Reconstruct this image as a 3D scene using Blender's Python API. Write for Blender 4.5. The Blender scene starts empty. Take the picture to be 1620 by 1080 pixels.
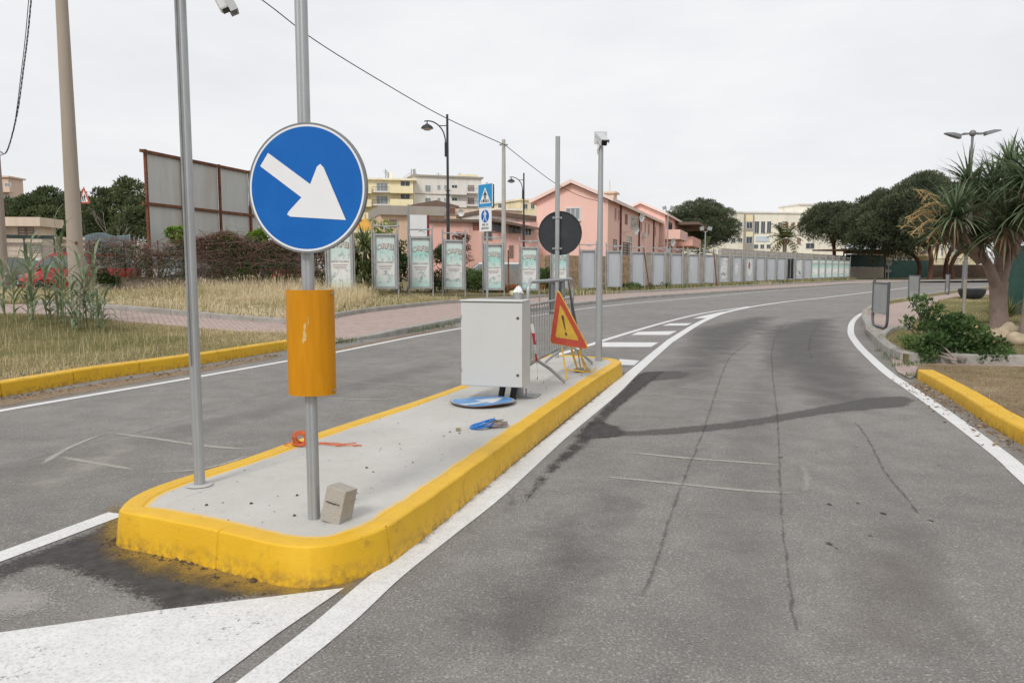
import bpy, bmesh, math, random
import numpy as np
from mathutils import Vector, Matrix
random.seed(7); RNG = np.random.default_rng(7)
SC = bpy.context.scene
COL = SC.collection
R = math.radians
# ------------------------------------------------------------------ camera model
F = 1200.0; PITCH = R(5.5); CH = 1.42
CP, SP = math.cos(PITCH), math.sin(PITCH)
def ray(px, py):
    a = (px-810)/F; b = -(py-540)/F
    return Vector((a, CP+b*SP, -SP+b*CP))
def G(px, py, z=0.0):
    d = ray(px, py); t = (z-CH)/d.z
    return Vector((d.x*t, d.y*t, z))
def at(px, py, Y):
    d = ray(px, py); t = Y/d.y
    return Vector((d.x*t, Y, CH+d.z*t))
def sm(a, b, x):
    t = min(1, max(0, (x-a)/(b-a))); return t*t*(3-2*t)
_ry = [(-60,-31),(-10,-11.5),(7.5,-5),(16.9,-1.2),(25,2.1),(36,8.8),(54,22),(72,38),(100,66),(200,160)]
def roadx(y):
    for (a,b),(c,d) in zip(_ry,_ry[1:]):
        if y<=c: return b+(d-b)*(y-a)/(c-a)
    return _ry[-1][1]
def hl(x, y):                       # land height left of / beyond the road
    d = (roadx(y)-x)*.85
    return .12+.33*sm(2.2,8,d)*sm(2,-5,x)
def GT(px, py, dz=0.0):
    z = .14
    for _ in range(25):
        p = G(px, py, z+dz); z = .6*z+.4*hl(p.x, p.y)
    return G(px, py, z+dz)
def cr(pts, n=8, closed=False):     # Catmull-Rom
    P = [Vector(p) for p in pts]; out = []
    N = len(P); rng = range(N if closed else N-1)
    for i in rng:
        if closed: p0,p1,p2,p3 = P[i-1],P[i],P[(i+1)%N],P[(i+2)%N]
        else: p0,p1,p2,p3 = P[max(i-1,0)],P[i],P[i+1],P[min(i+2,N-1)]
        for k in range(n):
            t = k/n
            out.append(.5*((2*p1)+(p2-p0)*t+(2*p0-5*p1+4*p2-p3)*t*t+(3*p1-p0-3*p2+p3)*t**3))
    if not closed: out.append(P[-1])
    return out
# ------------------------------------------------------------------ materials
MATS = {}
def nodes(name):
    m = bpy.data.materials.new(name); m.use_nodes = True
    nt = m.node_tree; nt.nodes.clear()
    return m, nt, nt.nodes, nt.links
def N(nt, t, **kw):
    n = nt.nodes.new(t)
    for k, v in kw.items():
        if k in n.inputs: n.inputs[k].default_value = v
        else: setattr(n, k, v)
    return n
def ramp(nt, src, stops):
    r = nt.nodes.new('ShaderNodeValToRGB'); e = r.color_ramp.elements
    while len(e) < len(stops): e.new(.5)
    for el, (p, c) in zip(e, stops):
        el.position = p; el.color = (c[0],c[1],c[2],1) if not isinstance(c,(int,float)) else (c,c,c,1)
    nt.links.new(src, r.inputs[0]); return r
def mixc(nt, fac, a, b, mode='MIX'):
    m = nt.nodes.new('ShaderNodeMix'); m.data_type = 'RGBA'; m.blend_type = mode
    for s, v in ((m.inputs[0],fac),(m.inputs[6],a),(m.inputs[7],b)):
        if isinstance(v, bpy.types.NodeSocket): nt.links.new(v, s)
        elif isinstance(v,(int,float)) : s.default_value = v
        else: s.default_value = (v[0],v[1],v[2],1)
    return m.outputs[2]
def mathn(nt, op, a, b=None, clamp=False):
    m = nt.nodes.new('ShaderNodeMath'); m.operation = op; m.use_clamp = clamp
    for s, v in ((m.inputs[0],a),(m.inputs[1],b)):
        if v is None: continue
        if isinstance(v, bpy.types.NodeSocket): nt.links.new(v, s)
        else: s.default_value = v
    return m.outputs[0]
def noise(nt, vec, scale, detail=4, rough=.6):
    n = N(nt,'ShaderNodeTexNoise', Scale=scale, Detail=detail, Roughness=rough)
    nt.links.new(vec, n.inputs['Vector']); return n.outputs[0]
def coords(nt, world=False):
    if world: return N(nt,'ShaderNodeNewGeometry').outputs['Position']
    return N(nt,'ShaderNodeTexCoord').outputs['Object']
def out(nt, sh):
    o = nt.nodes.new('ShaderNodeOutputMaterial'); nt.links.new(sh, o.inputs[0])
def pbsdf(nt, col, rough=.7, metal=0, spec=.4):
    b = nt.nodes.new('ShaderNodeBsdfPrincipled')
    if isinstance(col, bpy.types.NodeSocket): nt.links.new(col, b.inputs['Base Color'])
    else: b.inputs['Base Color'].default_value = (*col,1)
    if isinstance(rough, bpy.types.NodeSocket): nt.links.new(rough, b.inputs['Roughness'])
    else: b.inputs['Roughness'].default_value = rough
    b.inputs['Metallic'].default_value = metal
    b.inputs['Specular IOR Level'].default_value = spec
    return b
def bumpn(nt, b, h, strength=.3, dist=.01):
    n = N(nt,'ShaderNodeBump', Strength=strength, Distance=dist)
    nt.links.new(h, n.inputs['Height']); nt.links.new(n.outputs[0], b.inputs['Normal'])
def M(name, col, rough=.7, metal=0, var=.12, scale=6, bump=.0, bscale=60, dirt=None, dirtamt=.5, dscale=2.5, spec=.4, world=False, streak=False):
    """general weathered surface: fine and coarse tone variation, optional dirt blotches, bump"""
    if name in MATS: return MATS[name]
    m, nt, ns, L = nodes(name)
    v = coords(nt, world)
    if streak:
        mp = N(nt,'ShaderNodeMapping'); mp.inputs['Scale'].default_value = (1,1,.12); L.new(v, mp.inputs[0]); v2 = mp.outputs[0]
    else: v2 = v
    c0 = tuple(max(0,x*(1-var)) for x in col); c1 = tuple(min(1,x*(1+var)) for x in col)
    c = ramp(nt, noise(nt, v2, scale, 6, .65), [(.3,c0),(.7,c1)]).outputs[0]
    if dirt:
        d = ramp(nt, noise(nt, v2, dscale, 7, .7), [(.48,0.0),(.72,dirtamt)]).outputs[0]
        c = mixc(nt, d, c, dirt)
    rr = ramp(nt, noise(nt, v, scale*1.7, 3), [(.3,max(.02,rough-.1)),(.7,min(1,rough+.1))]).outputs[0]
    b = pbsdf(nt, c, rr, metal, spec)
    if bump: bumpn(nt, b, noise(nt, v, bscale, 5), bump, .01)
    out(nt, b.outputs[0]); MATS[name] = m; return m
def attr(nt, name, fac=True):
    a = N(nt,'ShaderNodeAttribute'); a.attribute_name = name
    return a.outputs['Fac' if fac else 'Color']
def M_leaf(name, c0, c1, c2, rough=.6, trans=.25):
    """foliage, tone varies leaf by leaf (attribute 'tone')"""
    if name in MATS: return MATS[name]
    m, nt, ns, L = nodes(name)
    c = ramp(nt, attr(nt,'tone'), [(.1,c0),(.55,c1),(.95,c2)]).outputs[0]
    b = pbsdf(nt, c, rough, 0, .3)
    t = N(nt,'ShaderNodeBsdfTranslucent'); L.new(c, t.inputs[0])
    mx = N(nt,'ShaderNodeMixShader'); mx.inputs[0].default_value = trans
    L.new(b.outputs[0], mx.inputs[1]); L.new(t.outputs[0], mx.inputs[2])
    out(nt, mx.outputs[0]); MATS[name] = m; return m
def M_decal(name, col, amp=1.0, nscale=6, maxa=1.0, rough=.85, thr=(.35,.65), col2=None, cscale=30, grain=0, gscale=90):
    """a worn coat on a surface: coverage from attribute 'edge' broken up by noise"""
    if name in MATS: return MATS[name]
    m, nt, ns, L = nodes(name); v = coords(nt, True)
    e = attr(nt,'edge')
    n = noise(nt, v, nscale, 8, .68)
    s = mathn(nt,'ADD', e, mathn(nt,'MULTIPLY', mathn(nt,'SUBTRACT', n, .5), amp*2))
    if grain:
        s = mathn(nt,'ADD', s, mathn(nt,'MULTIPLY', mathn(nt,'SUBTRACT', noise(nt, v, gscale, 3,.6), .5), grain*2))
    a = ramp(nt, s, [(thr[0],0.0),(thr[1],maxa)]).outputs[0]
    c = ramp(nt, noise(nt, v, cscale, 5), [(.3,tuple(x*.85 for x in col)),(.7,col2 or tuple(min(1,x*1.12) for x in col))]).outputs[0]
    b = pbsdf(nt, c, rough, 0, .25)
    bumpn(nt, b, noise(nt, v, 150, 3), .25, .004)
    t = N(nt,'ShaderNodeBsdfTransparent')
    mx = N(nt,'ShaderNodeMixShader'); L.new(a, mx.inputs[0]); L.new(t.outputs[0], mx.inputs[1]); L.new(b.outputs[0], mx.inputs[2])
    out(nt, mx.outputs[0]); MATS[name] = m; return m
# ------------------------------------------------------------------ mesh builder
class MB:
    def __init__(s): s.v=[]; s.f=[]; s.m=[]; s.mi=0; s.at={}
    def add(s, vs, fs):
        o=len(s.v); s.v+= [tuple(p) for p in vs]; s.f+=[tuple(i+o for i in f) for f in fs]; s.m+=[s.mi]*len(fs); return s
    def box(s, c, d, rot=None, taper=1.0):
        x,y,z=[q/2 for q in d]; vs=[]
        for k in (-1,1):
            t = taper if k>0 else 1
            for a,b in ((-1,-1),(1,-1),(1,1),(-1,1)): vs.append(Vector((a*x*t,b*y*t,k*z)))
        if rot is not None: vs=[rot@p for p in vs]
        c=Vector(c); vs=[p+c for p in vs]
        return s.add(vs,[(3,2,1,0),(4,5,6,7),(0,1,5,4),(1,2,6,5),(2,3,7,6),(3,0,4,7)])
    def bar(s, p0, p1, w, h, up=(0,0,1)):
        p0=Vector(p0);p1=Vector(p1);d=(p1-p0);l=d.length
        if l<1e-6: return s
        y=d.normalized(); u=Vector(up)
        if abs(y.dot(u))>.98: u=Vector((1,0,0))
        x=y.cross(u).normalized(); z=x.cross(y)
        return s.box((p0+p1)/2,(w,l,h),Matrix((x,y,z)).transposed())
    def cyl(s, p0, p1, r0, r1=None, n=12, caps=True):
        r1=r0 if r1 is None else r1
        return s.tube([p0,p1],[r0,r1],n,caps)
    def tube(s, path, r, n=8, caps=True):
        P=[Vector(p) for p in path]; k=len(P)
        rs=r if isinstance(r,(list,tuple)) else [r]*k
        rings=[]; px=None
        for i in range(k):
            t=(P[min(i+1,k-1)]-P[max(i-1,0)])
            t = t.normalized() if t.length>1e-9 else Vector((0,0,1))
            if px is None:
                a=Vector((1,0,0)) if abs(t.x)<.8 else Vector((0,1,0))
                px=(a-t*a.dot(t)).normalized()
            else:
                px=px-t*px.dot(t)
                px = px.normalized() if px.length>1e-6 else t.orthogonal().normalized()
            py=t.cross(px)
            rings.append([P[i]+(px*math.cos(2*math.pi*j/n)+py*math.sin(2*math.pi*j/n))*rs[i] for j in range(n)])
        vs=[p for rg in rings for p in rg]; fs=[]
        for i in range(k-1):
            for j in range(n):
                a=i*n+j; b=i*n+(j+1)%n; fs.append((a,b,b+n,a+n))
        if caps: fs.append(tuple(reversed(range(n)))); fs.append(tuple((k-1)*n+j for j in range(n)))
        return s.add(vs,fs)
    def lathe(s, prof, n=20, c=(0,0,0), rot=None, cap=True):
        vs=[];fs=[];k=len(prof);c=Vector(c)
        for r,z in prof:
            for j in range(n):
                p=Vector((r*math.cos(2*math.pi*j/n), r*math.sin(2*math.pi*j/n), z))
                if rot is not None: p=rot@p
                vs.append(p+c)
        for i in range(k-1):
            for j in range(n):
                a=i*n+j;b=i*n+(j+1)%n; fs.append((a,b,b+n,a+n))
        if cap: fs.append(tuple(reversed(range(n)))); fs.append(tuple((k-1)*n+j for j in range(n)))
        return s.add(vs,fs)
    def prism(s, pts, thick, org=(0,0,0), ux=(1,0,0), uz=(0,0,1)):
        """flat shape given in (x,z), front at org, thickness away from the viewer side (ux x uz reversed)"""
        ux=Vector(ux).normalized();uz=Vector(uz).normalized(); n=ux.cross(uz); o=Vector(org)  # n points -Y for x,z -> front is +n... 
        k=len(pts)
        fr=[o+ux*a+uz*b for a,b in pts]; bk=[p-n*thick for p in fr]
        area=sum(pts[i][0]*pts[(i+1)%k][1]-pts[(i+1)%k][0]*pts[i][1] for i in range(k))
        idx=list(range(k)) if area>0 else list(reversed(range(k)))
        fs=[tuple(idx), tuple(k+i for i in reversed(idx))]
        for q in range(k):
            a,b=idx[q],idx[(q+1)%k]; fs.append((a,a+k,b+k,b))
        return s.add(fr+bk,fs)
    def disc(s, R_, thick, org=(0,0,0), ux=(1,0,0), uz=(0,0,1), n=48, sx=1):
        return s.prism([(R_*sx*math.cos(2*math.pi*i/n),R_*math.sin(2*math.pi*i/n)) for i in range(n)],thick,org,ux,uz)
    def ring(s, R0, R1, thick, org=(0,0,0), ux=(1,0,0), uz=(0,0,1), n=48, sx=1):
        ux=Vector(ux);uz=Vector(uz);nn=ux.cross(uz);o=Vector(org);vs=[];fs=[]
        for i in range(n):
            c_,s_=math.cos(2*math.pi*i/n),math.sin(2*math.pi*i/n)
            for rr,t in ((R0,0),(R1,0),(R1,thick),(R0,thick)):
                vs.append(o+ux*rr*sx*c_+uz*rr*s_-nn*t)
        for i in range(n):
            a=i*4;b=((i+1)%n)*4
            for q in range(4): fs.append((a+q,a+(q+1)%4,b+(q+1)%4,b+q))
        return s.add(vs,fs)
    def sphere(s, c, r, n=12, m=8, sc=(1,1,1)):
        pr=[]
        vs=[];fs=[];c=Vector(c)
        for i in range(m+1):
            th=math.pi*i/m
            for j in range(n):
                ph=2*math.pi*j/n
                vs.append(c+Vector((r*sc[0]*math.sin(th)*math.cos(ph),r*sc[1]*math.sin(th)*math.sin(ph),r*sc[2]*math.cos(th))))
        for i in range(m):
            for j in range(n):
                a=i*n+j;b=i*n+(j+1)%n; fs.append((a,a+n,b+n,b))
        return s.add(vs,fs)
    def build(s, name, mat, parent=None, smooth=False, bevel=0, sharp=40, loc=None, kind=None, fix=True):
        me=bpy.data.meshes.new(name); me.from_pydata([tuple(p) for p in s.v],[],s.f)
        ml=mat if isinstance(mat,(list,tuple)) else [mat]
        for q in ml: me.materials.append(q)
        if len(ml)>1: me.polygons.foreach_set('material_index', s.m)
        bm=bmesh.new(); bm.from_mesh(me)
        if fix:
            bmesh.ops.remove_doubles(bm, verts=bm.verts, dist=1e-5) if bevel else None
            bmesh.ops.recalc_face_normals(bm, faces=bm.faces)
        if bevel:
            es=[e for e in bm.edges if len(e.link_faces)==2 and e.calc_face_angle(0)>R(35)]
            bmesh.ops.bevel(bm, geom=es, offset=bevel, segments=2, affect='EDGES', profile=.6, clamp_overlap=True)
        if smooth:
            for f in bm.faces: f.smooth=True
            for e in bm.edges:
                if len(e.link_faces)==2 and e.calc_face_angle(0)>R(sharp): e.smooth=False
        bm.to_mesh(me); bm.free()
        o=bpy.data.objects.new(name,me); COL.objects.link(o)
        if parent: o.parent=parent
        if loc is not None: o.location=loc
        if kind: o['kind']=kind
        return o
def npmesh(name, V, faces_n, mat, parent=None, tone=None, smooth=False):
    """fast mesh: V (n,k,3) = n separate faces of k corners each"""
    n,k=V.shape[0],V.shape[1]
    me=bpy.data.meshes.new(name)
    me.vertices.add(n*k); me.vertices.foreach_set('co', V.reshape(-1).astype(np.float32))
    me.loops.add(n*k); me.loops.foreach_set('vertex_index', np.arange(n*k,dtype=np.int32))
    me.polygons.add(n); me.polygons.foreach_set('loop_start', (np.arange(n)*k).astype(np.int32))
    me.update(calc_edges=True)
    if tone is not None:
        a=me.attributes.new('tone','FLOAT','FACE'); a.data.foreach_set('value', tone.astype(np.float32))
    me.materials.append(mat); me.validate()
    o=bpy.data.objects.new(name,me); COL.objects.link(o)
    if parent: o.parent=parent
    return o
def tag(o, label, cat, group=None):
    o['label']=label; o['category']=cat
    if group: o['group']=group
    return o
def thing(name, label, cat, loc=(0,0,0), rz=0, group=None):
    o=bpy.data.objects.new(name,None); COL.objects.link(o); o.empty_display_size=.2
    o.location=loc; o.rotation_euler=(0,0,rz); return tag(o,label,cat,group)
def copy_tree(o, parent=None):
    c=o.copy(); COL.objects.link(c)
    if parent: c.parent=parent
    for ch in list(o.children): copy_tree(ch,c)
    return c
def text_mesh(body, size, depth=.001, bold=.0):
    cu=bpy.data.curves.new('lettering','FONT'); cu.body=body; cu.size=size; cu.align_x='CENTER'; cu.align_y='CENTER'
    cu.extrude=depth; cu.offset=bold; cu.resolution_u=3
    o=bpy.data.objects.new('lettering',cu); COL.objects.link(o)
    bpy.context.view_layer.update()
    me=bpy.data.meshes.new_from_object(o.evaluated_get(bpy.context.evaluated_depsgraph_get()))
    bpy.data.objects.remove(o); return me
def text_part(name, body, size, mat, parent, org, sx=1, arch=0, bold=0.0):
    """flat lettering standing upright in the parent's x/z plane, facing -y"""
    me=text_mesh(body,size,.0015,bold)
    for v in me.vertices:
        x,y,z=v.co; x*=sx; v.co=(org[0]+x, org[1]-z, org[2]+y-arch*x*x)
    me.materials.clear(); me.materials.append(mat)
    o=bpy.data.objects.new(name,me); COL.objects.link(o); o.parent=parent; return o
def struct(o, label=None):
    o['kind']='structure'
    if label: o['label']=label
    return o
# ---- flat sheets
def sheet(name, pts, hf, mat, step=None, skirt=0, edge=None, kind='structure', dz=0.0):
    """polygon in plan, cut into a grid, laid at height hf(x,y)+dz; edge = falloff width for attribute 'edge'"""
    bm=bmesh.new()
    f=bm.faces.new([bm.verts.new((p[0],p[1],0)) for p in pts])
    if f.normal.z<0: f.normal_flip()
    bm.normal_update()
    if f.normal.z<0: bmesh.ops.reverse_faces(bm,faces=[f])
    bmesh.ops.triangulate(bm,faces=bm.faces[:])
    if step:
        xs=[p[0] for p in pts]; ys=[p[1] for p in pts]
        for lo,hi,no in ((min(xs),max(xs),(1,0,0)),(min(ys),max(ys),(0,1,0))):
            q=math.floor(lo/step)*step+step
            while q<hi:
                bmesh.ops.bisect_plane(bm,geom=bm.verts[:]+bm.edges[:]+bm.faces[:],plane_co=(no[0]*q,no[1]*q,0),plane_no=no,dist=1e-5); q+=step
    if edge:
        P=[Vector((p[0],p[1])) for p in pts]; k=len(P)
        ds=[]
        for v in bm.verts:
            q=v.co.xy; best=1e9
            for i in range(k):
                a=P[i];b=P[(i+1)%k];ab=b-a; l2=ab.length_squared
                t=0 if l2<1e-12 else max(0,min(1,(q-a).dot(ab)/l2)); best=min(best,(a+ab*t-q).length)
            ds.append(min(1,best/edge))
    for v in bm.verts: v.co.z=hf(v.co.x,v.co.y)+dz
    bound=[e for e in bm.edges if len(e.link_faces)==1]
    if skirt:
        r=bmesh.ops.extrude_edge_only(bm,edges=bound)
        for v in [g for g in r['geom'] if isinstance(g,bmesh.types.BMVert)]: v.co.z-=skirt
        bmesh.ops.recalc_face_normals(bm,faces=bm.faces)
    me=bpy.data.meshes.new(name); bm.to_mesh(me); bm.free()
    if edge:
        a=me.attributes.new('edge','FLOAT','POINT'); a.data.foreach_set('value',ds)
    me.materials.append(mat)
    o=bpy.data.objects.new(name,me); COL.objects.link(o)
    if kind: o['kind']=kind
    return o
def strip(name, path, width, mat, hf=lambda x,y:0, dz=.004, cols=1, kind='structure', wj=0):
    """ribbon along a path (list of Vector); width number or list; attribute 'edge' = 1 in the middle, 0 at the rims"""
    P=[Vector((p[0],p[1],0)) for p in path]; k=len(P); vs=[];fs=[];ed=[]
    ws=width if isinstance(width,(list,tuple)) else [width]*k
    offs=[-1,-.5,0,.5,1] if cols>1 else [-1,1]
    for i in range(k):
        t=(P[min(i+1,k-1)]-P[max(i-1,0)]).normalized(); n=Vector((-t.y,t.x,0))
        w=ws[i]*(1+wj*random.uniform(-1,1)); endf=1 if cols==1 else min(1,min(i,k-1-i)/2)
        for o_ in offs:
            p=P[i]+n*o_*w/2; vs.append((p.x,p.y,hf(p.x,p.y)+dz)); ed.append((1-abs(o_))*endf if cols>1 else 1.0)
    c=len(offs)
    for i in range(k-1):
        for j in range(c-1): fs.append((i*c+j,(i+1)*c+j,(i+1)*c+j+1,i*c+j+1))
    me=bpy.data.meshes.new(name); me.from_pydata(vs,[],fs)
    bm=bmesh.new();bm.from_mesh(me)
    bmesh.ops.recalc_face_normals(bm,faces=bm.faces)
    if sum(f.normal.z for f in bm.faces)<0: bmesh.ops.reverse_faces(bm,faces=bm.faces)
    bm.to_mesh(me);bm.free()
    a=me.attributes.new('edge','FLOAT','POINT'); a.data.foreach_set('value',ed)
    me.materials.append(mat); o=bpy.data.objects.new(name,me); COL.objects.link(o)
    if kind: o['kind']=kind
    return o
def resample(path, d):
    P=[Vector(p) for p in path]; outp=[P[0]]; acc=0
    for a,b in zip(P,P[1:]):
        l=(b-a).length; pos=d-acc
        while pos<=l and l>0:
            outp.append(a+(b-a)*(pos/l)); pos+=d
        acc=(acc+l)%d if l>0 else acc
    return outp
def kerb(name, path, w, h, mat, hf=lambda x,y:0, L=1.0, side=1, jit=.004, depth=.12, rnd=.02):
    """row of kerb stones along the path (foot of the road face); side=+1: body lies to the left of travel"""
    P=resample(path,L/4); mb=MB()
    prof=[(-.03,-depth),(-.02,h-rnd),(-.02+rnd*.4,h-rnd*.25),(-.02+rnd,h),(w-rnd*.6,h),(w,h-rnd*.6),(w,-depth)]
    i=0
    while i<len(P)-1:
        seg=P[i:i+5]
        if len(seg)<2: break
        dzj=random.uniform(-jit,jit); dn=random.uniform(-jit,jit); vs=[];fs=[];k=len(prof)
        for a,p in enumerate(seg):
            gi=i+a; t=(P[min(gi+1,len(P)-1)]-P[max(gi-1,0)]); t.z=0; t.normalize(); n=Vector((-t.y,t.x,0))*side
            q=p.copy()
            if a==0: q=q+t*.004
            if a==len(seg)-1: q=q-t*.004
            z0=hf(q.x,q.y)
            for o_,z in prof:
                s=q+n*(o_+dn); vs.append((s.x,s.y,z0+z+dzj))
        for a in range(len(seg)-1):
            for b in range(k-1): fs.append((a*k+b,a*k+b+1,(a+1)*k+b+1,(a+1)*k+b))
        fs.append(tuple(range(k))); fs.append(tuple((len(seg)-1)*k+b for b in range(k)))
        mb.add(vs,fs); i+=4
    return mb.build(name,mat,smooth=False)
# ------------------------------------------------------------------ setting materials
def asphalt_mat():
    m, nt, ns, L = nodes('asphalt'); v=coords(nt,True)
    big = ramp(nt, noise(nt,v,.35,5,.6), [(.3,(.175,.164,.152)),(.7,(.234,.221,.207))]).outputs[0]
    mid = ramp(nt, noise(nt,v,2.6,7,.72), [(.32,.80),(.68,1.14)]).outputs[0]
    fine= ramp(nt, noise(nt,v,95,3,.7), [(.30,.50),(.48,.96),(.64,1.30)]).outputs[0]
    agg = N(nt,'ShaderNodeTexVoronoi',Scale=130.0); L.new(v,agg.inputs['Vector'])
    st  = ramp(nt, N2(nt,agg), [(.86,0.0),(1.0,.55)]).outputs[0]
    c=mixc(nt,1.0,big,mid,'MULTIPLY'); c=mixc(nt,1.0,c,fine,'MULTIPLY')
    c=mixc(nt,st,c,(.46,.44,.41))
    # pale dust, worn into the surface in ragged blotches
    du=ramp(nt, noise(nt,v,.9,8,.75), [(.56,0.0),(.74,.34)]).outputs[0]
    c=mixc(nt,du,c,(.31,.295,.275))
    rr=ramp(nt, noise(nt,v,3,4), [(.3,.72),(.7,.9)]).outputs[0]
    b=pbsdf(nt,c,rr,0,.35)
    bumpn(nt,b,noise(nt,v,120,3,.7),.55,.006); out(nt,b.outputs[0]); return m
def N2(nt,vor):
    s=nt.nodes.new('ShaderNodeSeparateColor'); nt.links.new(vor.outputs['Color'],s.inputs[0]); return s.outputs[0]
def paint_mat(name,wear):
    m, nt, ns, L = nodes(name); v=coords(nt,True)
    e=attr(nt,'edge')
    n=noise(nt,v,34,8,.75); n2=noise(nt,v,3.2,4,.6)
    s=mathn(nt,'ADD',mathn(nt,'MULTIPLY',n,.75),mathn(nt,'MULTIPLY',n2,.35))
    a=ramp(nt,s,[(.30+wear*.1,0.0),(.385+wear*.1,1.0)]).outputs[0]
    c=ramp(nt,noise(nt,v,7,7,.7),[(.3,(.64,.64,.635)),(.65,(.73,.73,.725))]).outputs[0]
    c=mixc(nt,ramp(nt,noise(nt,v,70,4,.7),[(.46,0.0),(.70,.55)]).outputs[0],c,(.36,.35,.33))
    b=pbsdf(nt,c,.75,0,.3); bumpn(nt,b,noise(nt,v,120,3,.7),.4,.005)
    t=N(nt,'ShaderNodeBsdfTransparent'); mx=N(nt,'ShaderNodeMixShader')
    L.new(a,mx.inputs[0]);L.new(t.outputs[0],mx.inputs[1]);L.new(b.outputs[0],mx.inputs[2]); out(nt,mx.outputs[0]); return m
def yellow_mat(name,wear):
    m, nt, ns, L = nodes(name); v=coords(nt,True)
    c=ramp(nt,noise(nt,v,5,6,.6),[(.3,(.66,.375,.010)),(.7,(.74,.445,.018))]).outputs[0]
    d=ramp(nt,noise(nt,v,11,8,.75),[(.60-wear*.06,0.0),(.72-wear*.04,.85)]).outputs[0]
    g=N(nt,'ShaderNodeSeparateXYZ'); L.new(v,g.inputs[0])
    low=ramp(nt,g.outputs[2],[(.0,1.0),(.10,.0)]).outputs[0]            # splashed dirt along the foot
    low=mathn(nt,'MULTIPLY',low,ramp(nt,noise(nt,v,22,6,.7),[(.42,0.0),(.62,.8)]).outputs[0])
    dd=mathn(nt,'MAXIMUM',mathn(nt,'MULTIPLY',d,.55),low)
    c=mixc(nt,dd,c,(.16,.10,.045))
    b=pbsdf(nt,c,.5,0,.4)
    h=mathn(nt,'ADD',noise(nt,v,18,6,.7),mathn(nt,'MULTIPLY',noise(nt,v,90,3),.5))
    bumpn(nt,b,h,.35,.008); out(nt,b.outputs[0]); return m
def slab_mat():
    m, nt, ns, L = nodes('island_concrete'); v=coords(nt,True); e=attr(nt,'edge')
    c=ramp(nt,noise(nt,v,1.6,7,.65),[(.3,(.45,.435,.405)),(.7,(.54,.525,.495))]).outputs[0]
    c=mixc(nt,ramp(nt,noise(nt,v,60,4,.7),[(.5,0.0),(.72,.35)]).outputs[0],c,(.36,.35,.33))
    c=mixc(nt,ramp(nt,noise(nt,v,9,8,.8),[(.54,0.0),(.74,.55)]).outputs[0],c,(.40,.36,.29))
    s=mathn(nt,'ADD',e,mathn(nt,'MULTIPLY',mathn(nt,'SUBTRACT',noise(nt,v,7,6,.7),.5),.55))
    y=ramp(nt,s,[(.02,.95),(.34,.0)]).outputs[0]
    c=mixc(nt,y,c,(.76,.46,.04))
    b=pbsdf(nt,c,.85,0,.25); bumpn(nt,b,noise(nt,v,70,5,.7),.3,.006); out(nt,b.outputs[0]); return m
def brick_mat(name,rot,sc=1.0):
    m, nt, ns, L = nodes(name); v=coords(nt,True)
    mp=N(nt,'ShaderNodeMapping'); mp.inputs['Rotation'].default_value=(0,0,rot); L.new(v,mp.inputs[0])
    br=N(nt,'ShaderNodeTexBrick',Scale=1.0); L.new(mp.outputs[0],br.inputs['Vector'])
    br.inputs['Brick Width'].default_value=.22*sc; br.inputs['Row Height'].default_value=.115*sc; br.inputs['Mortar Size'].default_value=.008*sc
    br.inputs['Color1'].default_value=(.46,.345,.31,1); br.inputs['Color2'].default_value=(.38,.285,.26,1); br.inputs['Mortar'].default_value=(.17,.14,.125,1)
    br.inputs['Mortar Smooth'].default_value=.3
    c=mixc(nt,ramp(nt,noise(nt,v,1.3,6,.7),[(.35,0.0),(.7,.55)]).outputs[0],br.outputs[0],(.40,.34,.30))
    c=mixc(nt,ramp(nt,noise(nt,v,30,4,.7),[(.55,0.0),(.75,.4)]).outputs[0],c,(.28,.24,.21))
    b=pbsdf(nt,c,.88,0,.2); bumpn(nt,b,br.outputs['Fac'],-.4,.006); out(nt,b.outputs[0]); return m
def earth_mat(name,a,b_,c_,s=1.0):
    m, nt, ns, L = nodes(name); v=coords(nt,True)
    c=ramp(nt,noise(nt,v,1.1*s,8,.7),[(.28,a),(.5,b_),(.72,c_)]).outputs[0]
    c=mixc(nt,1.0,c,ramp(nt,noise(nt,v,40,4,.7),[(.3,.6),(.7,1.3)]).outputs[0],'MULTIPLY')
    b=pbsdf(nt,c,.95,0,.1); bumpn(nt,b,noise(nt,v,25,6,.7),.6,.03); out(nt,b.outputs[0]); return m
ASPH=asphalt_mat(); PAINT=paint_mat('road_paint_fresh',.0); PAINTW=paint_mat('road_paint_worn',.75)
YEL=yellow_mat('yellow_kerb_paint',.45); YELW=yellow_mat('yellow_kerb_paint_worn',1.0)
SLAB=slab_mat(); BRICK=brick_mat('brick_paving',R(62)); BRICK2=brick_mat('brick_paving_right',R(20))
EARTH=earth_mat('dry_earth',(.16,.12,.075),(.23,.175,.105),(.30,.24,.15))
VERGE=earth_mat('verge_soil',(.12,.115,.05),(.20,.165,.085),(.28,.22,.125),1.6)
KERBC=M('kerb_concrete',(.34,.325,.30),.9,var=.15,scale=5,bump=.4,bscale=50,dirt=(.16,.14,.11),dirtamt=.6,dscale=3,world=True)
# ------------------------------------------------------------------ ground and road
flat=lambda z: (lambda x,y: z)
struct(sheet('ground',[(-400,-60),(400,-60),(400,500),(-400,500)],flat(-.16),EARTH))
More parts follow.
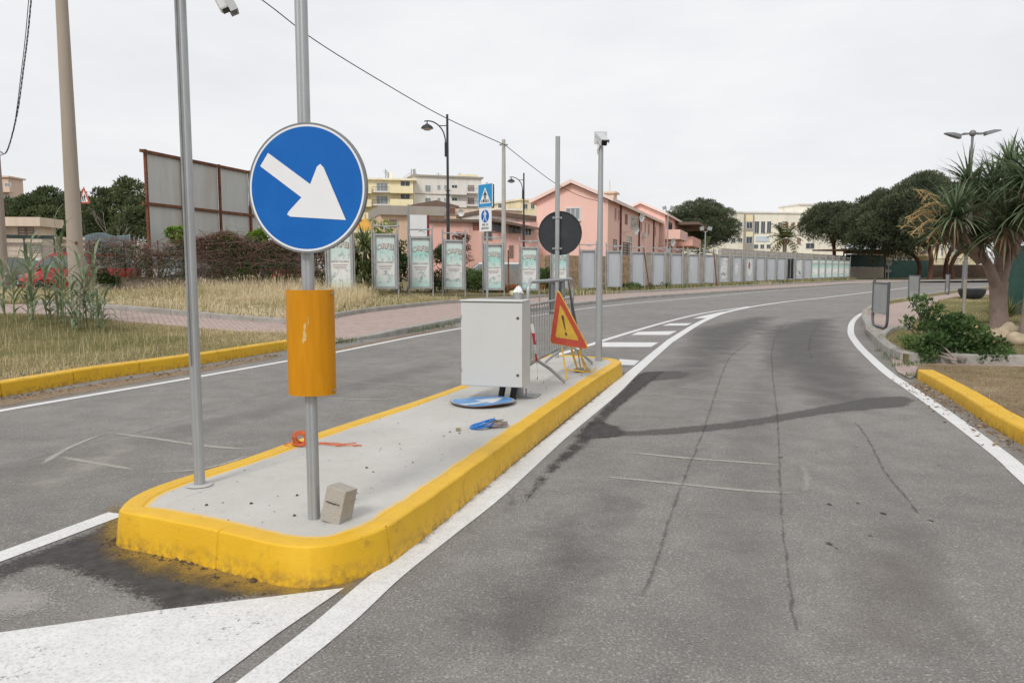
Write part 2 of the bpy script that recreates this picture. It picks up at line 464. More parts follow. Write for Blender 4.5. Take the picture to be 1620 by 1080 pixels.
# far kerb foot (left/beyond side of the road), in pixels of the place seen from the kerbside
farfoot_px=[(521,546),(549,540),(608,533),(653,525),(726,510),(800,499),(907,484.5),(1023,472),(1147,463.5),(1300,453.6),(1350,450),(1440,447)]
farfoot=cr([G(*p) for p in farfoot_px],8)
dl=(farfoot[-1]-farfoot[-9]).normalized()
farfoot=farfoot+[farfoot[-1]+Vector((.9,.42,0)).normalized()*12, farfoot[-1]+Vector((1,.1,0)).normalized()*45]
yl_px=[(0,628),(133,604),(294,580),(444,555),(468,551)]
ylf=[G(*p) for p in yl_px]; d0=(ylf[0]-ylf[1]).normalized()
ylf=[ylf[0]+d0*9]+ylf; ylf=cr(ylf,6)
rt_near_px=[(1620,703),(1564,670),(1498,625.5),(1449,598)]
ryf=[G(*p) for p in rt_near_px]; d1=(ryf[0]-ryf[1]).normalized()
ryf=cr([ryf[0]+d1*5]+ryf,6)
rg_px=[(1431,573),(1403,560),(1383,541),(1370,521),(1364.5,507),(1370,494),(1398,482),(1475,467.5),(1514,461.5),(1560,457),(1620,453)]
rgf=cr([G(*p) for p in rg_px],8)
# road: one sheet under everything near
road_pts=[ylf[0]+Vector((-3,-4,0)),Vector((14,-4,0)),ryf[0]+Vector((3,-2,0)),Vector((26,12,0)),Vector((75,30,0)),Vector((140,60,0)),Vector((140,95,0)),Vector((50,95,0)),Vector((22,62,0)),Vector((0,34,0)),Vector((-8,22,0)),Vector((-30,14,0))]
struct(sheet('road',road_pts,flat(0),ASPH,step=4))
# land beyond the road: raised terrain sheet
swb_px=[(519,505),(578,494.5),(677,483),(726,479),(800,474),(907,467),(1048,461),(1147,455),(1300,447.3),(1352,444.6)]
swb=cr([GT(*p) for p in swb_px],8)
swb=swb+[swb[-1]+Vector((14,3,0)),swb[-1]+Vector((60,4,0))]
legb=[GT(*p) for p in ((443,511),(290,499),(142,488),(60,481))]
legf=[GT(*p) for p in ((444,527),(290,515.5),(142,503),(60,496))]
corner=[GT(485,511),GT(462,513)]
bank=[p for p in swb]+[Vector((200,130,0)),Vector((200,300,0)),Vector((-200,300,0)),Vector((-200,20,0)),legb[-1]+Vector((-30,0,0))]+legb[::-1]+corner[::-1]
struct(sheet('bank_ground',bank,hl,VERGE,step=2.5,skirt=.2,dz=.03))
# brick pavement between the far kerb and the bank, with the leg running off to the left
pav=[p+Vector((0,0,0)) for p in farfoot[1:]]+[farfoot[-1]+Vector((0,2,0))]+swb[::-1]+corner+legb+[legb[-1]+Vector((-30,0,0)),legf[-1]+Vector((-30,0,0))]+legf[::-1]
def hp(x,y):
    d=(roadx(y)-x)*.85
    near=sm(14.3,16.5,y)
    return max(.012,hl(x,y)*(.25+.75*near) if x>-4 else hl(x,y)*(.55+.45*sm(11,16,y)))
struct(sheet('pavement',pav,hp,BRICK,step=.8,skirt=.25))
# front grass verge on the left (between yellow kerb and the brick leg)
verge=[p for p in ylf]+[G(492,549)]+[G(505,541)]+legf+[legf[-1]+Vector((-30,0,0)),ylf[0]+Vector((-20,-2,0))]
def hv(x,y):
    d=(roadx(y)-x)*.85
    return max(.15,hp(x,y)-.01)-.01
struct(sheet('verge_ground',verge,hv,VERGE,step=.7,skirt=.3))
# parking lot surface behind the hedge
pk=[GT(-260,470),GT(200,452),GT(470,449),Vector((-6,60,0)),Vector((-60,60,0))]
struct(sheet('parking_lot',pk,hl,M('lot_tarmac',(.20,.19,.18),.9,scale=1,var=.2,world=True),step=2.5,dz=.045))
# right side land
bedr=[p for p in rgf]+[Vector((60,62,0)),Vector((80,40,0)),Vector((40,4,0))]
path_in=[G(1620,577)+Vector((6,-.4,0))]
land_r=[G(1620,577.5,0)+Vector((25,-.6,0))]+rgf+[Vector((120,64,0)),Vector((120,14,0))]
struct(sheet('land_right',land_r,flat(.125),VERGE,step=1.5,skirt=.2))
sw_r=[(1366,497),(1370,520),(1388,536),(1396,527),(1412,521),(1440,519),(1455,501),(1470,485),(1487,474),(1514,469),(1560,466),(1620,463.5),(1620,455),(1560,459),(1514,463),(1475,469),(1414,480),(1378,490)]
struct(sheet('sidewalk',[G(x,y,.135) for x,y in sw_r],flat(.131),BRICK2))
vr=[p for p in ryf]+[G(1453,590),G(1480,588),G(1540,590.5),G(1620,593)]+[G(1620,593)+Vector((14,-.5,0)),Vector((20,2,0)),Vector((12,0,0))]
struct(sheet('verge_right',vr,flat(.115),earth_mat('pale_dry_earth',(.16,.105,.065),(.24,.175,.11),(.33,.26,.17),1.4),step=.7,skirt=.2))
pr=[G(1408,566),G(1431,574),G(1520,576),G(1620,578),G(1620,578)+Vector((20,-.5,0)),G(1620,594)+Vector((20,-.5,0)),G(1620,594),G(1540,591.5),G(1480,589),G(1453,593),G(1440,600),G(1420,590)]
struct(sheet('footpath',pr,flat(.014),BRICK2))
# ------------------------------------------------------------------ kerbs
k=kerb('yellow_kerb',ylf+[G(478,547)],.15,.165,YELW,side=1); struct(k,'yellow painted kerb along the dry grass verge on the left')
k=kerb('yellow_kerb',ryf[::1],.16,.135,YEL,side=-1); struct(k,'yellow painted kerb beside the bare earth verge on the right')
def hzero(x,y): return 0
def hk(x,y): return min(0,hp(x,y)-.12)
k=kerb('kerb',farfoot[10:],.15,.13,KERBC,hf=lambda x,y: hp(x,y)-.125,side=1); struct(k,'grey concrete kerb of the far brick pavement')
bk=legb[::-1]+corner[::-1]+swb
bk=cr(bk[:6],5)[:-1]+bk[5:]
k=kerb('kerb',bk,.12,.115,KERBC,hf=lambda x,y: hp(x,y),side=1); struct(k,'grey kerb edging the straw coloured bank')
k=kerb('kerb',[G(1620,578.5)+Vector((14,-.4,0)),G(1620,578.5),G(1520,576)]+[p for p in rgf],.14,.15,KERBC,side=-1); struct(k,'grey kerb curving round the planted bed on the right')
k=kerb('kerb',cr([G(x,y,.13) for x,y in ((1392,533),(1399,526.5),(1412,521.5),(1440,520))],6),.1,.2,KERBC,side=-1,L=.6); struct(k,'low grey kerb at the back of the planted bed')
# ------------------------------------------------------------------ road markings
def mark(path_px,w,mat=PAINT,n=6,cols=1,dz=.004,wj=.01):
    return strip('road_marking',cr([G(*p) for p in path_px],n),w,mat,dz=dz,cols=cols,wj=wj)
def strip2(name,lp,rp,mat,dz=.004,n=6):
    A_=cr([G(*p) for p in lp],n); B_=cr([G(*p) for p in rp],n); vs=[];fs=[]
    for a,b in zip(A_,B_):
        for t in (0,.5,1): q=a.lerp(b,t); vs.append((q.x,q.y,dz))
    for q in range(len(A_)-1):
        for c_ in (0,1): fs.append((q*3+c_,q*3+c_+1,q*3+c_+4,q*3+c_+3))
    me=bpy.data.meshes.new(name); me.from_pydata(vs,[],fs)
    bm=bmesh.new(); bm.from_mesh(me); bmesh.ops.recalc_face_normals(bm,faces=bm.faces)
    if sum(f.normal.z for f in bm.faces)<0: bmesh.ops.reverse_faces(bm,faces=bm.faces)
    bm.to_mesh(me); bm.free(); me.materials.append(mat); o=bpy.data.objects.new(name,me); COL.objects.link(o); o['kind']='structure'; return o
PAINTM=paint_mat('road_paint_scuffed',.45)
ys=[1159,1080,987.6,914,847,780,690,625,591,560,540]
lx=[270,373.5,494,581,668,756,868,947,990,1028,1053]; rx=[344,442,556,634.6,718,801.6,899,976,1010,1043.5,1066]
strip2('road_marking',[(x,y) for x,y in zip(lx,ys)],[(x,y) for x,y in zip(rx,ys)],PAINTM)
P=[G(*p) for p in [(1059.5,540),(1098,515.5),(1122,503.5),(1147,494.3),(1191,485),(1246,477),(1300,471.3),(1379,461.8),(1440,454.8)]]; w=[.17,.17,.18,.18,.17,.16,.16,.16,.16]
Pw=cr(P,5); ww=[w[min(i//5,len(w)-1)] for i in range(len(Pw))]
Pw=Pw+[Pw[-1]+Vector((9,3.2,0)),Pw[-1]+Vector((22,5,0))]; ww+=[.16,.16]
strip('road_marking',Pw,ww,PAINT,wj=.01)
mark([(-330,1000),(-120,925),(0,881),(95,846),(185,812.5)],.13)
mark([(880,562),(931,546.5),(949,540.5),(1018,519.5),(1073,504.5),(1122,494),(1186,485)],.13,dz=.0045)
mark([(-200,688),(0,650),(300,598.5),(444,573),(525,558.5),(650,533.5),(726,520),(815,504.5),(910,490),(1000,480),(1100,471),(1200,461.8),(1282,455.8),(1350,451.3),(1440,448)],.12)
mark([(1760,880),(1620,752),(1584,720),(1510,664),(1445,618),(1403,589),(1367,556),(1354,541),(1346,526),(1349,509),(1362,497),(1377,491.5)],.135)
for q in ([(979,568),(1012,570.5),(1003,578),(983,577.5)],
          [(950,541.5),(1042,541.8),(1030,549),(942,549)],
          [(1010,525),(1071,523.7),(1058,530),(998,530)],
          [(1060,511.8),(1095,511.3),(1086,515),(1047,515.3)],
          [(1108,500.6),(1147,492.5),(1119,503),(1096,504)]):
    sheet('road_marking',[G(*p) for p in q],flat(.0042),PAINT,edge=.05)
# big painted chevron in front of the island
sheet('road_marking',[G(-260,1040),G(-30,1005.5),G(250,966),(G(545,930.5)),G(438,1004),G(330,1085),G(230,1160),G(60,1290),G(-500,1290)],flat(.0042),PAINTW,step=.2,edge=.05)
# ------------------------------------------------------------------ stains, patches and cracks in the asphalt
TAR=M_decal('tar_stain',(.05,.047,.046),amp=.6,nscale=4,maxa=.95,thr=(.2,.7),grain=.75,gscale=60,col2=(.085,.08,.077),cscale=14)
TAR2=M_decal('tar_band',(.118,.112,.106),amp=.5,nscale=5,maxa=.70,thr=(.28,.55),grain=.7)
DARKP=M_decal('dark_asphalt',(.135,.130,.124),amp=.45,nscale=1.6,maxa=.75,thr=(.1,.8),grain=.2)
DUST=M_decal('pale_dust',(.36,.335,.30),amp=.7,nscale=4,maxa=.7,thr=(.35,.9),grain=.4,col2=(.42,.39,.355))
PALE=M_decal('pale_asphalt',(.33,.31,.29),amp=.5,nscale=9,maxa=.9,thr=(.3,.7),grain=.8)
SPRAY=M_decal('yellow_overspray',(.26,.175,.07),amp=.5,nscale=6,maxa=.8,thr=(.25,1.05),grain=.6,col2=(.50,.32,.05),cscale=9)
CRACK=M_decal('crack',(.060,.057,.053),amp=1.1,nscale=7,maxa=.34,thr=(.5,1.25),grain=.5)
SAW=M_decal('saw_cut',(.42,.39,.35),amp=.7,nscale=2.2,maxa=.8,thr=(.12,.6),grain=.4)
DRIP=M_decal('oil_drip',(.05,.045,.042),amp=.5,nscale=20,maxa=.8,thr=(.15,.7),grain=.3)
LITTER=M_decal('gutter_dirt',(.20,.135,.085),amp=1.0,nscale=9,maxa=.9,thr=(.45,.9),grain=.6,col2=(.36,.27,.18))
def patch(name,px,mat,edge,dz,step=.16):
    return sheet(name,[G(*p) for p in px],flat(dz),mat,step=step,edge=edge)
patch('tar_stain',[(-40,905),(60,862),(130,842),(180,800),(230,846),(420,905),(560,905),(548,928),(330,962),(250,975),(200,950),(140,925),(60,900),(0,925),(-60,950)],TAR,.16,.0024,.09)
patch('pale_patch',[(-160,960),(20,900),(110,905),(200,950),(250,968),(0,1002),(-200,1035)],PALE,.3,.0020,.12)
patch('overspray',[(125,850),(165,785),(240,800),(330,835),(470,860),(580,850),(720,750),(765,772),(650,890),(570,945),(440,965),(320,945),(220,918),(150,890)],SPRAY,.20,.0032,.07)
patch('overspray',[(740,735),(880,640),(975,573),(984,577),(975,592),(900,652),(800,735),(750,770)],SPRAY,.14,.0032,.08)
patch('tar_stain',[(806,805),(858,742),(900,700),(940,655),(985,612),(1015,588),(1058,586),(1020,615),(972,655),(938,700),(880,750),(835,800)],TAR,.1,.0024,.1)
patch('tar_stain',[(900,690),(930,664),(985,672),(1000,690),(930,698)],TAR,.14,.0026,.1)
patch('tar_stain',[(770,815),(800,770),(850,765),(840,800),(790,830)],M_decal('brown_stain',(.075,.05,.048),amp=.7,nscale=8,maxa=.7,thr=(.3,.9),grain=.3),.2,.0022,.1)
patch('tar_stain',[(955,612),(985,590),(1060,584),(1105,590),(1090,600),(1020,606)],TAR2,.3,.0022,.15)
patch('tar_band',[(935,683),(1000,680),(1100,672),(1200,660),(1300,641),(1370,628),(1436,625),(1452,634),(1440,643),(1400,647),(1330,653),(1250,666),(1160,680),(1060,689),(960,692)],TAR2,.11,.0023,.12)
patch('dark_asphalt',[(1190,520),(1260,505),(1330,500),(1338,530),(1350,556),(1400,600),(1440,640),(1370,665),(1290,655),(1230,620),(1190,570)],DARKP,1.0,.0014,.4)
patch('dark_asphalt',[(560,1090),(760,880),(900,760),(1060,730),(1050,820),(980,960),(900,1090)],DARKP,1.0,.0014,.3)
patch('dark_asphalt',[(1080,520),(1180,500),(1240,500),(1180,560),(1130,620),(1020,625)],DARKP,1.0,.0013,.4)
patch('pale_dust',[(870,760),(930,705),(1010,715),(990,745),(930,775)],DUST,.35,.0018,.12)
patch('pale_dust',[(990,640),(1030,612),(1080,618),(1060,640)],DUST,.35,.0018,.15)
patch('pale_dust',[(1180,735),(1250,728),(1310,740),(1310,800),(1240,805),(1180,790)],DUST,.4,.0018,.12)
patch('pale_dust',[(-60,760),(60,715),(190,670),(330,690),(290,735),(180,780),(60,830),(-60,880)],DUST,.7,.0018,.2)
patch('pale_dust',[(330,735),(480,660),(640,610),(720,600),(560,650),(400,720)],DUST,.3,.0018,.15)
patch('pale_dust',[(1000,545),(1030,525),(1080,512),(1060,535)],DUST,.8,.0018,.3)
patch('gutter_dirt',[(-40,640),(0,630),(150,606),(320,580),(445,558),(450,565),(320,590),(150,620),(0,646)],LITTER,.1,.0025,.15)
patch('gutter_dirt',[(1440,590),(1500,628),(1620,705),(1680,740),(1660,760),(1600,718),(1500,650),(1430,610)],LITTER,.14,.0025,.12)
patch('gutter_dirt',[(500,556),(610,535),(726,512),(726,517),(612,541),(520,560)],LITTER,.12,.0025,.2)
patch('gutter_dirt',[(1360,500),(1372,522),(1400,558),(1432,574),(1425,585),(1390,565),(1362,528),(1354,508)],M_decal('grey_gutter',(.22,.205,.19),amp=.7,nscale=6,maxa=.8,thr=(.3,.9),grain=.5),.2,.0025,.15)
def line(px,w,mat,n=8,dz=.003,jit=.0,step=.12):
    p=resample(cr([G(*q) for q in px],n),step)
    if jit: p=[q+Vector((random.gauss(0,jit),random.gauss(0,jit),0)) for q in p]
    return strip({'crack':'road_crack','saw_cut':'saw_cut'}.get(mat.name,'road_crack'),p,w,mat,dz=dz,cols=4)
TRK=M_decal('polished_track',(.235,.226,.214),amp=.35,nscale=1.2,maxa=.55,thr=(.05,1.0),grain=.05)
patch('wheel_track',[(1020,1090),(1085,860),(1130,720),(1160,620),(1205,560),(1260,560),(1250,620),(1240,720),(1250,860),(1290,1090)],TRK,.5,.0011,.3)
patch('wheel_track',[(1420,1090),(1370,860),(1330,720),(1300,640),(1330,640),(1400,720),(1500,860),(1640,1090)],TRK,.45,.0011,.3)
patch('wheel_track',[(-60,745),(200,690),(420,640),(600,592),(720,565),(720,580),(600,612),(400,670),(150,735),(-60,790)],TRK,.4,.0011,.3)
BRN=M_decal('brown_tint',(.215,.185,.165),amp=.8,nscale=1.1,maxa=.5,thr=(.3,1.1),grain=.3)
patch('brown_tint',[(600,1090),(760,900),(880,800),(1000,760),(1000,900),(960,1090)],BRN,.6,.0012,.3)
patch('brown_tint',[(1240,1090),(1260,840),(1420,790),(1620,900),(1700,1090)],BRN,.6,.0012,.3)
line([(1010,960),(1040,880),(1075,775),(1100,715),(1120,660),(1145,585),(1160,560),(1190,540)],.05,CRACK,jit=.003)
line([(1265,1030),(1246,900),(1236,800),(1233,720),(1229,650),(1222,590),(1222,550),(1235,520),(1260,503),(1320,487)],.04,CRACK,jit=.003)
line([(1470,830),(1430,785),(1400,745),(1370,690),(1345,660)],.05,CRACK,jit=.004)
line([(1284,570),(1280,545),(1290,520),(1310,508),(1345,498)],.04,CRACK,jit=.004)
line([(1000,660),(1080,661),(1140,664)],.03,CRACK,jit=.004)
line([(0,740),(150,700),(290,665),(440,618),(560,588),(640,572),(726,549)],.03,CRACK,jit=.003)
line([(700,610),(760,590),(840,560),(930,530),(1040,500)],.03,CRACK,jit=.004)
line([(1345,655),(1362,654),(1440,650)],.04,CRACK)
line([(984,588),(930,636),(860,691),(780,755),(700,820),(640,872)],.16,M_decal('kerb_grit',(.22,.17,.11),amp=.9,nscale=9,maxa=.8,thr=(.3,.9),grain=.7),step=.08,dz=.0055)
line([(972,713),(1080,724),(1200,733),(1272,738)],.06,SAW)
line([(945,753),(1050,763),(1180,776),(1275,781)],.06,SAW)
line([(1268,734),(1277,758),(1270,785)],.13,DUST,step=.05)
line([(1060,610),(1140,618),(1236,624)],.05,SAW)
line([(1030,625),(1100,630),(1220,637)],.05,SAW)
line([(170,684),(240,693),(330,706),(420,712)],.075,SAW)
line([(90,722),(160,734),(240,748)],.075,SAW)
line([(60,738),(110,708),(170,684)],.07,SAW)
line([(240,748),(330,740),(420,712)],.05,SAW)
line([(525,601),(600,607),(720,612)],.04,SAW)
line([(500,628),(580,632),(650,628)],.06,SAW)
for i in range(16):
    x=random.gauss(1330,70);y=random.uniform(700,900)
    p=G(x,y); r=random.uniform(.012,.03)
    sheet('oil_drip',[(p.x+r*math.cos(a)*random.uniform(.7,1.2),p.y+1.3*r*math.sin(a)) for a in [j*.7 for j in range(9)]],flat(.0021),DRIP,step=.03,edge=.02)
# ------------------------------------------------------------------ shared materials
GALV=M('galvanised_steel',(.40,.415,.42),.45,.55,var=.10,scale=4,bump=.05,bscale=80,dirt=(.30,.30,.29),dirtamt=.4,dscale=5,streak=True)
GALVD=M('dull_galvanised_steel',(.30,.31,.31),.55,.35,var=.16,scale=7,bump=.08,dirt=(.16,.13,.10),dirtamt=.5,dscale=6)
WHITEM=M('white_sheet',(.74,.745,.75),.35,var=.03,scale=2,dirt=(.55,.55,.55),dirtamt=.25,dscale=6)
BLUE=M('blue_reflective_sheet',(.0015,.112,.42),.45,var=.05,scale=2,dirt=(.012,.17,.48),dirtamt=.35,dscale=4,spec=.25)
BLUEF=M('faded_blue_sheet',(.06,.26,.60),.4,var=.10,scale=4,dirt=(.35,.42,.48),dirtamt=.75,dscale=5)
AMBER=M('amber_reflective_sheet',(.55,.225,.0015),.4,var=.10,scale=38,dirt=(.52,.28,.03),dirtamt=.15,dscale=2.2,streak=True,spec=.3)
DARKM=M('dark_painted_metal',(.028,.032,.038),.5,var=.15,scale=4,dirt=(.08,.08,.08),dirtamt=.35,dscale=5)
BLACKP=M('black_plastic',(.012,.012,.013),.5,var=.2)
CABW=M('cabinet_enamel',(.54,.545,.53),.42,var=.025,scale=1.5,dirt=(.50,.49,.46),dirtamt=.25,dscale=2.2,bump=.03,bscale=200)
REDS=M('red_reflective_sheet',(.52,.075,.05),.45,var=.14,scale=9,dirt=(.36,.12,.06),dirtamt=.6,dscale=6)
YELS=M('yellow_reflective_sheet',(.68,.43,.06),.45,var=.12,scale=9,dirt=(.45,.30,.06),dirtamt=.6,dscale=7)
YELR=M('yellow_rod_paint',(.66,.38,.03),.5,var=.2,scale=12,dirt=(.12,.08,.05),dirtamt=.8,dscale=9)
ZI=.18
# ------------------------------------------------------------------ traffic island
outer_px=[(188,806),(203,790),(241,771),(307,749),(389,724),(506,683),(650,636.5),(728,609.5),(857,563),(877,561),(931,563.5),(966,566.8),(979,570),(981,575),(946,597),(880,643),(796,704),(690,781),(640,815),(606,837),(566,852),(521,862.5),(477,866),(424,859.5),(333,838),(244,819.5),(198,811.5)]
op=[G(x,y,ZI) for x,y in outer_px]
op=resample(cr(op+[op[0]],6),.06)
if (op[0]-op[-1]).length<.03: op=op[:-1]
ns_=[]
for i in range(len(op)):
    t=(op[(i+2)%len(op)]-op[i-2]).normalized(); ns_.append(Vector((-t.y,t.x,0)))
ar=sum(op[i].x*op[(i+1)%len(op)].y-op[(i+1)%len(op)].x*op[i].y for i in range(len(op)))
if ar<0: ns_=[-n for n in ns_]
isl=thing('traffic_island','raised concrete traffic island with bright yellow painted kerb in the middle of the road','traffic island',(0,0,0))
JD=[0.0]*len(op); o2=[];n2_=[];jd=[]
for i,(p,n) in enumerate(zip(op,ns_)):
    if i%16==9:
        t=(op[(i+1)%len(op)]-op[i-1]).normalized()
        for q,dep in ((-.006,0),(-.0015,1),(.0015,1),(.006,0)): o2.append(p+t*q); n2_.append(n); jd.append(dep)
    else: o2.append(p); n2_.append(n); jd.append(0)
op,ns_,JD=o2,n2_,jd
def rings(offs):
    vs=[];k=len(op)
    for d0_,z0_ in offs:
        for (p,n),jn in zip(zip(op,ns_),JD):
            d=d0_+(.005*jn if d0_<.1 else 0); z=z0_-(.004*jn if .1<z0_ and d0_<.1 else 0)
            jit=.0012*math.sin(p.x*9+p.y*13)+.0008*math.sin(p.y*41)
            vs.append((p.x+n.x*(d+jit),p.y+n.y*(d+jit),z+jit*.6))
    fs=[]
    for r in range(len(offs)-1):
        for i in range(k):
            a=r*k+i;b=r*k+(i+1)%k; fs.append((a,b,b+k,a+k))
    return vs,fs
v_,f_=rings([(-.028,-.03),(-.020,.012),(-.014,.05),(-.001,.162),(.002,.176),(.009,.183),(.02,.185),(.105,.184),(.118,.176),(.12,.12)])
mb=MB(); mb.add(v_,f_); mb.build('kerb',YEL,isl,smooth=True,sharp=16)
v_,f_=rings([(.116,.178),(.15,.178),(.19,.178),(.25,.178)])
k=len(op); me=bpy.data.meshes.new('slab')
me.from_pydata(v_,[],f_+[tuple(range(3*k,4*k))])
a=me.attributes.new('edge','FLOAT','POINT'); a.data.foreach_set('value',[0.0]*k+[.3]*k+[.65]*k+[1.0]*k)
me.materials.append(SLAB); so_=bpy.data.objects.new('slab',me); COL.objects.link(so_); so_.parent=isl
# grit lying on the island and round its nose
def in_island(p):
    c=False;j=len(op)-1
    for i in range(len(op)):
        a,b=op[i],op[j]
        if (a.y>p.y)!=(b.y>p.y) and p.x<(b.x-a.x)*(p.y-a.y)/(b.y-a.y)+a.x: c=not c
        j=i
    return c
mb=MB()
def pebble(p,r):
    n=6;base=[];vs=[Vector((0,0,r*.75))]
    for j in range(n):
        a=2*math.pi*j/n+random.random()*.5; vs.append(Vector((r*math.cos(a)*random.uniform(.7,1.2),r*math.sin(a)*random.uniform(.7,1.2),random.uniform(-.1,.35)*r)))
    mb.add([v+p for v in vs],[(0,i+1,(i+1)%n+1) for i in range(n)]+[tuple(range(n,0,-1))])
cnt=0
while cnt<190:
    p=Vector((random.uniform(-2.2,1.6),random.uniform(3.4,10.4),ZI+.001))
    if in_island(p): pebble(p,abs(random.gauss(0,.0028))+.0018); cnt+=1
for q in ((539,809),(466,815),(397,796),(470,783),(712,683),(727,685),(1020,0)):
    if q[1]: pebble(G(q[0],q[1],ZI+.001),.011)
st=mb.build('grit',M('grit_stone',(.055,.05,.046),.9,var=.4,scale=40)); st['kind']='stuff'
mb=MB()
for i in range(170):
    t=random.random()
    q=(160+t*270+random.gauss(0,14), 850+t*62+abs(random.gauss(0,9)))
    pebble(G(q[0],q[1],.001),abs(random.gauss(0,.006))+.004)
st=mb.build('gravel',M('stained_gravel',(.09,.06,.03),.9,var=.5,scale=30)); st['kind']='stuff'
# ------------------------------------------------------------------ poles
def pole_mesh(r,h,groove=True,n=28,r_top=None):
    """round post with a shallow anti-turn groove down one side"""
    mb=MB(); vs=[];fs=[]; zs=[-.05,h*.25,h*.5,h*.75,h]
    prof=[]
    for j in range(n):
        a=2*math.pi*j/n; rr=1.0
        if groove:
            da=(a-1.5*math.pi)     # groove on -y side
            if abs(da)<.22: rr=.80
            elif abs(da)<.33: rr=.93
        prof.append((rr*math.cos(a),rr*math.sin(a)))
    for z in zs:
        t=max(0,z/h); rr=r+( (r_top or r)-r)*t
        vs+=[(x*rr,y*rr,z) for x,y in prof]
    for i in range(len(zs)-1):
        for j in range(n):
            a=i*n+j;b=i*n+(j+1)%n; fs.append((a,b,b+n,a+n))
    fs.append(tuple((len(zs)-1)*n+j for j in range(n)))
    mb.add(vs,fs); return mb
def clamp(mb,z,r):
    if mb is None: return
    mb.lathe([(r+.004,z-.018),(r+.006,z-.016),(r+.006,z+.016),(r+.004,z+.018)],24,cap=False)
    for s in (-1,1): mb.box((s*(r+.016),-r*.6,z),(.024,.05,.03))
def arrow_poly(W=181.,Hh=200.,cx=485.5,cy=298.):
    raw=[(415,262),(428,242),(492,292),(503,265.5),(508,261.5),(513,267),(545,348),(460,341.5),(455,338),(458,333),(478,312)]
    return [((x-cx)/W*.6,(cy-y)/Hh*.6) for x,y in raw]
b0=G(497,819,ZI)
sg=thing('direction_sign','big round blue arrow sign on a grey post above an amber cylinder','road sign',b0,0)
pole_mesh(.030,3.6).build('post',GALV,sg,smooth=True)
rot=R(-12.5)
ux=(math.cos(rot),math.sin(rot),0)
c=at(485,298,b0.y-.075)-b0; c=Vector(c)
nrm=Vector((math.sin(rot),-math.cos(rot),0))     # sign face normal (towards viewer, turned left)
mb=MB(); mb.disc(.3,.006,c,ux,n=72); mb.ring(.292,.302,.022,c+nrm*.003,ux,n=72)
pl=mb.build('sign_plate',[M('sign_back_grey',(.20,.205,.21),.5,.3)],sg)
mb=MB(); mb.disc(.2835,.0012,c+nrm*.0035,ux,n=72); mb.build('blue_field',BLUE,pl)
mb=MB(); mb.ring(.2835,.2925,.0015,c+nrm*.0037,ux,n=72); mb.build('white_border',WHITEM,pl)
mb=MB(); mb.prism(arrow_poly(),.0012,c+nrm*.0052,ux); mb.build('arrow',WHITEM,pl)
for zc in (c.z+.16,c.z-.16): mb=MB(); clamp(mb,zc,.03); mb.build('clamp',GALVD,sg)
# amber half-cylinder delineator
top=at(483,459,b0.y-.09)-b0; bot=at(483,628,b0.y-.09)-b0
vs=[];fs=[];n=22
cx=(top.x+bot.x)/2
for z in (bot.z,top.z):
    for rr in (.1165,.1145):
        for j in range(n+1):
            a=R(-196)+R(212)*j/n
            vs.append((cx+rr*math.cos(a),.02+rr*math.sin(a)*.80,z))
m=n+1
for j in range(n):
    fs.append((j,j+1,2*m+j+1,2*m+j)); fs.append((m+j+1,m+j,3*m+j,3*m+j+1)); fs.append((j,m+j,m+j+1,j+1)); fs.append((2*m+j,2*m+j+1,3*m+j+1,3*m+j))
mb=MB(); mb.add(vs,fs); dl_=mb.build('delineator',AMBER,sg,smooth=True)
for z in (bot.z+.02,top.z-.02): mb=MB(); mb.cyl((cx+.113,-.005,z),(cx+.122,-.012,z),.006,n=8); mb.build('rivet',GALVD,dl_)
mb=MB()
for a,zf,w_,h_ in ((-92,.66,.014,.036),(-84,.72,.005,.05),(-93,.585,.02,.06),(-97,.53,.012,.03)):
    ra=R(a); z=bot.z+(top.z-bot.z)*zf
    p=Vector((cx+.1172*math.cos(ra),.02+.1172*math.sin(ra)*.80,z))
    mb.prism([(w_*.5*math.cos(q*.9)*random.uniform(.6,1.2),h_*.5*math.sin(q*.9)*random.uniform(.7,1.2)) for q in range(7)],.0006,p,(-math.sin(ra),math.cos(ra),0))
mb.build('scratch',M('amber_scratch',(.60,.40,.16),.6,var=.35,scale=60),dl_)
for zc in (bot.z+.1,top.z-.1): mb=MB(); clamp(mb,zc,.03); mb.build('clamp',GALVD,sg)
# ------------------------------------------------------------------ near camera pole
b1=G(316,767,ZI)
cp=thing('camera_pole','slim grooved grey camera pole at the near left corner of the island','camera pole',b1,0)
pole_mesh(.030,3.35).build('pole',GALV,cp,smooth=True)
mb=MB(); mb.cyl((-.012,-.033,.7),(-.012,-.033,3.3),.007,n=8); mb.build('conduit',GALVD,cp,smooth=True)
ct=at(330,-2,b1.y-.02)-b1
def cctv(parent,c,d,s=1.0,shield=True):
    """housing: camera body pointing along d from bracket"""
    d=Vector(d).normalized(); x=d.cross(Vector((0,0,1))).normalized(); z=x.cross(d)
    m3=Matrix((x,d,z)).transposed()
    mb=MB(); mb.box(c,(.085*s,.24*s,.08*s),m3); body=mb.build('camera',WHITEM,parent,bevel=.012*s)
    mb=MB(); mb.box(Vector(c)+d*.122*s,(.07*s,.012*s,.062*s),m3); mb.build('lens_window',BLACKP,body,bevel=.004*s)
    if shield:
        mb=MB(); mb.box(Vector(c)+z*.052*s+d*.012*s,(.105*s,.28*s,.006*s),m3)
        for q in (-1,1): mb.box(Vector(c)+x*q*.0525*s+z*.03*s+d*.012*s,(.005*s,.28*s,.045*s),m3)
        mb.build('sun_shield',M('grey_shield',(.50,.51,.52),.45,var=.05),body)
    return body
cctv(cp,ct+Vector((.03,.05,.06)),(.42,.12,-.85),.9)
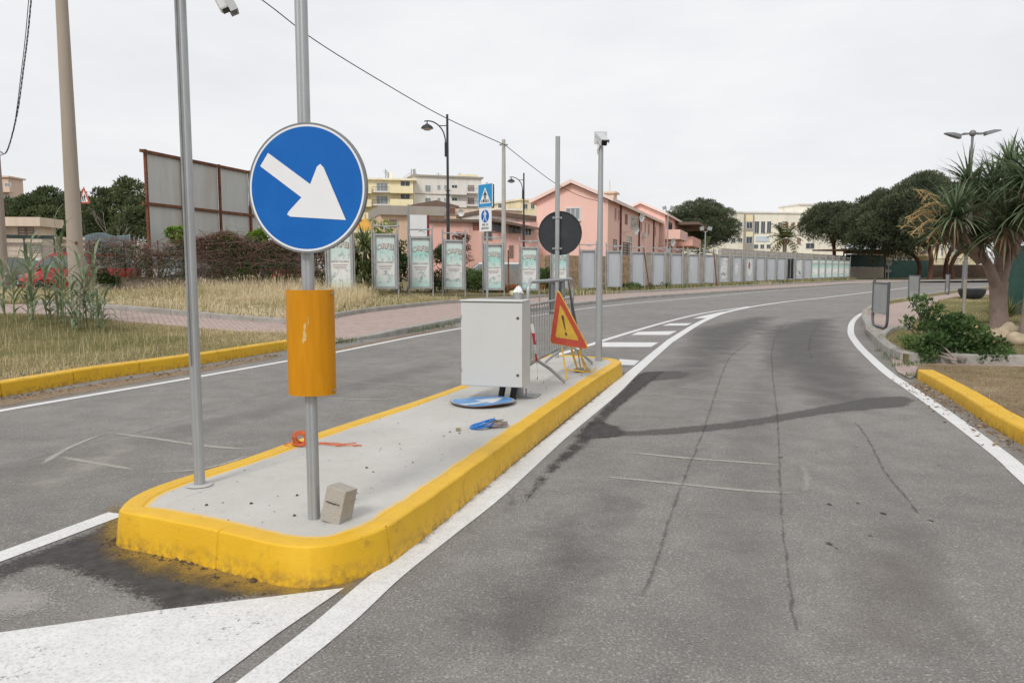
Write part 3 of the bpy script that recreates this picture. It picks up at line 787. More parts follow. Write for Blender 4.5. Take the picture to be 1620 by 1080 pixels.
mb=MB(); mb.tube(cr([Vector((0,0,3.16)),ct*.4+Vector((0,0,.6*3.2)),ct+Vector((-.005,.06,.07))],5),.014,8); mb.cyl((0.0,0,3.2),(.05,-.01,3.2),.03,n=12); mb.build('bracket',WHITEM,cp,smooth=True)
mb=MB(); mb.lathe([(.06,-.004),(.075,.004),(.07,.006),(.032,.008)],20); mb.build('mortar_collar',SLAB if False else M('mortar',(.46,.45,.43),.9,var=.1,bump=.3),cp,smooth=True)
# ------------------------------------------------------------------ round sign seen from behind
b2=G(880.5,565.5,ZI)
rs=thing('direction_sign','plain grey post with dark back of a round sign turned away, behind the steel barrier','road sign',b2,0)
htop=at(886,216,b2.y).z-ZI
pole_mesh(.032,htop).build('post',GALV,rs,smooth=True)
c=at(886,369,b2.y+.05)-b2
mb=MB(); mb.disc(.3,.005,c,(-1,0,0),n=64); mb.ring(.292,.302,.02,c+Vector((0,.003,0)),(-1,0,0),n=64)
pl=mb.build('sign_plate',DARKM,rs)
mb=MB(); mb.disc(.285,.001,c+Vector((0,.002,0)),(-1,0,0),n=64); mb.build('blue_field',BLUE,pl)
for dz in (.21,-.21):
    mb=MB(); mb.lathe([(.034,c.z+dz-.014),(.040,c.z+dz-.012),(.040,c.z+dz+.012),(.034,c.z+dz+.014)],20,cap=False)
    mb.box((0,.036,c.z+dz),(.13,.014,.026)); mb.build('clamp',GALV,rs)
t2=at(886,440,b2.y+.07).z-ZI; bt2=t2-.5
vs=[];fs=[];n=16
for z in (bt2,t2):
    for rr in (.116,.113):
        for j in range(n+1):
            a=R(-16)+R(212)*j/n
            vs.append((rr*math.cos(a)*1.0,-.01+rr*math.sin(a)*.8,z))
m=n+1
for j in range(n):
    fs.append((j,j+1,2*m+j+1,2*m+j)); fs.append((m+j+1,m+j,3*m+j,3*m+j+1)); fs.append((j,m+j,m+j+1,j+1)); fs.append((2*m+j,2*m+j+1,3*m+j+1,3*m+j))
mb=MB(); mb.add(vs,fs); mb.build('delineator',GALVD,rs,smooth=True)
for z in (t2-.03,bt2+.05):
    mb=MB(); mb.lathe([(.034,z-.016),(.042,z-.014),(.042,z+.014),(.034,z+.016)],20,cap=False); mb.box((0,.03,z),(.22,.012,.03))
    mb.build('clamp',M('blue_clamp',(.30,.40,.50),.5,.3,var=.2,scale=20),rs)
# ------------------------------------------------------------------ far camera pole
b3=G(947,570.5,ZI)
fp=thing('camera_pole','slim grey pole with small white camera on top at the island far end','camera pole',b3,0)
h3=at(953,232,b3.y).z-ZI
pole_mesh(.047,h3,groove=False,r_top=.032).build('pole',GALV,fp,smooth=True)
cc=at(953,224,b3.y-.14)-b3
cctv(fp,cc+Vector((0,.07,.03)),(.16,-.80,-.42),1.0)
mb=MB(); mb.box((-.01,.02,h3-.02),(.07,.05,.10)); mb.tube([(-.035,0,h3-.1),(-.045,-.03,h3-.04),(-.02,-.05,h3+.03)],.014,8); mb.build('bracket',WHITEM,fp)
mb=MB(); mb.box(cc+Vector((-.005,.17,.075)),(.17,.012,.17)); mb.build('mounting_box',M('pale_plastic',(.60,.62,.63),.5,var=.03),fp,bevel=.005)
# ------------------------------------------------------------------ electrical cabinet
fl=at(728,608,7.12); fr=at(826.5,614,6.96)
phi=R(-15)
ca=thing('electrical_cabinet','pale grey metal electrical cabinet with two locks raised on a post in the island centre','cabinet',(fr.x,fr.y,ZI),phi)
W_,D_=.60,.29; zb=fr.z-ZI; Hc=.80
mb=MB(); mb.box((-W_/2,D_/2+.02,zb+Hc/2),(W_,D_,Hc)); bd=mb.build('body',CABW,ca,bevel=.008)
mb=MB(); mb.box((-W_/2,.009,zb+Hc/2-.004),(W_-.006,.018,Hc-.02)); dr=mb.build('door',CABW,ca,bevel=.005)
mb=MB(); mb.box((-W_/2,D_/2+.01,zb+Hc+.005),(W_+.012,D_+.04,.012)); mb.build('top_cover',CABW,ca,bevel=.004)
for z in (zb+.12,zb+Hc-.15):
    mb=MB(); ry=Matrix.Rotation(R(90),3,'X'); mb.lathe([(.0,.0),(.013,.0),(.013,.006),(.009,.008),(.0,.008)],18,(-.045,0,z),ry); mb.cyl((-.045,-.004,z),(-.045,-.0095,z),.0045,n=8)
    mb.build('lock',M('lock_metal',(.09,.09,.09),.4,.5),ca)
mb=MB(); mb.box((-.004,-.004,zb+Hc*.49),(.007,.012,.10)); mb.build('handle',CABW,ca,bevel=.003)
for z in (zb+.15,zb+Hc-.15): mb=MB(); mb.cyl((-W_+.004,-.002,z-.02),(-W_+.004,-.002,z+.02),.005,n=8); mb.build('hinge',GALVD,ca)
for x,mt in ((-.245,BLACKP),(-.13,BLACKP)):
    mb=MB(); mb.tube([(x+.006*math.sin(i*.4),.17+.004*(i%2),zb+.02-i*(zb+.04)/16) for i in range(17)],[.032 if i%2 else .028 for i in range(17)],14); mb.build('conduit',mt,ca,smooth=True)
mb=MB(); mb.cyl((-.135,D_+.085,0),(-.135,D_+.085,zb+Hc+.075),.05,n=20); mb.build('post',GALVD,ca,smooth=True)
mb=MB(); mb.box((-.06,D_+.06,.006),(.26,.22,.012)); mb.cyl((-.03,D_-.02,.01),(-.03,D_-.02,.09),.008,n=8); mb.build('base_plate',GALVD,ca)
mb=MB()
pts=[]
for i in range(11):
    for j in range(5):
        a=2*math.pi*i/11; th=j/4
        r_=.052*(1-th)**.6*(1+.22*random.uniform(-1,1)); pts.append((-.135+r_*math.cos(a),D_+.085+r_*math.sin(a),zb+Hc+.075+th*.06+.012*random.uniform(-1,1)))
mb.add(pts,[(i*5+j,((i+1)%11)*5+j,((i+1)%11)*5+j+1,i*5+j+1) for i in range(11) for j in range(4)]+[tuple(i*5+4 for i in range(11))])
rg=mb.build('rag',M('white_rag',(.72,.72,.71),.9,var=.06)); rg.parent=None
rg.matrix_world=Matrix.Translation((fr.x,fr.y,ZI))@Matrix.Rotation(phi,4,'Z'); tag(rg,'crumpled white rag stuffed into the open top of the post behind the cabinet','rag')
# ------------------------------------------------------------------ fallen round sign
p=G(764,637.5,ZI)
fs_=thing('fallen_sign','bent faded blue arrow sign plate lying flat beneath the cabinet','road sign',p,R(8))
def wob(x,y): return .012+.018*max(0,-y/.3)**2+.03*max(0,(x*x)/.09)*.5+.008*math.sin(x*11)
def wobmesh(poly,dz,name,mat,par):
    o=sheet(name,poly,wob,mat,step=.05,kind=None,dz=dz); o.parent=par; return o
circ=lambda r,n=56:[(r*math.cos(2*math.pi*i/n),r*math.sin(2*math.pi*i/n)) for i in range(n)]
pl=wobmesh(circ(.30),.0,'sign_plate',M('sign_rusty_edge',(.16,.10,.07),.7,var=.3,scale=30),fs_)
s_=pl.modifiers.new('thickness','SOLIDIFY'); s_.thickness=.006; s_.offset=-1
wobmesh(circ(.292),.0015,'white_border',WHITEM,pl)
wobmesh(circ(.283),.0025,'blue_field',BLUEF,pl)
ap=arrow_poly()
ca_,sa_=math.cos(R(66)),math.sin(R(66))
wobmesh([(x*ca_-y*sa_,x*sa_+y*ca_) for x,y in ap],.0035,'arrow',M('faded_white',(.62,.64,.66),.5,var=.1,scale=12),pl)
# ------------------------------------------------------------------ cords
p=G(769,676,ZI)
def coil(loops,R0,thick,squash=.8,hgt=.06,seed=1,open_=6.1):
    rr=random.Random(seed); path=[]
    for i in range(int(loops*22)):
        a=2*math.pi*i/22; kk=i/22; r=R0*(1+.13*math.sin(kk*2.4+seed))
        path.append(Vector((r*math.cos(a)+.012*math.sin(kk*1.9+seed),r*squash*math.sin(a)+.01*math.sin(kk*3.1),thick+hgt*(.5+.4*math.sin(kk*2.1+seed))*(.55+.45*math.sin(a+seed)))))
    return cr(path,2)
bc=thing('cable_coil','small coil of bright blue and grey cable lying near the right kerb of the island','cable coil',p,R(25))
mb=MB(); mb.tube([q+Vector((-.03,0,.0)) for q in coil(7,.085,.006,.8,.07,2)],.0055,6); mb.build('blue_cable',M('blue_cable',(.02,.17,.52),.4,var=.15,scale=20),bc,smooth=True)
mb=MB()
for i in range(9):
    o_=Vector((.05+.012*i*.6,-.02,.0)); mb.tube([q*.62+o_+Vector((0,0,.004+.006*(i%4))) for q in coil(1.1,.09,.006,.75,.05,5+i)],.0045,5)
mb.build('grey_cable',M('mauve_grey_cable',(.27,.22,.24),.5,var=.4,scale=30),bc,smooth=True)
mb=MB()
for i in range(5): mb.tube(cr([Vector((.08,-.02+.01*i,.03)),Vector((.13,-.05+.025*i,.035)),Vector((.17,-.06+.05*i,.008)),Vector((.10,-.09+.03*i,.006))],5),.0022,5)
mb.build('loose_wire',M('tan_wire',(.42,.30,.12),.5,var=.3,scale=30),bc,smooth=True)
p=G(478,704,ZI)
oc=thing('rope_coil','tangled orange cord with loose ends lying by the left kerb behind the arrow sign post','cord',p,R(-6))
mb=MB()
mb.tube([Vector((q.x*.9,q.z*1.2-.04,.05+q.y*.9)) for q in coil(7,.052,.004,1.0,.07,9)],.004,5)
mb.tube([Vector((q.x,q.y,q.z)) for q in coil(3,.07,.004,.8,.02,4)],.0035,5)
for i,(ex,ey) in enumerate(((.42,.03),(.36,.10),(.30,.02))):
    mb.tube(cr([Vector((.03,.0,.02)),Vector((.14,.03+.02*i,.006)),Vector((.25,.0+.03*i,.006)),Vector((ex,ey,.005)),Vector((ex-.05,ey-.04,.005))],6),.0032,5)
mb.tube(cr([Vector((-.03,0,.02)),Vector((-.09,.02,.012)),Vector((-.12,-.03,.006)),Vector((-.07,-.06,.006))],6),.0032,5)
mb.build('cord',M('orange_cord',(.62,.14,.05),.6,var=.3,scale=25),oc,smooth=True)
# ------------------------------------------------------------------ concrete block against the sign post
p=G(520,827,ZI)
mb=MB(); mb.box((0,.055,.088),(.115,.105,.176),taper=.97)
bl=mb.build('concrete_block',M('block_concrete',(.40,.37,.325),.95,var=.16,scale=14,bump=.7,bscale=90,dirt=(.22,.20,.17),dirtamt=.6,dscale=14),bevel=.004)
for v in bl.data.vertices:
    v.co.x+=.004*math.sin(v.co.z*40); 
bl.location=p; bl.rotation_euler=(R(-5),R(11),R(-24)); tag(bl,'rough grey concrete block leaning against the foot of the arrow sign post','concrete block')
mb=MB(); mb.box((-.012,-.0005,.10),(.055,.003,.004)); mb.box((.026,-.0005,.103),(.03,.003,.003))
o=mb.build('crack',M('dark_crack',(.05,.045,.04),.9),bl); o.location=(0,.0,0); o['label']='thin dark crack across the front of the block'
p=G(725,681,ZI)
mb=MB(); mb.box((0,0,.011),(.034,.026,.022)); o=mb.build('rubble_piece',M('rubble',(.33,.27,.19),.95,var=.3,scale=40,bump=.6),bevel=.004); o.location=p; o.rotation_euler=(0,0,.5)
tag(o,'small tan lump of rubble on the island left of the blue cable','rubble')
# ------------------------------------------------------------------ crowd barrier
A=Vector((.165,7.80,ZI)); B=Vector((.80,10.02,ZI)); d=(B-A); Lb=d.length; ang=math.atan2(d.y,d.x)
ba=thing('crowd_barrier','galvanised steel crowd barrier standing lengthwise on the island behind the cabinet','barrier',A,ang)
mb=MB(); hb,rt=1.10,.019; rc=.11
path=[Vector((0,0,.24))]
path+=[Vector((rc-rc*math.cos(a),0,hb-rc+rc*math.sin(a))) for a in [R(q) for q in (0,20,40,60,80,90)]]
path+=[Vector((Lb-rc+rc*math.sin(a),0,hb-rc+rc*math.cos(a))) for a in [R(q) for q in (0,20,40,60,80,90)]]
path+=[Vector((Lb,0,.24))]
mb.tube(path,rt,12); mb.cyl((0,0,.26),(Lb,0,.26),rt*.9,n=12); mb.cyl((0,0,hb-.24),(Lb,0,hb-.24),rt*.9,n=12)
mb.build('frame',GALV,ba,smooth=True)
mb=MB()
nb=19
for i in range(1,nb):
    x=Lb*i/nb; mb.cyl((x,0,.26),(x,0,hb-.24),.006,n=6)
for i in (4,9,14):
    x=Lb*i/nb; mb.cyl((x,0,hb-.24),(x,0,hb),.006,n=6)
mb.build('bars',GALVD,ba,smooth=True)
for x in (.38,Lb-.22):
    mb=MB()
    for s in (-1,1): mb.tube([(x,0,.25),(x-s*.02,s*.14,.16),(x-s*.03,s*.31,.015)],.017,10)
    mb.build('foot',GALVD,ba,smooth=True)
# striped tape hanging on the barrier's near end
tp=MB(); q0=at(842,505,7.85); ws=[]
tpath=cr([at(841.5,512,7.8),at(846,545,7.78),at(849,572,7.76),at(851,590,7.75),at(850,600,7.74)],8)
vs=[];fs=[];mi=[]
for i,p in enumerate(tpath):
    wd=.022 if i<18 else .010
    wd*= .6+.4*abs(math.sin(i*.5)); t=Vector((math.cos(.5+i*.05),-.6,0)).normalized()
    vs+=[p-t*wd,p+t*wd]
for i in range(len(tpath)-1): fs.append((2*i,2*i+1,2*i+3,2*i+2)); tp_i=(i//4)%2; mi.append(tp_i)
tp.add(vs,fs); tp.m=mi
o=tp.build('barrier_tape',[M('tape_white',(.72,.70,.68),.5,var=.06),M('tape_red',(.55,.03,.04),.5,var=.08)],fix=False)
s_=o.modifiers.new('thickness','SOLIDIFY'); s_.thickness=.001
tag(o,'torn red and white striped tape hanging from the near end of the steel barrier','tape')
# ------------------------------------------------------------------ works warning triangles on stands
def round_tri(a,b,c,r):
    P=[Vector(a),Vector(b),Vector(c)]; outp=[]
    for i in range(3):
        p=P[i];u=(P[i-1]-p).normalized();v=(P[(i+1)%3]-p).normalized()
        for t in (0,.25,.5,.75,1):
            q=p+u*r*(1-t)**2+v*r*t**2+ (u+v)*r*0.0
            outp.append(q)
    return outp
def tri_sign(name,label,BL,BR,T,flip=False,legs=(),bars=()):
    BL,BR,T=Vector(BL),Vector(BR),Vector(T)
    o_=(BL+BR)/2; base=Vector((o_.x,o_.y,ZI))
    t_=thing(name,label,'warning sign',base,0)
    ux=(BR-BL).normalized(); n=ux.cross(T-o_).normalized()       # faces the side from which BL is left
    uz=n.cross(ux)
    w2=(BR-BL).length/2; hh=(T-o_).dot(uz); sk=(T-o_).dot(ux)
    loc=o_-base
    def tri(s,zoff=0):
        cx,cz=sk/3,hh/3
        return [(cx+(x-cx)*s,cz+(z-cz)*s) for x,z in ((-w2,0),(w2,0),(sk,hh))]
    def poly(s,r): return [(p.x,p.y) for p in round_tri(*[(a,b) for a,b in tri(s)],r)]
    mb=MB(); mb.prism(poly(1.0,.07),.010,loc,ux,uz); pl=mb.build('sign_plate',YELR if not flip else DARKM,t_)
    if not flip:
        mb=MB(); mb.prism(poly(.965,.06),.001,loc+n*.0015,ux,uz); mb.build('red_border',REDS,pl)
        mb=MB(); mb.prism(poly(.60,.03),.001,loc+n*.003,ux,uz); mb.build('yellow_field',YELS,pl)
        cx,cz=sk/3,hh/3
        q=lambda u,v:(cx+u+ sk/hh*(v),cz+v)
        mb=MB(); mb.prism([q(-.007,-.035),q(.007,-.035),q(.020,.12),q(.017,.135),q(0,.142),q(-.017,.135),q(-.020,.12)],.001,loc+n*.0045,ux,uz)
        mb.prism([q(.019*math.cos(a*.6),-.078+.023*math.sin(a*.6)) for a in range(10)],.001,loc+n*.0045,ux,uz)
        mb.build('exclamation_mark',M('worn_black_print',(.10,.075,.045),.6,var=.3,scale=30),pl)
    mb=MB()
    for a,b in legs: mb.cyl(Vector(a)-base,Vector(b)-base,.009,n=8)
    for a,b in bars: mb.cyl(Vector(a)-base,Vector(b)-base,.007,n=8)
    mb.build('stand',YELR,t_,smooth=True)
    return t_
zg=ZI+.01
lg=[(at(889,549,8.55),G(897,600,zg)),(at(903,551,8.42),at(914,586,8.62)),(at(882,470,8.45),at(914,586,8.62))]
br_=[(at(895,584,8.42),at(932,589,8.48)),(at(914,586,8.62),at(895,584,8.42)),(at(932,589,8.48),at(943,582,8.75))]
tri_sign('warning_sign','worn red and yellow triangle with exclamation mark leaning forward on its folding stand','%s'%'' or (0,0,0),(0,0,0),(0,0,0)) if False else None
tri_sign('warning_sign','worn red and yellow triangle with exclamation mark leaning forward on its folding stand',at(869.5,543,8.7),at(932,553,8.2),at(881.5,456,8.37),False,lg,br_)
lg2=[(at(914,553,8.95),G(918,580,zg)),(at(918,553,8.95),G(924,578,zg)),(at(916,556,8.85),at(932,588,8.6)),(at(917,555,8.9),at(926,586,8.6))]
tri_sign('warning_sign','second triangle sign seen edge on from its dark back, resting on the barrier end',at(921,553,8.75),at(912,548,9.3),at(898.5,437,9.45),True,lg2,())
p=G(921,588,ZI)
mb=MB(); mb.sphere((0,0,.022),.1,12,6,(1.1,.75,.28)); o=mb.build('ballast_stone',M('flat_stone',(.24,.235,.225),.9,var=.25,scale=16,bump=.6),smooth=True); o.location=p
tag(o,'flat grey stone weighing down the stand of the warning triangle','stone')
# ------------------------------------------------------------------ materials
GLASS=M('dark_glass',(.05,.06,.07),.15,var=.3,scale=.8,spec=.6)
GLASSL=M('pale_window',(.25,.28,.30),.25,var=.3,scale=.7,spec=.5)
def wallm(name,col,d=(.25,.22,.19),amt=.35): return M(name,col,.9,var=.06,scale=1.2,bump=.15,bscale=8,dirt=d,dirtamt=amt,dscale=.5,streak=True)
W_YEL=wallm('yellow_render',(.86,.76,.50)); W_YEL2=wallm('pale_yellow_render',(.86,.79,.60)); W_WHI=wallm('white_render',(.74,.71,.67))
W_TAN=wallm('tan_render',(.68,.50,.36)); W_PINK=wallm('pink_render',(.84,.55,.48),(.74,.50,.43),.5); W_PINK2=wallm('salmon_render',(.80,.47,.40))
W_CRM=wallm('cream_render',(.88,.84,.72)); W_GREY=wallm('grey_concrete_band',(.36,.33,.29)); W_BEI=wallm('beige_render',(.68,.55,.43)); W_PB=wallm('pink_beige_render',(.66,.50,.41))
ROOFB=M('brown_roof',(.16,.115,.09),.9,var=.25,scale=3); ROOFP=M('pink_fascia',(.80,.62,.56),.8,var=.08); ROOFT=M('roof_tile',(.30,.19,.14),.9,var=.25,scale=5)
FRAMEW=M('white_frame',(.66,.66,.65),.5,var=.05); SHUT=M('red_brown_shutter',(.22,.07,.05),.7,var=.2,scale=10); SHUTG=M('dark_green_shutter',(.02,.07,.045),.6,var=.2); RAILM=M('dark_rail',(.07,.06,.055),.6,var=.2)
SHUTB=M('grey_brown_shutter',(.26,.20,.18),.7,var=.15)
PIPE=M('dark_red_pipe',(.16,.04,.035),.5,var=.1)
BLOCK=M('block_wall',(.45,.405,.345),.95,var=.14,scale=2.2,bump=.4,bscale=6,dirt=(.22,.19,.15),dirtamt=.5,dscale=.7)
STONE=M('rubble_stone',(.34,.24,.15),.95,var=.45,scale=4,bump=.8,bscale=5,dirt=(.16,.11,.07),dirtamt=.7,dscale=3)
RUST=M('rusty_iron',(.15,.055,.03),.85,var=.5,scale=7,bump=.3,dirt=(.30,.14,.06),dirtamt=.6,dscale=5)
ZINC=M('weathered_zinc_sheet',(.53,.535,.515),.6,.1,var=.07,scale=1.2,dirt=(.34,.22,.12),dirtamt=.4,dscale=.9,streak=True)
POLEC=M('pole_concrete',(.36,.31,.255),.9,var=.1,scale=3,bump=.25,bscale=60,dirt=(.25,.21,.17),dirtamt=.5,dscale=1.4,streak=True)
# ------------------------------------------------------------------ facade helper
class Fac:
    def __init__(s,p0,p1):
        s.p0=Vector((p0.x,p0.y,0)); s.p1=Vector((p1.x,p1.y,0)); s.u=(s.p1-s.p0).normalized(); s.L=(s.p1-s.p0).length
        s.n=Vector((s.u.y,-s.u.x,0)); s.ang=math.atan2(s.u.y,s.u.x)
    def loc(s,px,py):
        d=ray(px,py); o=Vector((0,0,CH)); t=(s.p0-o).dot(s.n)/d.dot(s.n); q=o+d*t
        return ((q-s.p0).dot(s.u), q.z)
    def rect(s,x0,y0,x1,y1):
        a=s.loc(x0,(y0+y1)/2)[0]; b=s.loc(x1,(y0+y1)/2)[0]; xm=(x0+x1)/2
        return a,b,s.loc(xm,y1)[1],s.loc(xm,y0)[1]
def fbox(mb,a,b,z0,z1,d0,d1):      # box in facade frame: a..b along, d0..d1 depth (negative = proud)
    return mb.box(((a+b)/2,(d0+d1)/2,(z0+z1)/2),(abs(b-a),abs(d1-d0),abs(z1-z0)))
class Part:                         # a facade of a thing, possibly turned against the thing's own frame
    def __init__(s,par,fac,org): s.par=par; s.f=fac; s.rot=Matrix.Rotation(fac.ang,4,'Z'); s.org=fac.p0-Vector((org.x,org.y,0))
    def put(s,mb,name,mat,par=None,**k):
        o=mb.build(name,mat,par or s.par,**k)
        if par is None: o.matrix_local=Matrix.Translation(s.org)@s.rot
        return o
    def window(s,x0,y0,x1,y1,frame=FRAMEW,pane=GLASS,mull=1,fw=.08,sill=False):
        a,b,z0,z1=s.f.rect(x0,y0,x1,y1); mb=MB()
        fbox(mb,a-fw,b+fw,z1,z1+fw,-.05,.02); fbox(mb,a-fw,b+fw,z0-fw,z0,-.07 if not sill else -.2,.02)
        fbox(mb,a-fw,a,z0,z1,-.05,.02); fbox(mb,b,b+fw,z0,z1,-.05,.02)
        for i in range(1,mull+1):
            x=a+(b-a)*i/(mull+1); fbox(mb,x-.025,x+.025,z0,z1,-.03,.0)
        w=s.put(mb,'window',frame); mb=MB(); fbox(mb,a+.001,b-.001,z0+.001,z1-.001,-.015,.01); s.put(mb,'pane',pane,par=w)
        return w
    def shutter(s,x0,y0,x1,y1,mat=SHUT):
        a,b,z0,z1=s.f.rect(x0,y0,x1,y1); mb=MB(); m=(a+b)/2; n=max(3,int((z1-z0)/.22))
        for p,q in ((a,m-.02),(m+.02,b)):
            fbox(mb,p,p+.05,z0,z1,-.06,.02); fbox(mb,q-.05,q,z0,z1,-.06,.02)
            for i in range(n+1):
                z=z0+(z1-z0)*i/n; fbox(mb,p+.05,q-.05,max(z0,z-.07),min(z1,z+.05),-.045,.015)
        return s.put(mb,'shutter',mat)
    def band(s,name,x0,y0,x1,y1,mat,d0=-.15,d1=.0):
        a,b,z0,z1=s.f.rect(x0,y0,x1,y1); mb=MB(); fbox(mb,a,b,z0,z1,d0,d1); return s.put(mb,name,mat)
    def balcony(s,x0,y0,x1,y1,mat,depth=1.2,rail=False,slab=None):
        a,b,z0,z1=s.f.rect(x0,y0,x1,y1); mb=MB(); fbox(mb,a,b,z0-.12,z0+.12,-depth,0)
        if not rail:
            fbox(mb,a,b,z0+.12,z1,-depth,-depth+.12); fbox(mb,a,a+.12,z0+.12,z1,-depth+.12,0); fbox(mb,b-.12,b,z0+.12,z1,-depth+.12,0)
        o=s.put(mb,'balcony',mat)
        if rail:
            mb=MB(); fbox(mb,a,b,z1-.05,z1,-depth,-depth+.05)
            n=int((b-a)/.25)
            for i in range(n+1): x=a+(b-a)*i/max(1,n); fbox(mb,x-.015,x+.015,z0+.12,z1-.05,-depth+.01,-depth+.04)
            s.put(mb,'railing',RAILM,par=o)
        return o
def block(name,label,pxL,YL,pxR,YR,py_top,depth,wall,cat='building',ztop=None,roof=None,over=.25,zb=-.2):
    a=at(pxL,400,YL); b=at(pxR,400,YR); f=Fac(a,b); zt=ztop if ztop else f.loc((pxL+pxR)/2,py_top)[1]
    t=thing(name,label,cat,(a.x,a.y,0),0)
    P=Part(t,f,a); mb=MB(); fbox(mb,0,f.L,zb,zt,0,depth); P.put(mb,'wall',wall)
    if roof:
        mb=MB(); fbox(mb,-over,f.L+over,zt,zt+.3,-over,depth+over); P.put(mb,'roof',roof)
    P.zt=zt; P.t=t; P.D=depth; return P
# ------------------------------------------------------------------ apartment blocks
Y=block('apartment_building','yellow apartment block with stacked balconies, seen beside the big blue arrow sign',545,130,655,132,285,14,W_YEL,roof=W_YEL2,over=.6)
for k in range(6):
    dy=20.6*k
    Y.window(596,290+dy,613,302+dy,pane=GLASSL,mull=2)
    Y.window(634,287+dy,648,297+dy,pane=GLASS)
    Y.window(563,289+dy,577,299+dy,pane=GLASS)
    Y.balcony(589,296.5+dy,616,304.5+dy,FRAMEW,1.3,rail=True)
    Y.balcony(617,296+dy,653,306+dy,W_YEL,1.8); Y.balcony(552,296+dy,588,306+dy,W_YEL,1.6)
Y.band('chimney',616.5,268,621,279,W_YEL2,3,4.2)
mb=MB()
a,b,z0,z1=Y.f.rect(610,262,618,279)
for i in range(4): mb.cyl((a+i*.28,4.6,z0),(a+i*.28,4.6,z1-.3*i),.05,n=5); mb.box((a+i*.28,4.6,z1-.4-.3*i),(.9,.05,.05))
Y.put(mb,'antenna',RAILM)
a,b,z0,z1=Y.f.rect(646,262,656,279); mb=MB(); mb.cyl((a+.7,4.6,z0),(a+.7,4.6,z1),.09,n=6); mb.box((a+1.2,4.6,z1-.8),(.5,.3,1.6)); mb.box((a-.1,4.6,z0+.7),(1.6,.08,.08),Matrix.Rotation(-.6,3,'Y')); Y.put(mb,'antenna_mast',M('mast_grey',(.35,.35,.35),.6))
Wh=block('apartment_building','grey white apartment block with cluttered balconies, right of the yellow block',655.5,134,762,138,281,14,W_WHI,roof=W_GREY,over=.3)
for k in range(4):
    dy=20*k
    for x0,x1 in ((673,681),(692,696.5),(703,707.5)): Wh.window(x0,293.5+dy,x1,303+dy if x0<680 else 299.5+dy,pane=GLASSL)
    Wh.window(715,293+dy,723,300+dy); Wh.window(740,293+dy,750,303+dy,pane=SHUTB,mull=2)
    Wh.balcony(711,299+dy,735,308+dy,W_WHI,1.4); Wh.balcony(735.5,299+dy,758,306+dy,W_WHI,1.4,rail=True)
    Wh.band('string_course',656,306.5+dy,710,307.6+dy,W_GREY,-.12,0)
Wh.band('stair_tower',733,274,761,282,W_YEL,2,9); 
mb=MB()
for x in (664,700,735): 
    a,b,z0,z1=Wh.f.rect(x,270,x+1,281); mb.cyl((a,3,z0),(a,3,z1),.04,n=5); mb.box((a,3,z1-.3),(1.0,.04,.04))
Wh.put(mb,'antenna',RAILM)
# ------------------------------------------------------------------ middle ground houses
T=block('house','tan house with a grey concrete roof band behind the second poster frame',602,74,762,77,341,9,W_TAN)
T.band('roof_band',600,326.5,703,341,W_GREY,-.5,9.2)
T.window(617,349,627,358,frame=SHUTB,pane=SHUTB); T.window(712,330,719,338,frame=SHUTB,pane=SHUT)
T.band('upper_wall',703.5,330,760,341,W_BEI,.3,8)
Gb=block('house','brown gable roofed house rising above the tan house',655,84,722,86,328,8,W_GREY)
a,b,z0,z1=Gb.f.rect(652,317,725,328.5); mb=MB(); m=(a+b)/2
mb.prism([(a,z0),(a,z0+.25),(m,z1),(b,z0+.25),(b,z0)],8.6,(0,-.3,0)); o=mb.build('roof',ROOFB,Gb.t); o.matrix_local=Matrix.Translation(Gb.org)@Gb.rot
S=block('house','long white flat roofed house behind the pedestrian crossing sign',764,68,850,70,339,7,W_WHI)
a,b,z0,z1=S.f.rect(762,333,852,342); mb=MB(); mb.add([(a,-.3,z1),(b,-.3,z0),(b,7.3,z0),(a,7.3,z1),(a,-.3,z1-.35),(b,-.3,z0-.35),(b,7.3,z0-.35),(a,7.3,z1-.35)],[(0,1,2,3),(7,6,5,4),(0,4,5,1),(1,5,6,2),(2,6,7,3),(3,7,4,0)]); S.put(mb,'roof',ROOFB)
S.window(777,346,790,352)
Pk=block('house','low salmon pink house with brown pergola roof behind the poster frames',679,58,851,60,350.5,6,W_PINK2)
Pk.band('roof',677,347,770,351.5,ROOFB,-.35,6.3); Pk.shutter(748,353,766,364); Pk.window(767,367,777,378,frame=SHUTB); Pk.window(776,353,800,366,mull=3,frame=SHUTB); Pk.window(806,357,822,368,mull=2,frame=SHUTB); Pk.window(826,362,840,372,mull=2)
Pk.shutter(805,388,812,408,SHUTB); 
a,b,z0,z1=Pk.f.rect(772,347,846,361); mb=MB(); mb.add([(a,-1.2,z1),(b,-1.2,z0),(b,1,z0+.25),(a,1,z1+.25),(a,-1.2,z1-.2),(b,-1.2,z0-.2),(b,1,z0+.05),(a,1,z1+.05)],[(0,1,2,3),(7,6,5,4),(0,4,5,1),(1,5,6,2),(2,6,7,3),(3,7,4,0)]); Pk.put(mb,'pergola_roof',ROOFB)
def dish(P,px,py,r,d=-.3,turn=-.4):
    s_,z=P.f.loc(px,py); mb=MB(); rt=Matrix.Rotation(R(100),3,'X')@Matrix.Rotation(turn,3,'Y')
    mb.lathe([(0,0),(r*.5,.03),(r*.85,.1),(r,.16),(r*.98,.17),(r*.8,.12),(0,.02)],18,(s_,d-.25,z),rt,cap=False); mb.cyl((s_,d-.2,z),(s_+.1,.05,z-.25),.03,n=6); mb.cyl((s_,d-.3,z-.1),(s_,d-.75,z-.05),.02,n=5)
    return P.put(mb,'satellite_dish',FRAMEW,smooth=True)
dish(Pk,729,337,.27,-.1); a,z=Pk.f.loc(729,345); mb=MB(); mb.cyl((a,.2,z-.6),(a,.0,z+.5),.04,n=6); Pk.put(mb,'dish_mast',RAILM)
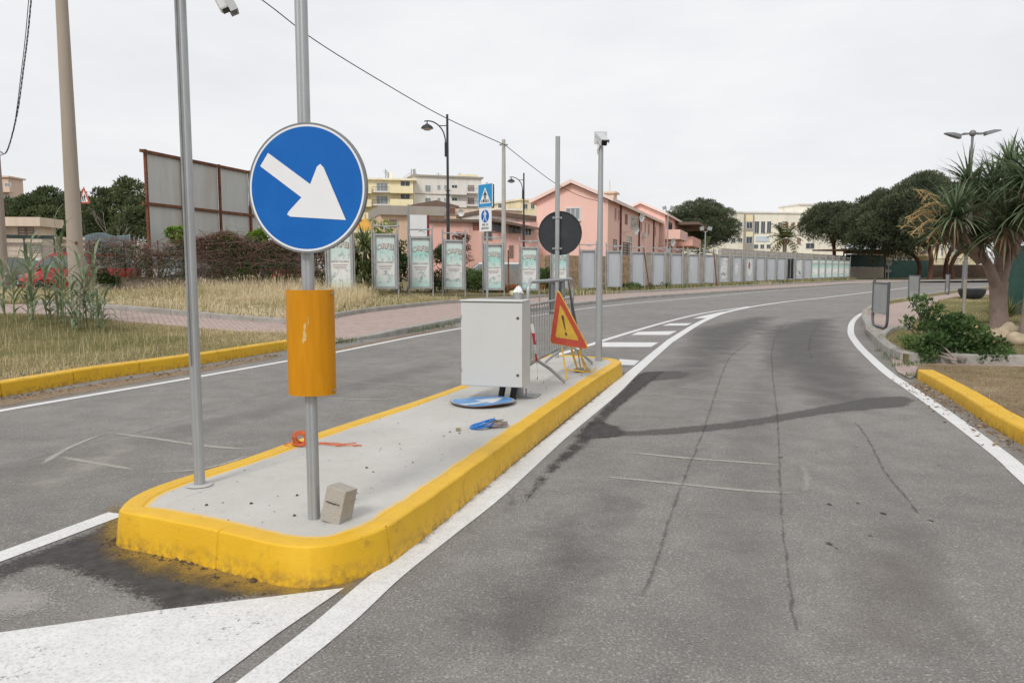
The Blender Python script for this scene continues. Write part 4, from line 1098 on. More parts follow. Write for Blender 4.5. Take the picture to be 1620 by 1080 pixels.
Bg=block('house','pale beige house with hipped roofline far behind the crossing sign',786,112,826,114,333,8,W_BEI,roof=W_CRM); Bg.window(780+8,322,796,331,mull=2)
Y2=block('apartment_building','small yellow building just left of the pink gable house',823,122,856,124,318,9,W_YEL,roof=W_YEL2); Y2.window(829,323,834,330); Y2.window(840,323,845,330); Y2.band('chimney',834,313,838,317,W_GREY,2,3)
# ------------------------------------------------------------------ pink gable houses
c0=at(962,316,62); zE=c0.z
def side_at(px,py,z):       # point on the ray of a pixel at height z
    d=ray(px,py); t=(z-CH)/d.z; return Vector((d.x*t,d.y*t,z))
c1=side_at(1043,352,zE); bdir=(c1-c0); bdir.z=0; Ls=bdir.length; bdir.normalize(); adir=Vector((-bdir.y,bdir.x,0))
def gable_house(label,O,W,L,zE,zA,over=.5,name='house'):
    t=thing(name,label,'house',(O.x,O.y,0),0)
    fg=Fac(O+adir*W,O); fs=Fac(O,O+bdir*L); PG=Part(t,fg,O); PS=Part(t,fs,O)
    mb=MB(); mb.prism([(0,-.2),(W,-.2),(W,zE),(W/2,zA),(0,zE)],L,(0,0,0)); PG.put(mb,'wall',W_PINK)
    sl=(zA-zE)/(W/2); mb=MB()
    for sgn in (0,1):
        x0=-over if sgn==0 else W+over; z0=zE-sl*over
        mb.add([(x0,-over,z0+.06),(W/2,-over,zA+.06),(W/2,L+over,zA+.06),(x0,L+over,z0+.06),(x0,-over,z0+.34),(W/2,-over,zA+.34),(W/2,L+over,zA+.34),(x0,L+over,z0+.34)],
          [(3,2,1,0),(4,5,6,7),(0,1,5,4),(1,2,6,5),(2,3,7,6),(3,0,4,7)])
    PG.put(mb,'roof',ROOFP)
    return t,PG,PS
f_tmp=Fac(c0+adir*10,c0); Wg=f_tmp.L-f_tmp.loc(849,318)[0]; fz=Fac(c0+adir*Wg,c0)
zA=fz.loc(906,291)[1]
t,PG,PS=gable_house('pink two storey house with white framed gable window, nearest of the pink row',c0,Wg,Ls,zE,zA)
PG.window(896,330,917,348,mull=2,pane=GLASSL,fw=.1,sill=True)
for x0,y0,x1,y1 in ((972,330,974.5,347),(977.5,333,979.5,349)): PS.window(x0,y0,x1,y1,pane=SHUTB,frame=W_PINK,mull=0)
PS.shutter(988.5,339,992,355,SHUTB); PS.window(997.5,344,1008,361,mull=2)
for x0,y0,x1,y1 in ((1013,349,1015,366),(1019.5,352,1021,368),(1025,354.5,1027,371),(1035.5,359,1037,374)): PS.window(x0,y0,x1,y1,pane=SHUTB,frame=W_PINK,mull=0)
PS.window(970,380,974.5,396,frame=SHUTB); PS.shutter(985,384,998,404,SHUTG); PS.window(993,374,999,383)
for x,y0,y1 in ((981,322,400),(1010.5,337,400),(1033.5,348,400)):
    a,b,z0,z1=PS.f.rect(x-.4,y0,x+.4,y1); mb=MB(); mb.cyl((a,-.08,z0),(a,-.08,z1),.09,n=8); PS.put(mb,'drainpipe',PIPE)
dish(PS,1001,344,.42,-.5); dish(PS,988,364,.42,-.7)
a,b,z0,z1=PS.f.rect(1016,369,1021,376); mb=MB(); fbox(mb,a,a+.9,z0,z1,-.35,0); PS.put(mb,'air_conditioner',FRAMEW,bevel=.02)
a,b,z0,z1=PG.f.rect(952,301,970,317); mb=MB(); fbox(mb,Wg-1.5,Wg-.5,zE-.3,zE+1.0,5,6.6); fbox(mb,Wg-1.7,Wg-.3,zE+1.0,zE+1.15,4.8,6.8); mb.cyl((Wg-1,5.8,zE+1.15),(Wg-1,5.8,zE+2.2),.04,n=6); PG.put(mb,'chimney',W_BEI)
O2=c0+bdir*(Ls+.6)+Vector((.6,-.2,0)); O2.z=0
fz2=Fac(O2+adir*8,O2)
L2=22; zE2=side_at(1046,341,0).z if False else 1.42+83/1200*O2.y
t2,PG2,PS2=gable_house('further pink house with projecting balconies, beside the round pine',O2,Wg,L2,zE2,zE2+(zA-zE),.5)
PS2.balcony(1052,366,1066,379,W_PINK,1.8); PS2.window(1056,352,1063,366,frame=SHUTB,mull=1); PS2.balcony(1070,377,1086,390,W_PINK2,2.2); PS2.window(1072,362,1080,377,frame=SHUTB); PS2.window(1053,385,1062,398,frame=SHUTB); dish(PS2,1049,383,.5,-.8)
tp_=PS2.band('awning',1068,357,1090,361,ROOFB,-3.2,0)
# ------------------------------------------------------------------ school
Sc=block('school_building','long cream three storey school with rows of windows behind the concrete wall',1122,150,1335,156,338,16,W_CRM,roof=W_WHI,over=.2)
Sc.band('stair_tower',1271,323,1309,340,W_CRM,1.5,9); Sc.band('tower_cap',1270,321.5,1310,323.5,W_WHI,1.2,9.3)
Sc.band('stair_bay',1176,339,1190.5,408,W_GREY,-.5,0); Sc.band('yellow_panel',1178,340,1189,350.5,W_YEL,-.56,-.5); Sc.band('yellow_panel',1178,367,1189,374,W_YEL,-.56,-.5)
def swin(x0,y0,x1,y1,p=GLASS,proud=False):
    w_=Sc.window(x0,y0,x1,y1,pane=p,fw=.1)
    if proud: w_.location=w_.location+Sc.f.n*.5
for q in ((1179,352,1188,361.5),(1178.5,375,1187.5,385)): swin(*q,proud=True)
for q in ((1194,350.5,1200.5,369),(1204,350.5,1210,369),(1213.5,350.5,1219.5,369),(1231,352,1237,362),(1168,352,1174,358.5),(1146,377,1152,383),(1157,377,1163,383),(1168,377,1174,383),(1193,387,1199,393),(1203,387,1208.5,393),(1213,387,1219,393),(1275,385,1288,393),(1300,352,1306,362),(1135,352,1141,358.5),(1152,352,1158,358.5)): swin(*q)
for q in ((1242,352,1247,362),(1252,352,1257.5,362.5),(1262.5,352,1268,362),(1261,377,1266.5,387),(1242,377,1247,387)): Sc.shutter(*q)
Sc.band('name_board',1196,373.5,1217,382,M('pale_blue_board',(.58,.66,.72),.6,var=.05),-.1,0)
# ------------------------------------------------------------------ far left and far right buildings
L1=block('apartment_building','pinkish beige apartment block behind the pole at the far left',-40,150,20,150,281,4.5,W_PB,roof=W_PB,over=.4)
for k in range(3):
    dy=19*k; L1.window(8,290+dy,17,302+dy,pane=GLASSL); L1.balcony(0,296+dy,22,304+dy,W_PB,1.3); L1.window(-20,290+dy,-8,302+dy)
L1.band('grey_bay',23,284,40,345,wallm('grey_render',(.38,.35,.33)),-.1,0) if False else None
L2_=block('house','low beige building with brown shuttered window behind the reeds',-60,58,66,58.5,358,2.2,W_BEI)
L2_.band('roof',-62,344.5,74,358.5,W_BEI,-1.0,2.6); L2_.shutter(29,360,54,373,SHUTB); L2_.band('string_course',-60,377,70,384,W_BEI,-.3,0); L2_.shutter(40,388,92,400,SHUTB)
L2_.window(-40,360,-15,373)
Fw=block('house','beige garage wall with scalloped top left of the concrete pole',75,62,136,63,384,3,W_BEI)
mb=MB()
for i in range(6):
    a,z=Fw.f.loc(80+i*10,384); mb.prism([(a-.9+1.8*q/8, z+.5*math.sin(math.pi*q/8)-.02) for q in range(9)],.3,(0,0,0))
Fw.put(mb,'scalloped_coping',W_BEI); Fw.shutter(96,390,110,404,SHUTB)
RY=block('apartment_building','yellow striped building glimpsed between the pine trunks at the right',1478,112,1545,114,376,9,W_YEL,roof=W_CRM)
for x in (1484,1494,1504,1514,1524): RY.band('pilaster',x,378,x+3,425,W_CRM,-.25,0)
for x in (1489,1500,1510): RY.window(x,390,x+3,404)
RB=block('house','small cream house glimpsed behind the pines beyond the bend',1412,112,1452,113,402,6,W_CRM,roof=ROOFT,over=1.2); RB.window(1420,408,1426,416); RB.window(1436,408,1442,416)
# ------------------------------------------------------------------ walls and fences
def wall(name,label,a,b,z1,th,mat,cat='wall',z0=-.2,cope=None):
    f=Fac(a,b); t=thing(name,label,cat,(a.x,a.y,0),0); P=Part(t,f,a); mb=MB(); fbox(mb,0,f.L,z0,z1,0,th); P.put(mb,'masonry',mat)
    if cope: mb=MB(); fbox(mb,-.02,f.L+.02,z1,z1+.07,-.04,th+.04); P.put(mb,'coping',cope)
    P.t=t; return P
w1=wall('block_wall','lower grey block wall behind the blank noticeboards',at(1003,420,47.5),at(1142,420,58),2.35,.2,BLOCK,cope=KERBC)
w1b=wall('stone_wall','rough brown stone wall below the pink house',at(862,420,42.5),at(1002,420,47.4),2.15,.3,STONE)
w2=wall('block_wall','taller grey concrete block wall running to the brown canopy',at(1141,420,58.6),at(1338,420,94),2.95,.2,BLOCK)
for i in range(1,7):
    mb=MB(); fbox(mb,w2.f.L*i/7-.15,w2.f.L*i/7+.15,-.1,2.9,-.06,0); w2.put(mb,'pier',BLOCK)
w3=wall('retaining_wall','low grey rendered wall with a white car parked behind it',at(700,420,39),at(862,420,41.5),1.36,.2,M('grey_render_wall',(.30,.28,.26),.95,var=.15,scale=1.5,dirt=(.18,.16,.14),dirtamt=.5))
GREENN=M('green_shade_net',(.022,.062,.052),.85,var=.25,scale=2.5,dirt=(.05,.09,.075),dirtamt=.5,dscale=.8)
w4=wall('block_wall','pale block wall topped by green shade netting beside the round sign back',at(1340,420,92),at(1402,420,100),1.55,.2,M('pale_block',(.42,.37,.29),.95,var=.12,scale=2),cope=None)
mb=MB(); fbox(mb,0,w4.f.L,1.56,3.1,.05,.09); w4.put(mb,'shade_net',GREENN)
mb=MB()
for i in range(7): fbox(mb,w4.f.L*i/6-.04,w4.f.L*i/6+.04,1.5,3.15,.1,.18)
w4.put(mb,'fence_posts',RAILM)
w5=wall('netted_fence','dark green netted fence under the pine branches beyond the bend',at(1402.5,420,101),at(1475,420,106),2.5,.1,GREENN,cat='fence')
w6=wall('garden_wall','brown garden wall with railing behind the pine trunks',at(1475,420,104),at(1590,420,100),1.9,.2,M('brown_wall',(.12,.085,.065),.95,var=.25,scale=2))
mb=MB(); fbox(mb,0,w6.f.L,2.7,2.76,.05,.1)
for i in range(60): x=w6.f.L*i/59; fbox(mb,x-.02,x+.02,1.9,2.7,.06,.09)
w6.put(mb,'railing',RAILM)
w7=wall('netted_fence','tall dark green netted fence on the right behind the dragon trees',at(1579,420,21.5),at(1760,420,19.5),2.05,.05,GREENN,cat='fence',z0=.1)
mb=MB()
for i in range(4): fbox(mb,w7.f.L*i/3-.03,w7.f.L*i/3+.03,.1,2.1,.055,.115)
w7.put(mb,'fence_posts',RAILM)
# canopy
cA=at(1326,420,95); cB=at(1395,420,99); f=Fac(cA,cB); cn=thing('canopy','brown flat canopy on posts at the end of the concrete wall','canopy',(cA.x,cA.y,0)); P=Part(cn,f,cA)
mb=MB(); z1=1.42+(424.5-395)/1200*95; fbox(mb,0,f.L,z1-.12,z1+.06,-1.2,4.0); P.put(mb,'roof',ROOFT)
mb=MB(); fbox(mb,0,f.L,z1-.55,z1-.12,-1.0,-.85); P.put(mb,'fascia',SHUT)
for i in range(4):
    mb=MB(); x=.2+(f.L-.4)*i/3; mb.cyl((x,-.6,.1),(x,-.6,z1-.12),.09,n=8); P.put(mb,'post',RUST)
# parking lot fence with a dark top rail at the far left
fA=at(-60,420,37); fB=at(88,420,39); f=Fac(fA,fB); ff=thing('wire_fence','wire fence with thick dark green top rail at the far left','fence',(fA.x,fA.y,0)); P=Part(ff,f,fA)
zt=1.42+(424.5-374)/1200*38
mb=MB(); fbox(mb,0,f.L,zt-.12,zt+.06,-.05,.05); P.put(mb,'top_rail',M('dark_green_rail',(.03,.045,.04),.6))
mb=MB()
for i in range(4): mb.cyl((f.L*i/3,0,.3),(f.L*i/3,0,zt-.1),.04,n=8)
P.put(mb,'posts',RAILM)
mb=MB()
for i in range(70): x=f.L*i/69; fbox(mb,x-.006,x+.006,.5,zt-.12,-.006,.006)
for i in range(9): fbox(mb,0,f.L,.6+i*.24,.612+i*.24,.008,.02)
P.put(mb,'mesh',GALVD)
# wavy pale sheet fence behind the hedge
fA=at(134,420,50); fB=at(206,420,51); f=Fac(fA,fB); ff=thing('sheet_fence','pale blue corrugated sheet fence with wavy top behind the dry hedge','fence',(fA.x,fA.y,0)); P=Part(ff,f,fA)
mb=MB(); n=90; vs=[]
for i in range(n+1):
    px=134+72*i/n; py=371-3.2*math.sin((px-140)*.095)*(1 if px<185 else .5); s_,z=f.loc(px,py); d_=.05*math.sin(i*2.1)
    vs+=[(s_,d_,.4),(s_,d_,z)]
mb.add(vs,[(2*i,2*i+2,2*i+3,2*i+1) for i in range(n)]); o=P.put(mb,'corrugated_sheet',M('blue_grey_sheet',(.30,.38,.40),.5,var=.15,scale=3,streak=True),fix=False); sd=o.modifiers.new('thickness','SOLIDIFY'); sd.thickness=.01
mb=MB(); fbox(mb,-1,f.L+8,.2,1.42+(424.5-386)/1200*50,.15,.3); P.put(mb,'base_wall',W_BEI)
mb=MB()
for i in range(28): x=f.L+.3+i*.28; fbox(mb,x-.03,x+.03,1.5,1.42+(424.5-374)/1200*50,.1,.14)
P.put(mb,'pickets',GALVD)
# ------------------------------------------------------------------ billboard seen from behind
bA=at(231,420,26.2); bB=at(411,420,32.6); f=Fac(bA,bB); bb=thing('billboard','big grey zinc back of a billboard in a rusty frame behind the dry hedge','billboard',(bA.x,bA.y,0)); P=Part(bb,f,bA)
zt=f.loc(231,240)[1]; zm=f.loc(231,322)[1]; zl=zm-(zt-zm)
for i,(xa,xb) in enumerate(((233,289),(290,346),(348,394),(396,410))):
    for z0,z1 in ((zl,zm),(zm,zt)):
        s0=f.loc(xa,300)[0]; s1=f.loc(xb,300)[0]; mb=MB(); fbox(mb,s0+.0,s1-.0,z0+.02,z1-.02,.04,.06); P.put(mb,'zinc_panel',ZINC)
mb=MB()
for z in (zl,zm,zt): fbox(mb,-.03,f.L,z-.05,z+.05,-.05,.035)
for x in (231.5,289.5,347,395):
    s_=f.loc(x,300)[0]; fbox(mb,s_-.04,s_+.04,zl-.05,zt+.07,-.056,.03)
P.put(mb,'frame',RUST)
for x in (236,347,400,408):
    s_=f.loc(x,300)[0]; mb=MB(); fbox(mb,s_-.08,s_+.08,.2,zl+.4 if x<395 else zm+.4,.066,.24); P.put(mb,'leg',RUST)
# ------------------------------------------------------------------ white hoarding behind poster frames
hA=at(648,420,45); hB=at(677,420,45.3); f=Fac(hA,hB); hb_=thing('billboard','blank white hoarding with a dark red side post behind the third poster frame','billboard',(hA.x,hA.y,0)); P=Part(hb_,f,hA)
a,b,z0,z1=f.rect(648.5,340,675.5,379); mb=MB(); fbox(mb,a,b,z0,z1,0,.08); P.put(mb,'panel',WHITEM); mb=MB(); fbox(mb,b,b+.14,.1,z1,-.02,.12); P.put(mb,'post',PIPE); mb=MB(); fbox(mb,a-.12,a,.1,z1+.6,0,.1); P.put(mb,'post',GALVD)
# ------------------------------------------------------------------ utility poles and wires
def conc_pole(label,px,Y,base,h,r0,r1,mat=None):
    p=at(px,430,Y); t=thing('utility_pole',label,'utility pole',(p.x,p.y,base),0)
    mb=MB(); mb.tube([(0,0,-.3),(0,0,h*.33),(0,0,h*.66),(0,0,h)],[r0,r0+(r1-r0)*.33,r0+(r1-r0)*.66,r1],24); mb.build('shaft',mat or POLEC,t,smooth=True)
    mb=MB(); mb.box((.0,0,h-.3),(.5,.08,.08)); mb.build('crossarm',GALVD,t); return t
up1=conc_pole('thick tan concrete pole rising out of the reeds at the left',121,18.5,.25,9.5,.185,.115)
z=at(121,384,18.5).z-.25
mb=MB(); mb.tube([(.165*math.cos(a*.3),.165*math.sin(a*.3),z) for a in range(22)],.006,5); mb.box((.11,-.14,z-.01),(.045,.03,.07)); o=mb.build('clip_band',RUST,up1)
up2=conc_pole('concrete pole with drooping cables cut by the left frame edge',2,27,.4,9,.24,.15)
up3=conc_pole('slender grey concrete pole behind the pedestrian sign carrying the long wire',797,45,.15,1.42+(424.5-226)/1200*45-.15,.16,.10,M('grey_pole_concrete',(.45,.43,.40),.9,var=.1,scale=3))
def wire(name,label,pts,r,mat=None,n=10):
    mb=MB(); mb.tube(cr(pts,n),r,6); o=mb.build(name,mat or M('black_cable',(.03,.03,.032),.6),smooth=True); tag(o,label,'cable'); return o
pt=at(799,230,45); pt.y=44.9
wire('overhead_cable','long black overhead wire running from upper left down to the slender pole',[at(250,-110,27),at(410,-3,31),at(497,63,34),at(600,127,37.5),at(700,184,41),pt],.022)
wire('overhead_cable','thin overhead wire sagging from the slender pole to the pink gable house',[pt,at(840,262,49),at(880,291,53.5),at(920,311,58),at(950,318.5,60.6),PG.f.p0+PG.f.u*(Wg-.3)+Vector((.05,-.12,PG.f.loc(965,319)[1]))],.02)
hs=[at(50,-8,24),at(44,55,24.8),at(37,110,25.4),at(28,175,26),at(16,225,26.5),at(8,243,26.8),at(1,240,27)]
c_=cr(hs,10); mb=MB()
for ph in (0,2.1,4.2): mb.tube([p+Vector((.018*math.cos(i*.9+ph),.018*math.sin(i*.9+ph),0)) for i,p in enumerate(c_)],.009,5)
o=mb.build('twisted_cable',M('black_cable',(.03,.03,.032),.6),smooth=True); tag(o,'twisted bundle of black cable drooping to the pole at the top left','cable')
wire('overhead_cable','single slack cable hanging just below the twisted bundle',[at(46,-8,24),at(40,60,24.9),at(33,120,25.5),at(24,190,26.1),at(13,236,26.5),at(1,246,26.9)],.012)
# ------------------------------------------------------------------ street lamps
LAMP=M('lamp_black_paint',(.030,.032,.038),.5,var=.1)
def black_lamp(label,px,Y,h):
    p=at(px,430,Y); t=thing('street_lamp',label,'street lamp',(p.x,p.y,.12),0,'black street lamps with curved arms')
    mb=MB(); mb.tube([(0,0,0),(0,0,1.0),(0,0,1.02),(0,0,h*.57),(0,0,h*.572),(0,0,h)],[.12,.11,.085,.08,.06,.055],14)
    for z in (h*.56,h*.585): mb.lathe([(.07,z-.03),(.11,z-.02),(.11,z+.02),(.07,z+.03)],14)
    mb.build('pole',LAMP,t,smooth=True)
    s=h/8.5; mb=MB()
    arm=[(-.09,0,h-1.85*s),(-.09,0,h-1.35*s),(-.12,0,h-1.05*s),(-.22,0,h-.75*s),(-.42,0,h-.50*s),(-.68,0,h-.34*s),(-.92,0,h-.30*s),(-1.08,0,h-.32*s)]
    mb.tube(cr([Vector(a) for a in arm],6),.03,8); mb.cyl((0,0,h-.52*s),(-.42,0,h-.52*s),.022,n=8); mb.cyl((-.09,0,h-1.95*s),(-.09,0,h-1.3*s),.05,n=8); mb.build('arm',LAMP,t,smooth=True)
    mb=MB(); zz=h-.32*s; c=(-.95,0,zz); mb.lathe([(.0,-.09),(.04,-.10),(.08,-.13),(.21,-.20),(.29,-.30),(.29,-.33),(.24,-.33),(.0,-.28)],20,c,cap=False); mb.cyl((-.95,0,zz-.10),(-.95,0,zz),.025,n=8); hd=mb.build('shade',LAMP,t,smooth=True)
    mb=MB(); mb.lathe([(.22,-.325),(.20,-.37),(.13,-.41),(.0,-.43)],18,c,cap=False); mb.build('glass_bowl',M('milky_glass',(.62,.60,.55),.25,var=.05),hd,smooth=True)
    return t
black_lamp('tall black street lamp nearest the big blue sign, rising behind a poster frame',709.5,36.5,1.42+(424.5-188)/1200*36.5-.12)
black_lamp('smaller looking black street lamp left of the pink gable house',828.5,58,1.42+(424.5-277)/1200*58-.12)
p=G(1524,472,.13)
tl=thing('street_lamp','tall grey street lamp with two flat lamp heads above the dragon trees','street lamp',p,0)
hh=at(1530,211,p.y).z-.13; LG=M('grey_lamp_paint',(.20,.20,.205),.5,.3,var=.1)
mb=MB(); mb.tube([(0,0,0),(0,0,1.6),(0,0,1.62),(0,0,hh)],[.11,.10,.075,.05],14); mb.sphere((0,0,hh),.14,12,8); mb.build('pole',LG,tl,smooth=True)
for s in (-1,1):
    mb=MB(); mb.tube([(0,0,hh),(s*.35,0,hh-.02+.02*s),(s*.70,0,hh+.05*s-.03)],.035,8); mb.box((s*.30,0,hh-.02),(.22,.09,.07)); ar=mb.build('arm',LG,tl,smooth=True)
    mb=MB(); m3=Matrix.Rotation(s*-.30,3,'Y')
    vs=[]; prof=[(-.34,.07,.10),(-.30,.14,.17),(.05,.16,.14),(.33,.10,.06),(.40,.03,.02)]
    for x,w_,h_ in prof:
        for yy,zz in ((-w_,-.0),(w_,-.0),(w_*.7,h_),(-w_*.7,h_)): vs.append(m3@Vector((s*x,yy,zz-.05))+Vector((s*.82,0,hh+.06*s-.02)))
    fs=[]
    for i in range(4):
        for j in range(4): fs.append((i*4+j,i*4+(j+1)%4,(i+1)*4+(j+1)%4,(i+1)*4+j))
    fs+=[(3,2,1,0),(16,17,18,19)]; mb.add(vs,fs); mb.build('lamp_head',LG,ar,smooth=False)
for label,px,Y_,py in (('thin grey floodlight mast in front of the pink house balconies',1055,66,333),('short grey floodlight mast in front of the round pine',1114.5,62,366)):
    p=at(px,430,Y_); t=thing('floodlight_mast',label,'floodlight mast',(p.x,p.y,.1),0); h=at(px,py,Y_).z-.1
    mb=MB(); mb.cyl((0,0,0),(0,0,h),.07,.05,n=8); mb.build('pole',GALV,t)
    for s in (-1,1): mb=MB(); mb.cyl((0,0,h-.1),(s*.3,0,h+.15),.03,n=6); mb.box((s*.32,-.1,h+.22),(.3,.2,.28),Matrix.Rotation(s*.3,3,'Y')); mb.build('floodlight',GALV,t)
    mb=MB(); mb.box((0,-.08,h*.45),(.3,.2,.35)); mb.build('control_box',GALV,t)
# ------------------------------------------------------------------ crossing sign
p=GT(771,503); t=thing('crossing_sign','square blue zebra crossing sign above a white pedestrian plate on a grey post','road sign',p,0)
h=at(768,289,p.y).z-p.z; pole_mesh(.03,h,groove=False).build('post',GALV,t,smooth=True)
rz=R(-50); ux=Vector((math.cos(rz),math.sin(rz),0)); nn=Vector((ux.y,-ux.x,0))
c=at(767.5,309.5,p.y-.05)-p
CY=M('cyan_blue_sheet',(.01,.26,.56),.4,var=.06); BLKS=M('black_print',(.02,.02,.02),.6)
def sq(w_,h_,r=.02): return [(-w_/2,-h_/2),(w_/2,-h_/2),(w_/2,h_/2),(-w_/2,h_/2)]
mb=MB(); mb.prism(sq(.60,.60),.02,c,ux); pl=mb.build('crossing_plate',WHITEM,t)
mb=MB(); mb.prism(sq(.575,.575),.001,c+nn*.0015,ux); mb.build('blue_field',CY,pl)
mb=MB(); mb.prism([(-.235,-.20),(.235,-.20),(0,.215)],.001,c+nn*.003,ux); mb.build('white_triangle',WHITEM,pl)
mb=MB()
for i in range(6): x=-.16+.064*i; mb.prism([(x-.014,-.175),(x+.014,-.175),(x*.8+.012,-.105),(x*.8-.012,-.105)],.001,c+nn*.0045,ux)
def person(mb,c,ux,s,nn):
    k=lambda pts: mb.prism([(x*s,z*s) for x,z in pts],.001,c+nn*.0062,ux)
    k([(.022*math.cos(a*.63),.155+.024*math.sin(a*.63)) for a in range(10)])
    k([(-.028,.02),(.03,.02),(.034,.115),(.012,.128),(-.012,.128),(-.034,.115)])
    k([(-.028,.02),(.004,.02),(-.035,-.075),(-.068,-.145),(-.098,-.138),(-.062,-.06)])
    k([(-.002,.02),(.03,.02),(.048,-.065),(.075,-.145),(.045,-.15),(.018,-.06)])
    k([(-.034,.112),(-.018,.095),(-.05,.05),(-.088,.022),(-.096,.038),(-.066,.062)])
    k([(.034,.112),(.02,.09),(.052,.048),(.084,.028),(.092,.044),(.064,.066)])
person(mb,c+Vector((0,0,-.035)),ux,.95,nn); mb.build('crossing_symbol',BLKS,pl)
c=at(767.5,347.5,p.y-.05)-p
mb=MB(); mb.prism(sq(.50,.60),.02,c,ux); p2=mb.build('pedestrian_plate',WHITEM,t)
mb=MB(); mb.disc(.165,.001,c+Vector((0,0,.09))+nn*.0015,ux,n=32,sx=1); mb.build('blue_disc',BLUE,p2)
mb=MB(); person(mb,c+Vector((0,0,.09)),ux,.9,nn); mb.build('walking_figure',WHITEM,p2)
for txt,dz in (('PAR. DI',-.13),('SERVIZIO',-.225)):
    o=text_part('lettering',txt,.085,BLKS,p2,(0,0,0),sx=.9); o.matrix_local=Matrix.Translation(c+nn*.003+Vector((0,0,dz)))@Matrix.Rotation(rz,4,'Z')
mb=MB(); mb.prism(sq(.6,.6),.02,c+Vector((.06,.13,.72)),ux); 
for zc in (c.z+.1,c.z-.1): pass
mb=MB(); mb.prism(sq(.60,.60),.018,at(770.5,311.5,p.y+.12)-p,(-ux.x,-ux.y,0)); mb.build('rear_plate',DARKM,t)
# triangular children sign behind the concrete pole
p=GT(134,470); t=thing('road_sign','white triangle sign with red border half hidden behind the tan concrete pole','road sign',(p.x,p.y,p.z),0)
Yt=p.y; h=at(133,298,Yt).z-p.z; pole_mesh(.035,h,groove=False).build('post',GALV,t,smooth=True)
c=at(133.5,322,Yt-.05)-p
mb=MB(); mb.prism([(-.32,-.0),(.32,0),(0,.56)],.015,c,(.87,-.5,0)); pl=mb.build('sign_plate',REDS,t)
u2=Vector((.87,-.5,0)).normalized(); n2=Vector((u2.y,-u2.x,0))
mb=MB(); mb.prism([(-.225,.05),(.225,.05),(0,.44)],.001,c+n2*.003,u2); mb.build('white_field',WHITEM,pl)
mb=MB(); person(mb,c+n2*.004+u2*.04+Vector((0,0,.18)),u2,.7,n2); person(mb,c+n2*.004-u2*.07+Vector((0,0,.16)),u2,.55,n2); mb.build('children_symbol',BLKS,pl)
# sign backs on the far bend
p=G(1405,442.5,.1); t=thing('road_sign','grey back of a round sign with a small plate on the far bend','road sign',p,0)
mb=MB(); mb.cyl((0,0,0),(0,0,2.35),.04,n=8); mb.build('post',GALV,t); mb=MB(); mb.disc(.36,.02,(0,-.06,1.95),n=24); mb.build('sign_plate',GALVD,t); mb=MB(); mb.prism(sq(.62,.3),.02,(0,-.06,1.02)); mb.build('lower_plate',GALVD,t)
# ------------------------------------------------------------------ poster frames
PG_=M('poster_frame_steel',(.40,.405,.405),.55,.35,var=.14,scale=8,dirt=(.16,.15,.14),dirtamt=.5,dscale=3)
BLANK=M('blank_zinc_board',(.45,.475,.505),.6,.1,var=.08,scale=3,dirt=(.46,.47,.47),dirtamt=.4,dscale=2.6,streak=True)
def poster_mat(name,seed,fade):
    m,nt,ns,L=nodes(name); v=coords(nt); mp=N(nt,'ShaderNodeMapping'); mp.inputs['Location'].default_value=(seed*3.1,seed*1.7,0); L.new(v,mp.inputs[0]); v2=mp.outputs[0]
    sx=N(nt,'ShaderNodeSeparateXYZ'); L.new(v,sx.inputs[0])
    g=mathn(nt,'ADD',sx.outputs[2],mathn(nt,'MULTIPLY',mathn(nt,'SUBTRACT',noise(nt,v2,3.5,4),.5),.22))
    teal=(.36,.66,.58); pale=(.62,.74,.70); white=(.74,.75,.73)
    r=ramp(nt,mathn(nt,'DIVIDE',g,2.4),[(.12,teal),(.26,pale),(.30,white),(.48,white),(.52,pale),(.66,(.34,.64,.57)),(.74,(.42,.68,.62)),(.85,pale)])
    c=mixc(nt,fade,r.outputs[0],white)
    blot=ramp(nt,noise(nt,v2,6,5,.6),[(.50,0.0),(.64,.75)]).outputs[0]
    zone=ramp(nt,mathn(nt,'DIVIDE',sx.outputs[2],2.4),[(.18,.0),(.22,1.0),(.38,1.0),(.40,0.0),(.50,0.0),(.53,.9),(.66,.75),(.70,0.0)]).outputs[0]
    c=mixc(nt,mathn(nt,'MULTIPLY',blot,zone),c,(.22,.29,.33))
    tear=ramp(nt,noise(nt,v2,4.2,8,.75),[(.60,0.0),(.64,1.0)]).outputs[0]
    c=mixc(nt,mathn(nt,'MULTIPLY',tear,.9),c,(.50,.50,.47))
    c=mixc(nt,ramp(nt,noise(nt,v2,26,6,.8),[(.62,0.0),(.72,.7)]).outputs[0],c,(.24,.24,.22))
    out(nt,pbsdf(nt,c,.75,0,.2).outputs[0]); return m
POST=[poster_mat('circus_poster_%s'%k,i,f) for i,(k,f) in enumerate((('faded',.55),('worn',.4),('teal',.1),('torn',.3),('bright',.05),('pale',.2),('aqua',.1)))]
LET=M('poster_lettering_pale',(.70,.68,.63),.7,var=.08,scale=20); LETD=M('poster_lettering_shadow',(.22,.15,.14),.7,var=.25,scale=20); LETS=M('poster_small_print',(.33,.25,.24),.7,var=.3,scale=18)
TORN=M('torn_white_paper',(.62,.62,.61),.8,var=.06,dirt=(.25,.26,.28),dirtamt=.9,dscale=7)
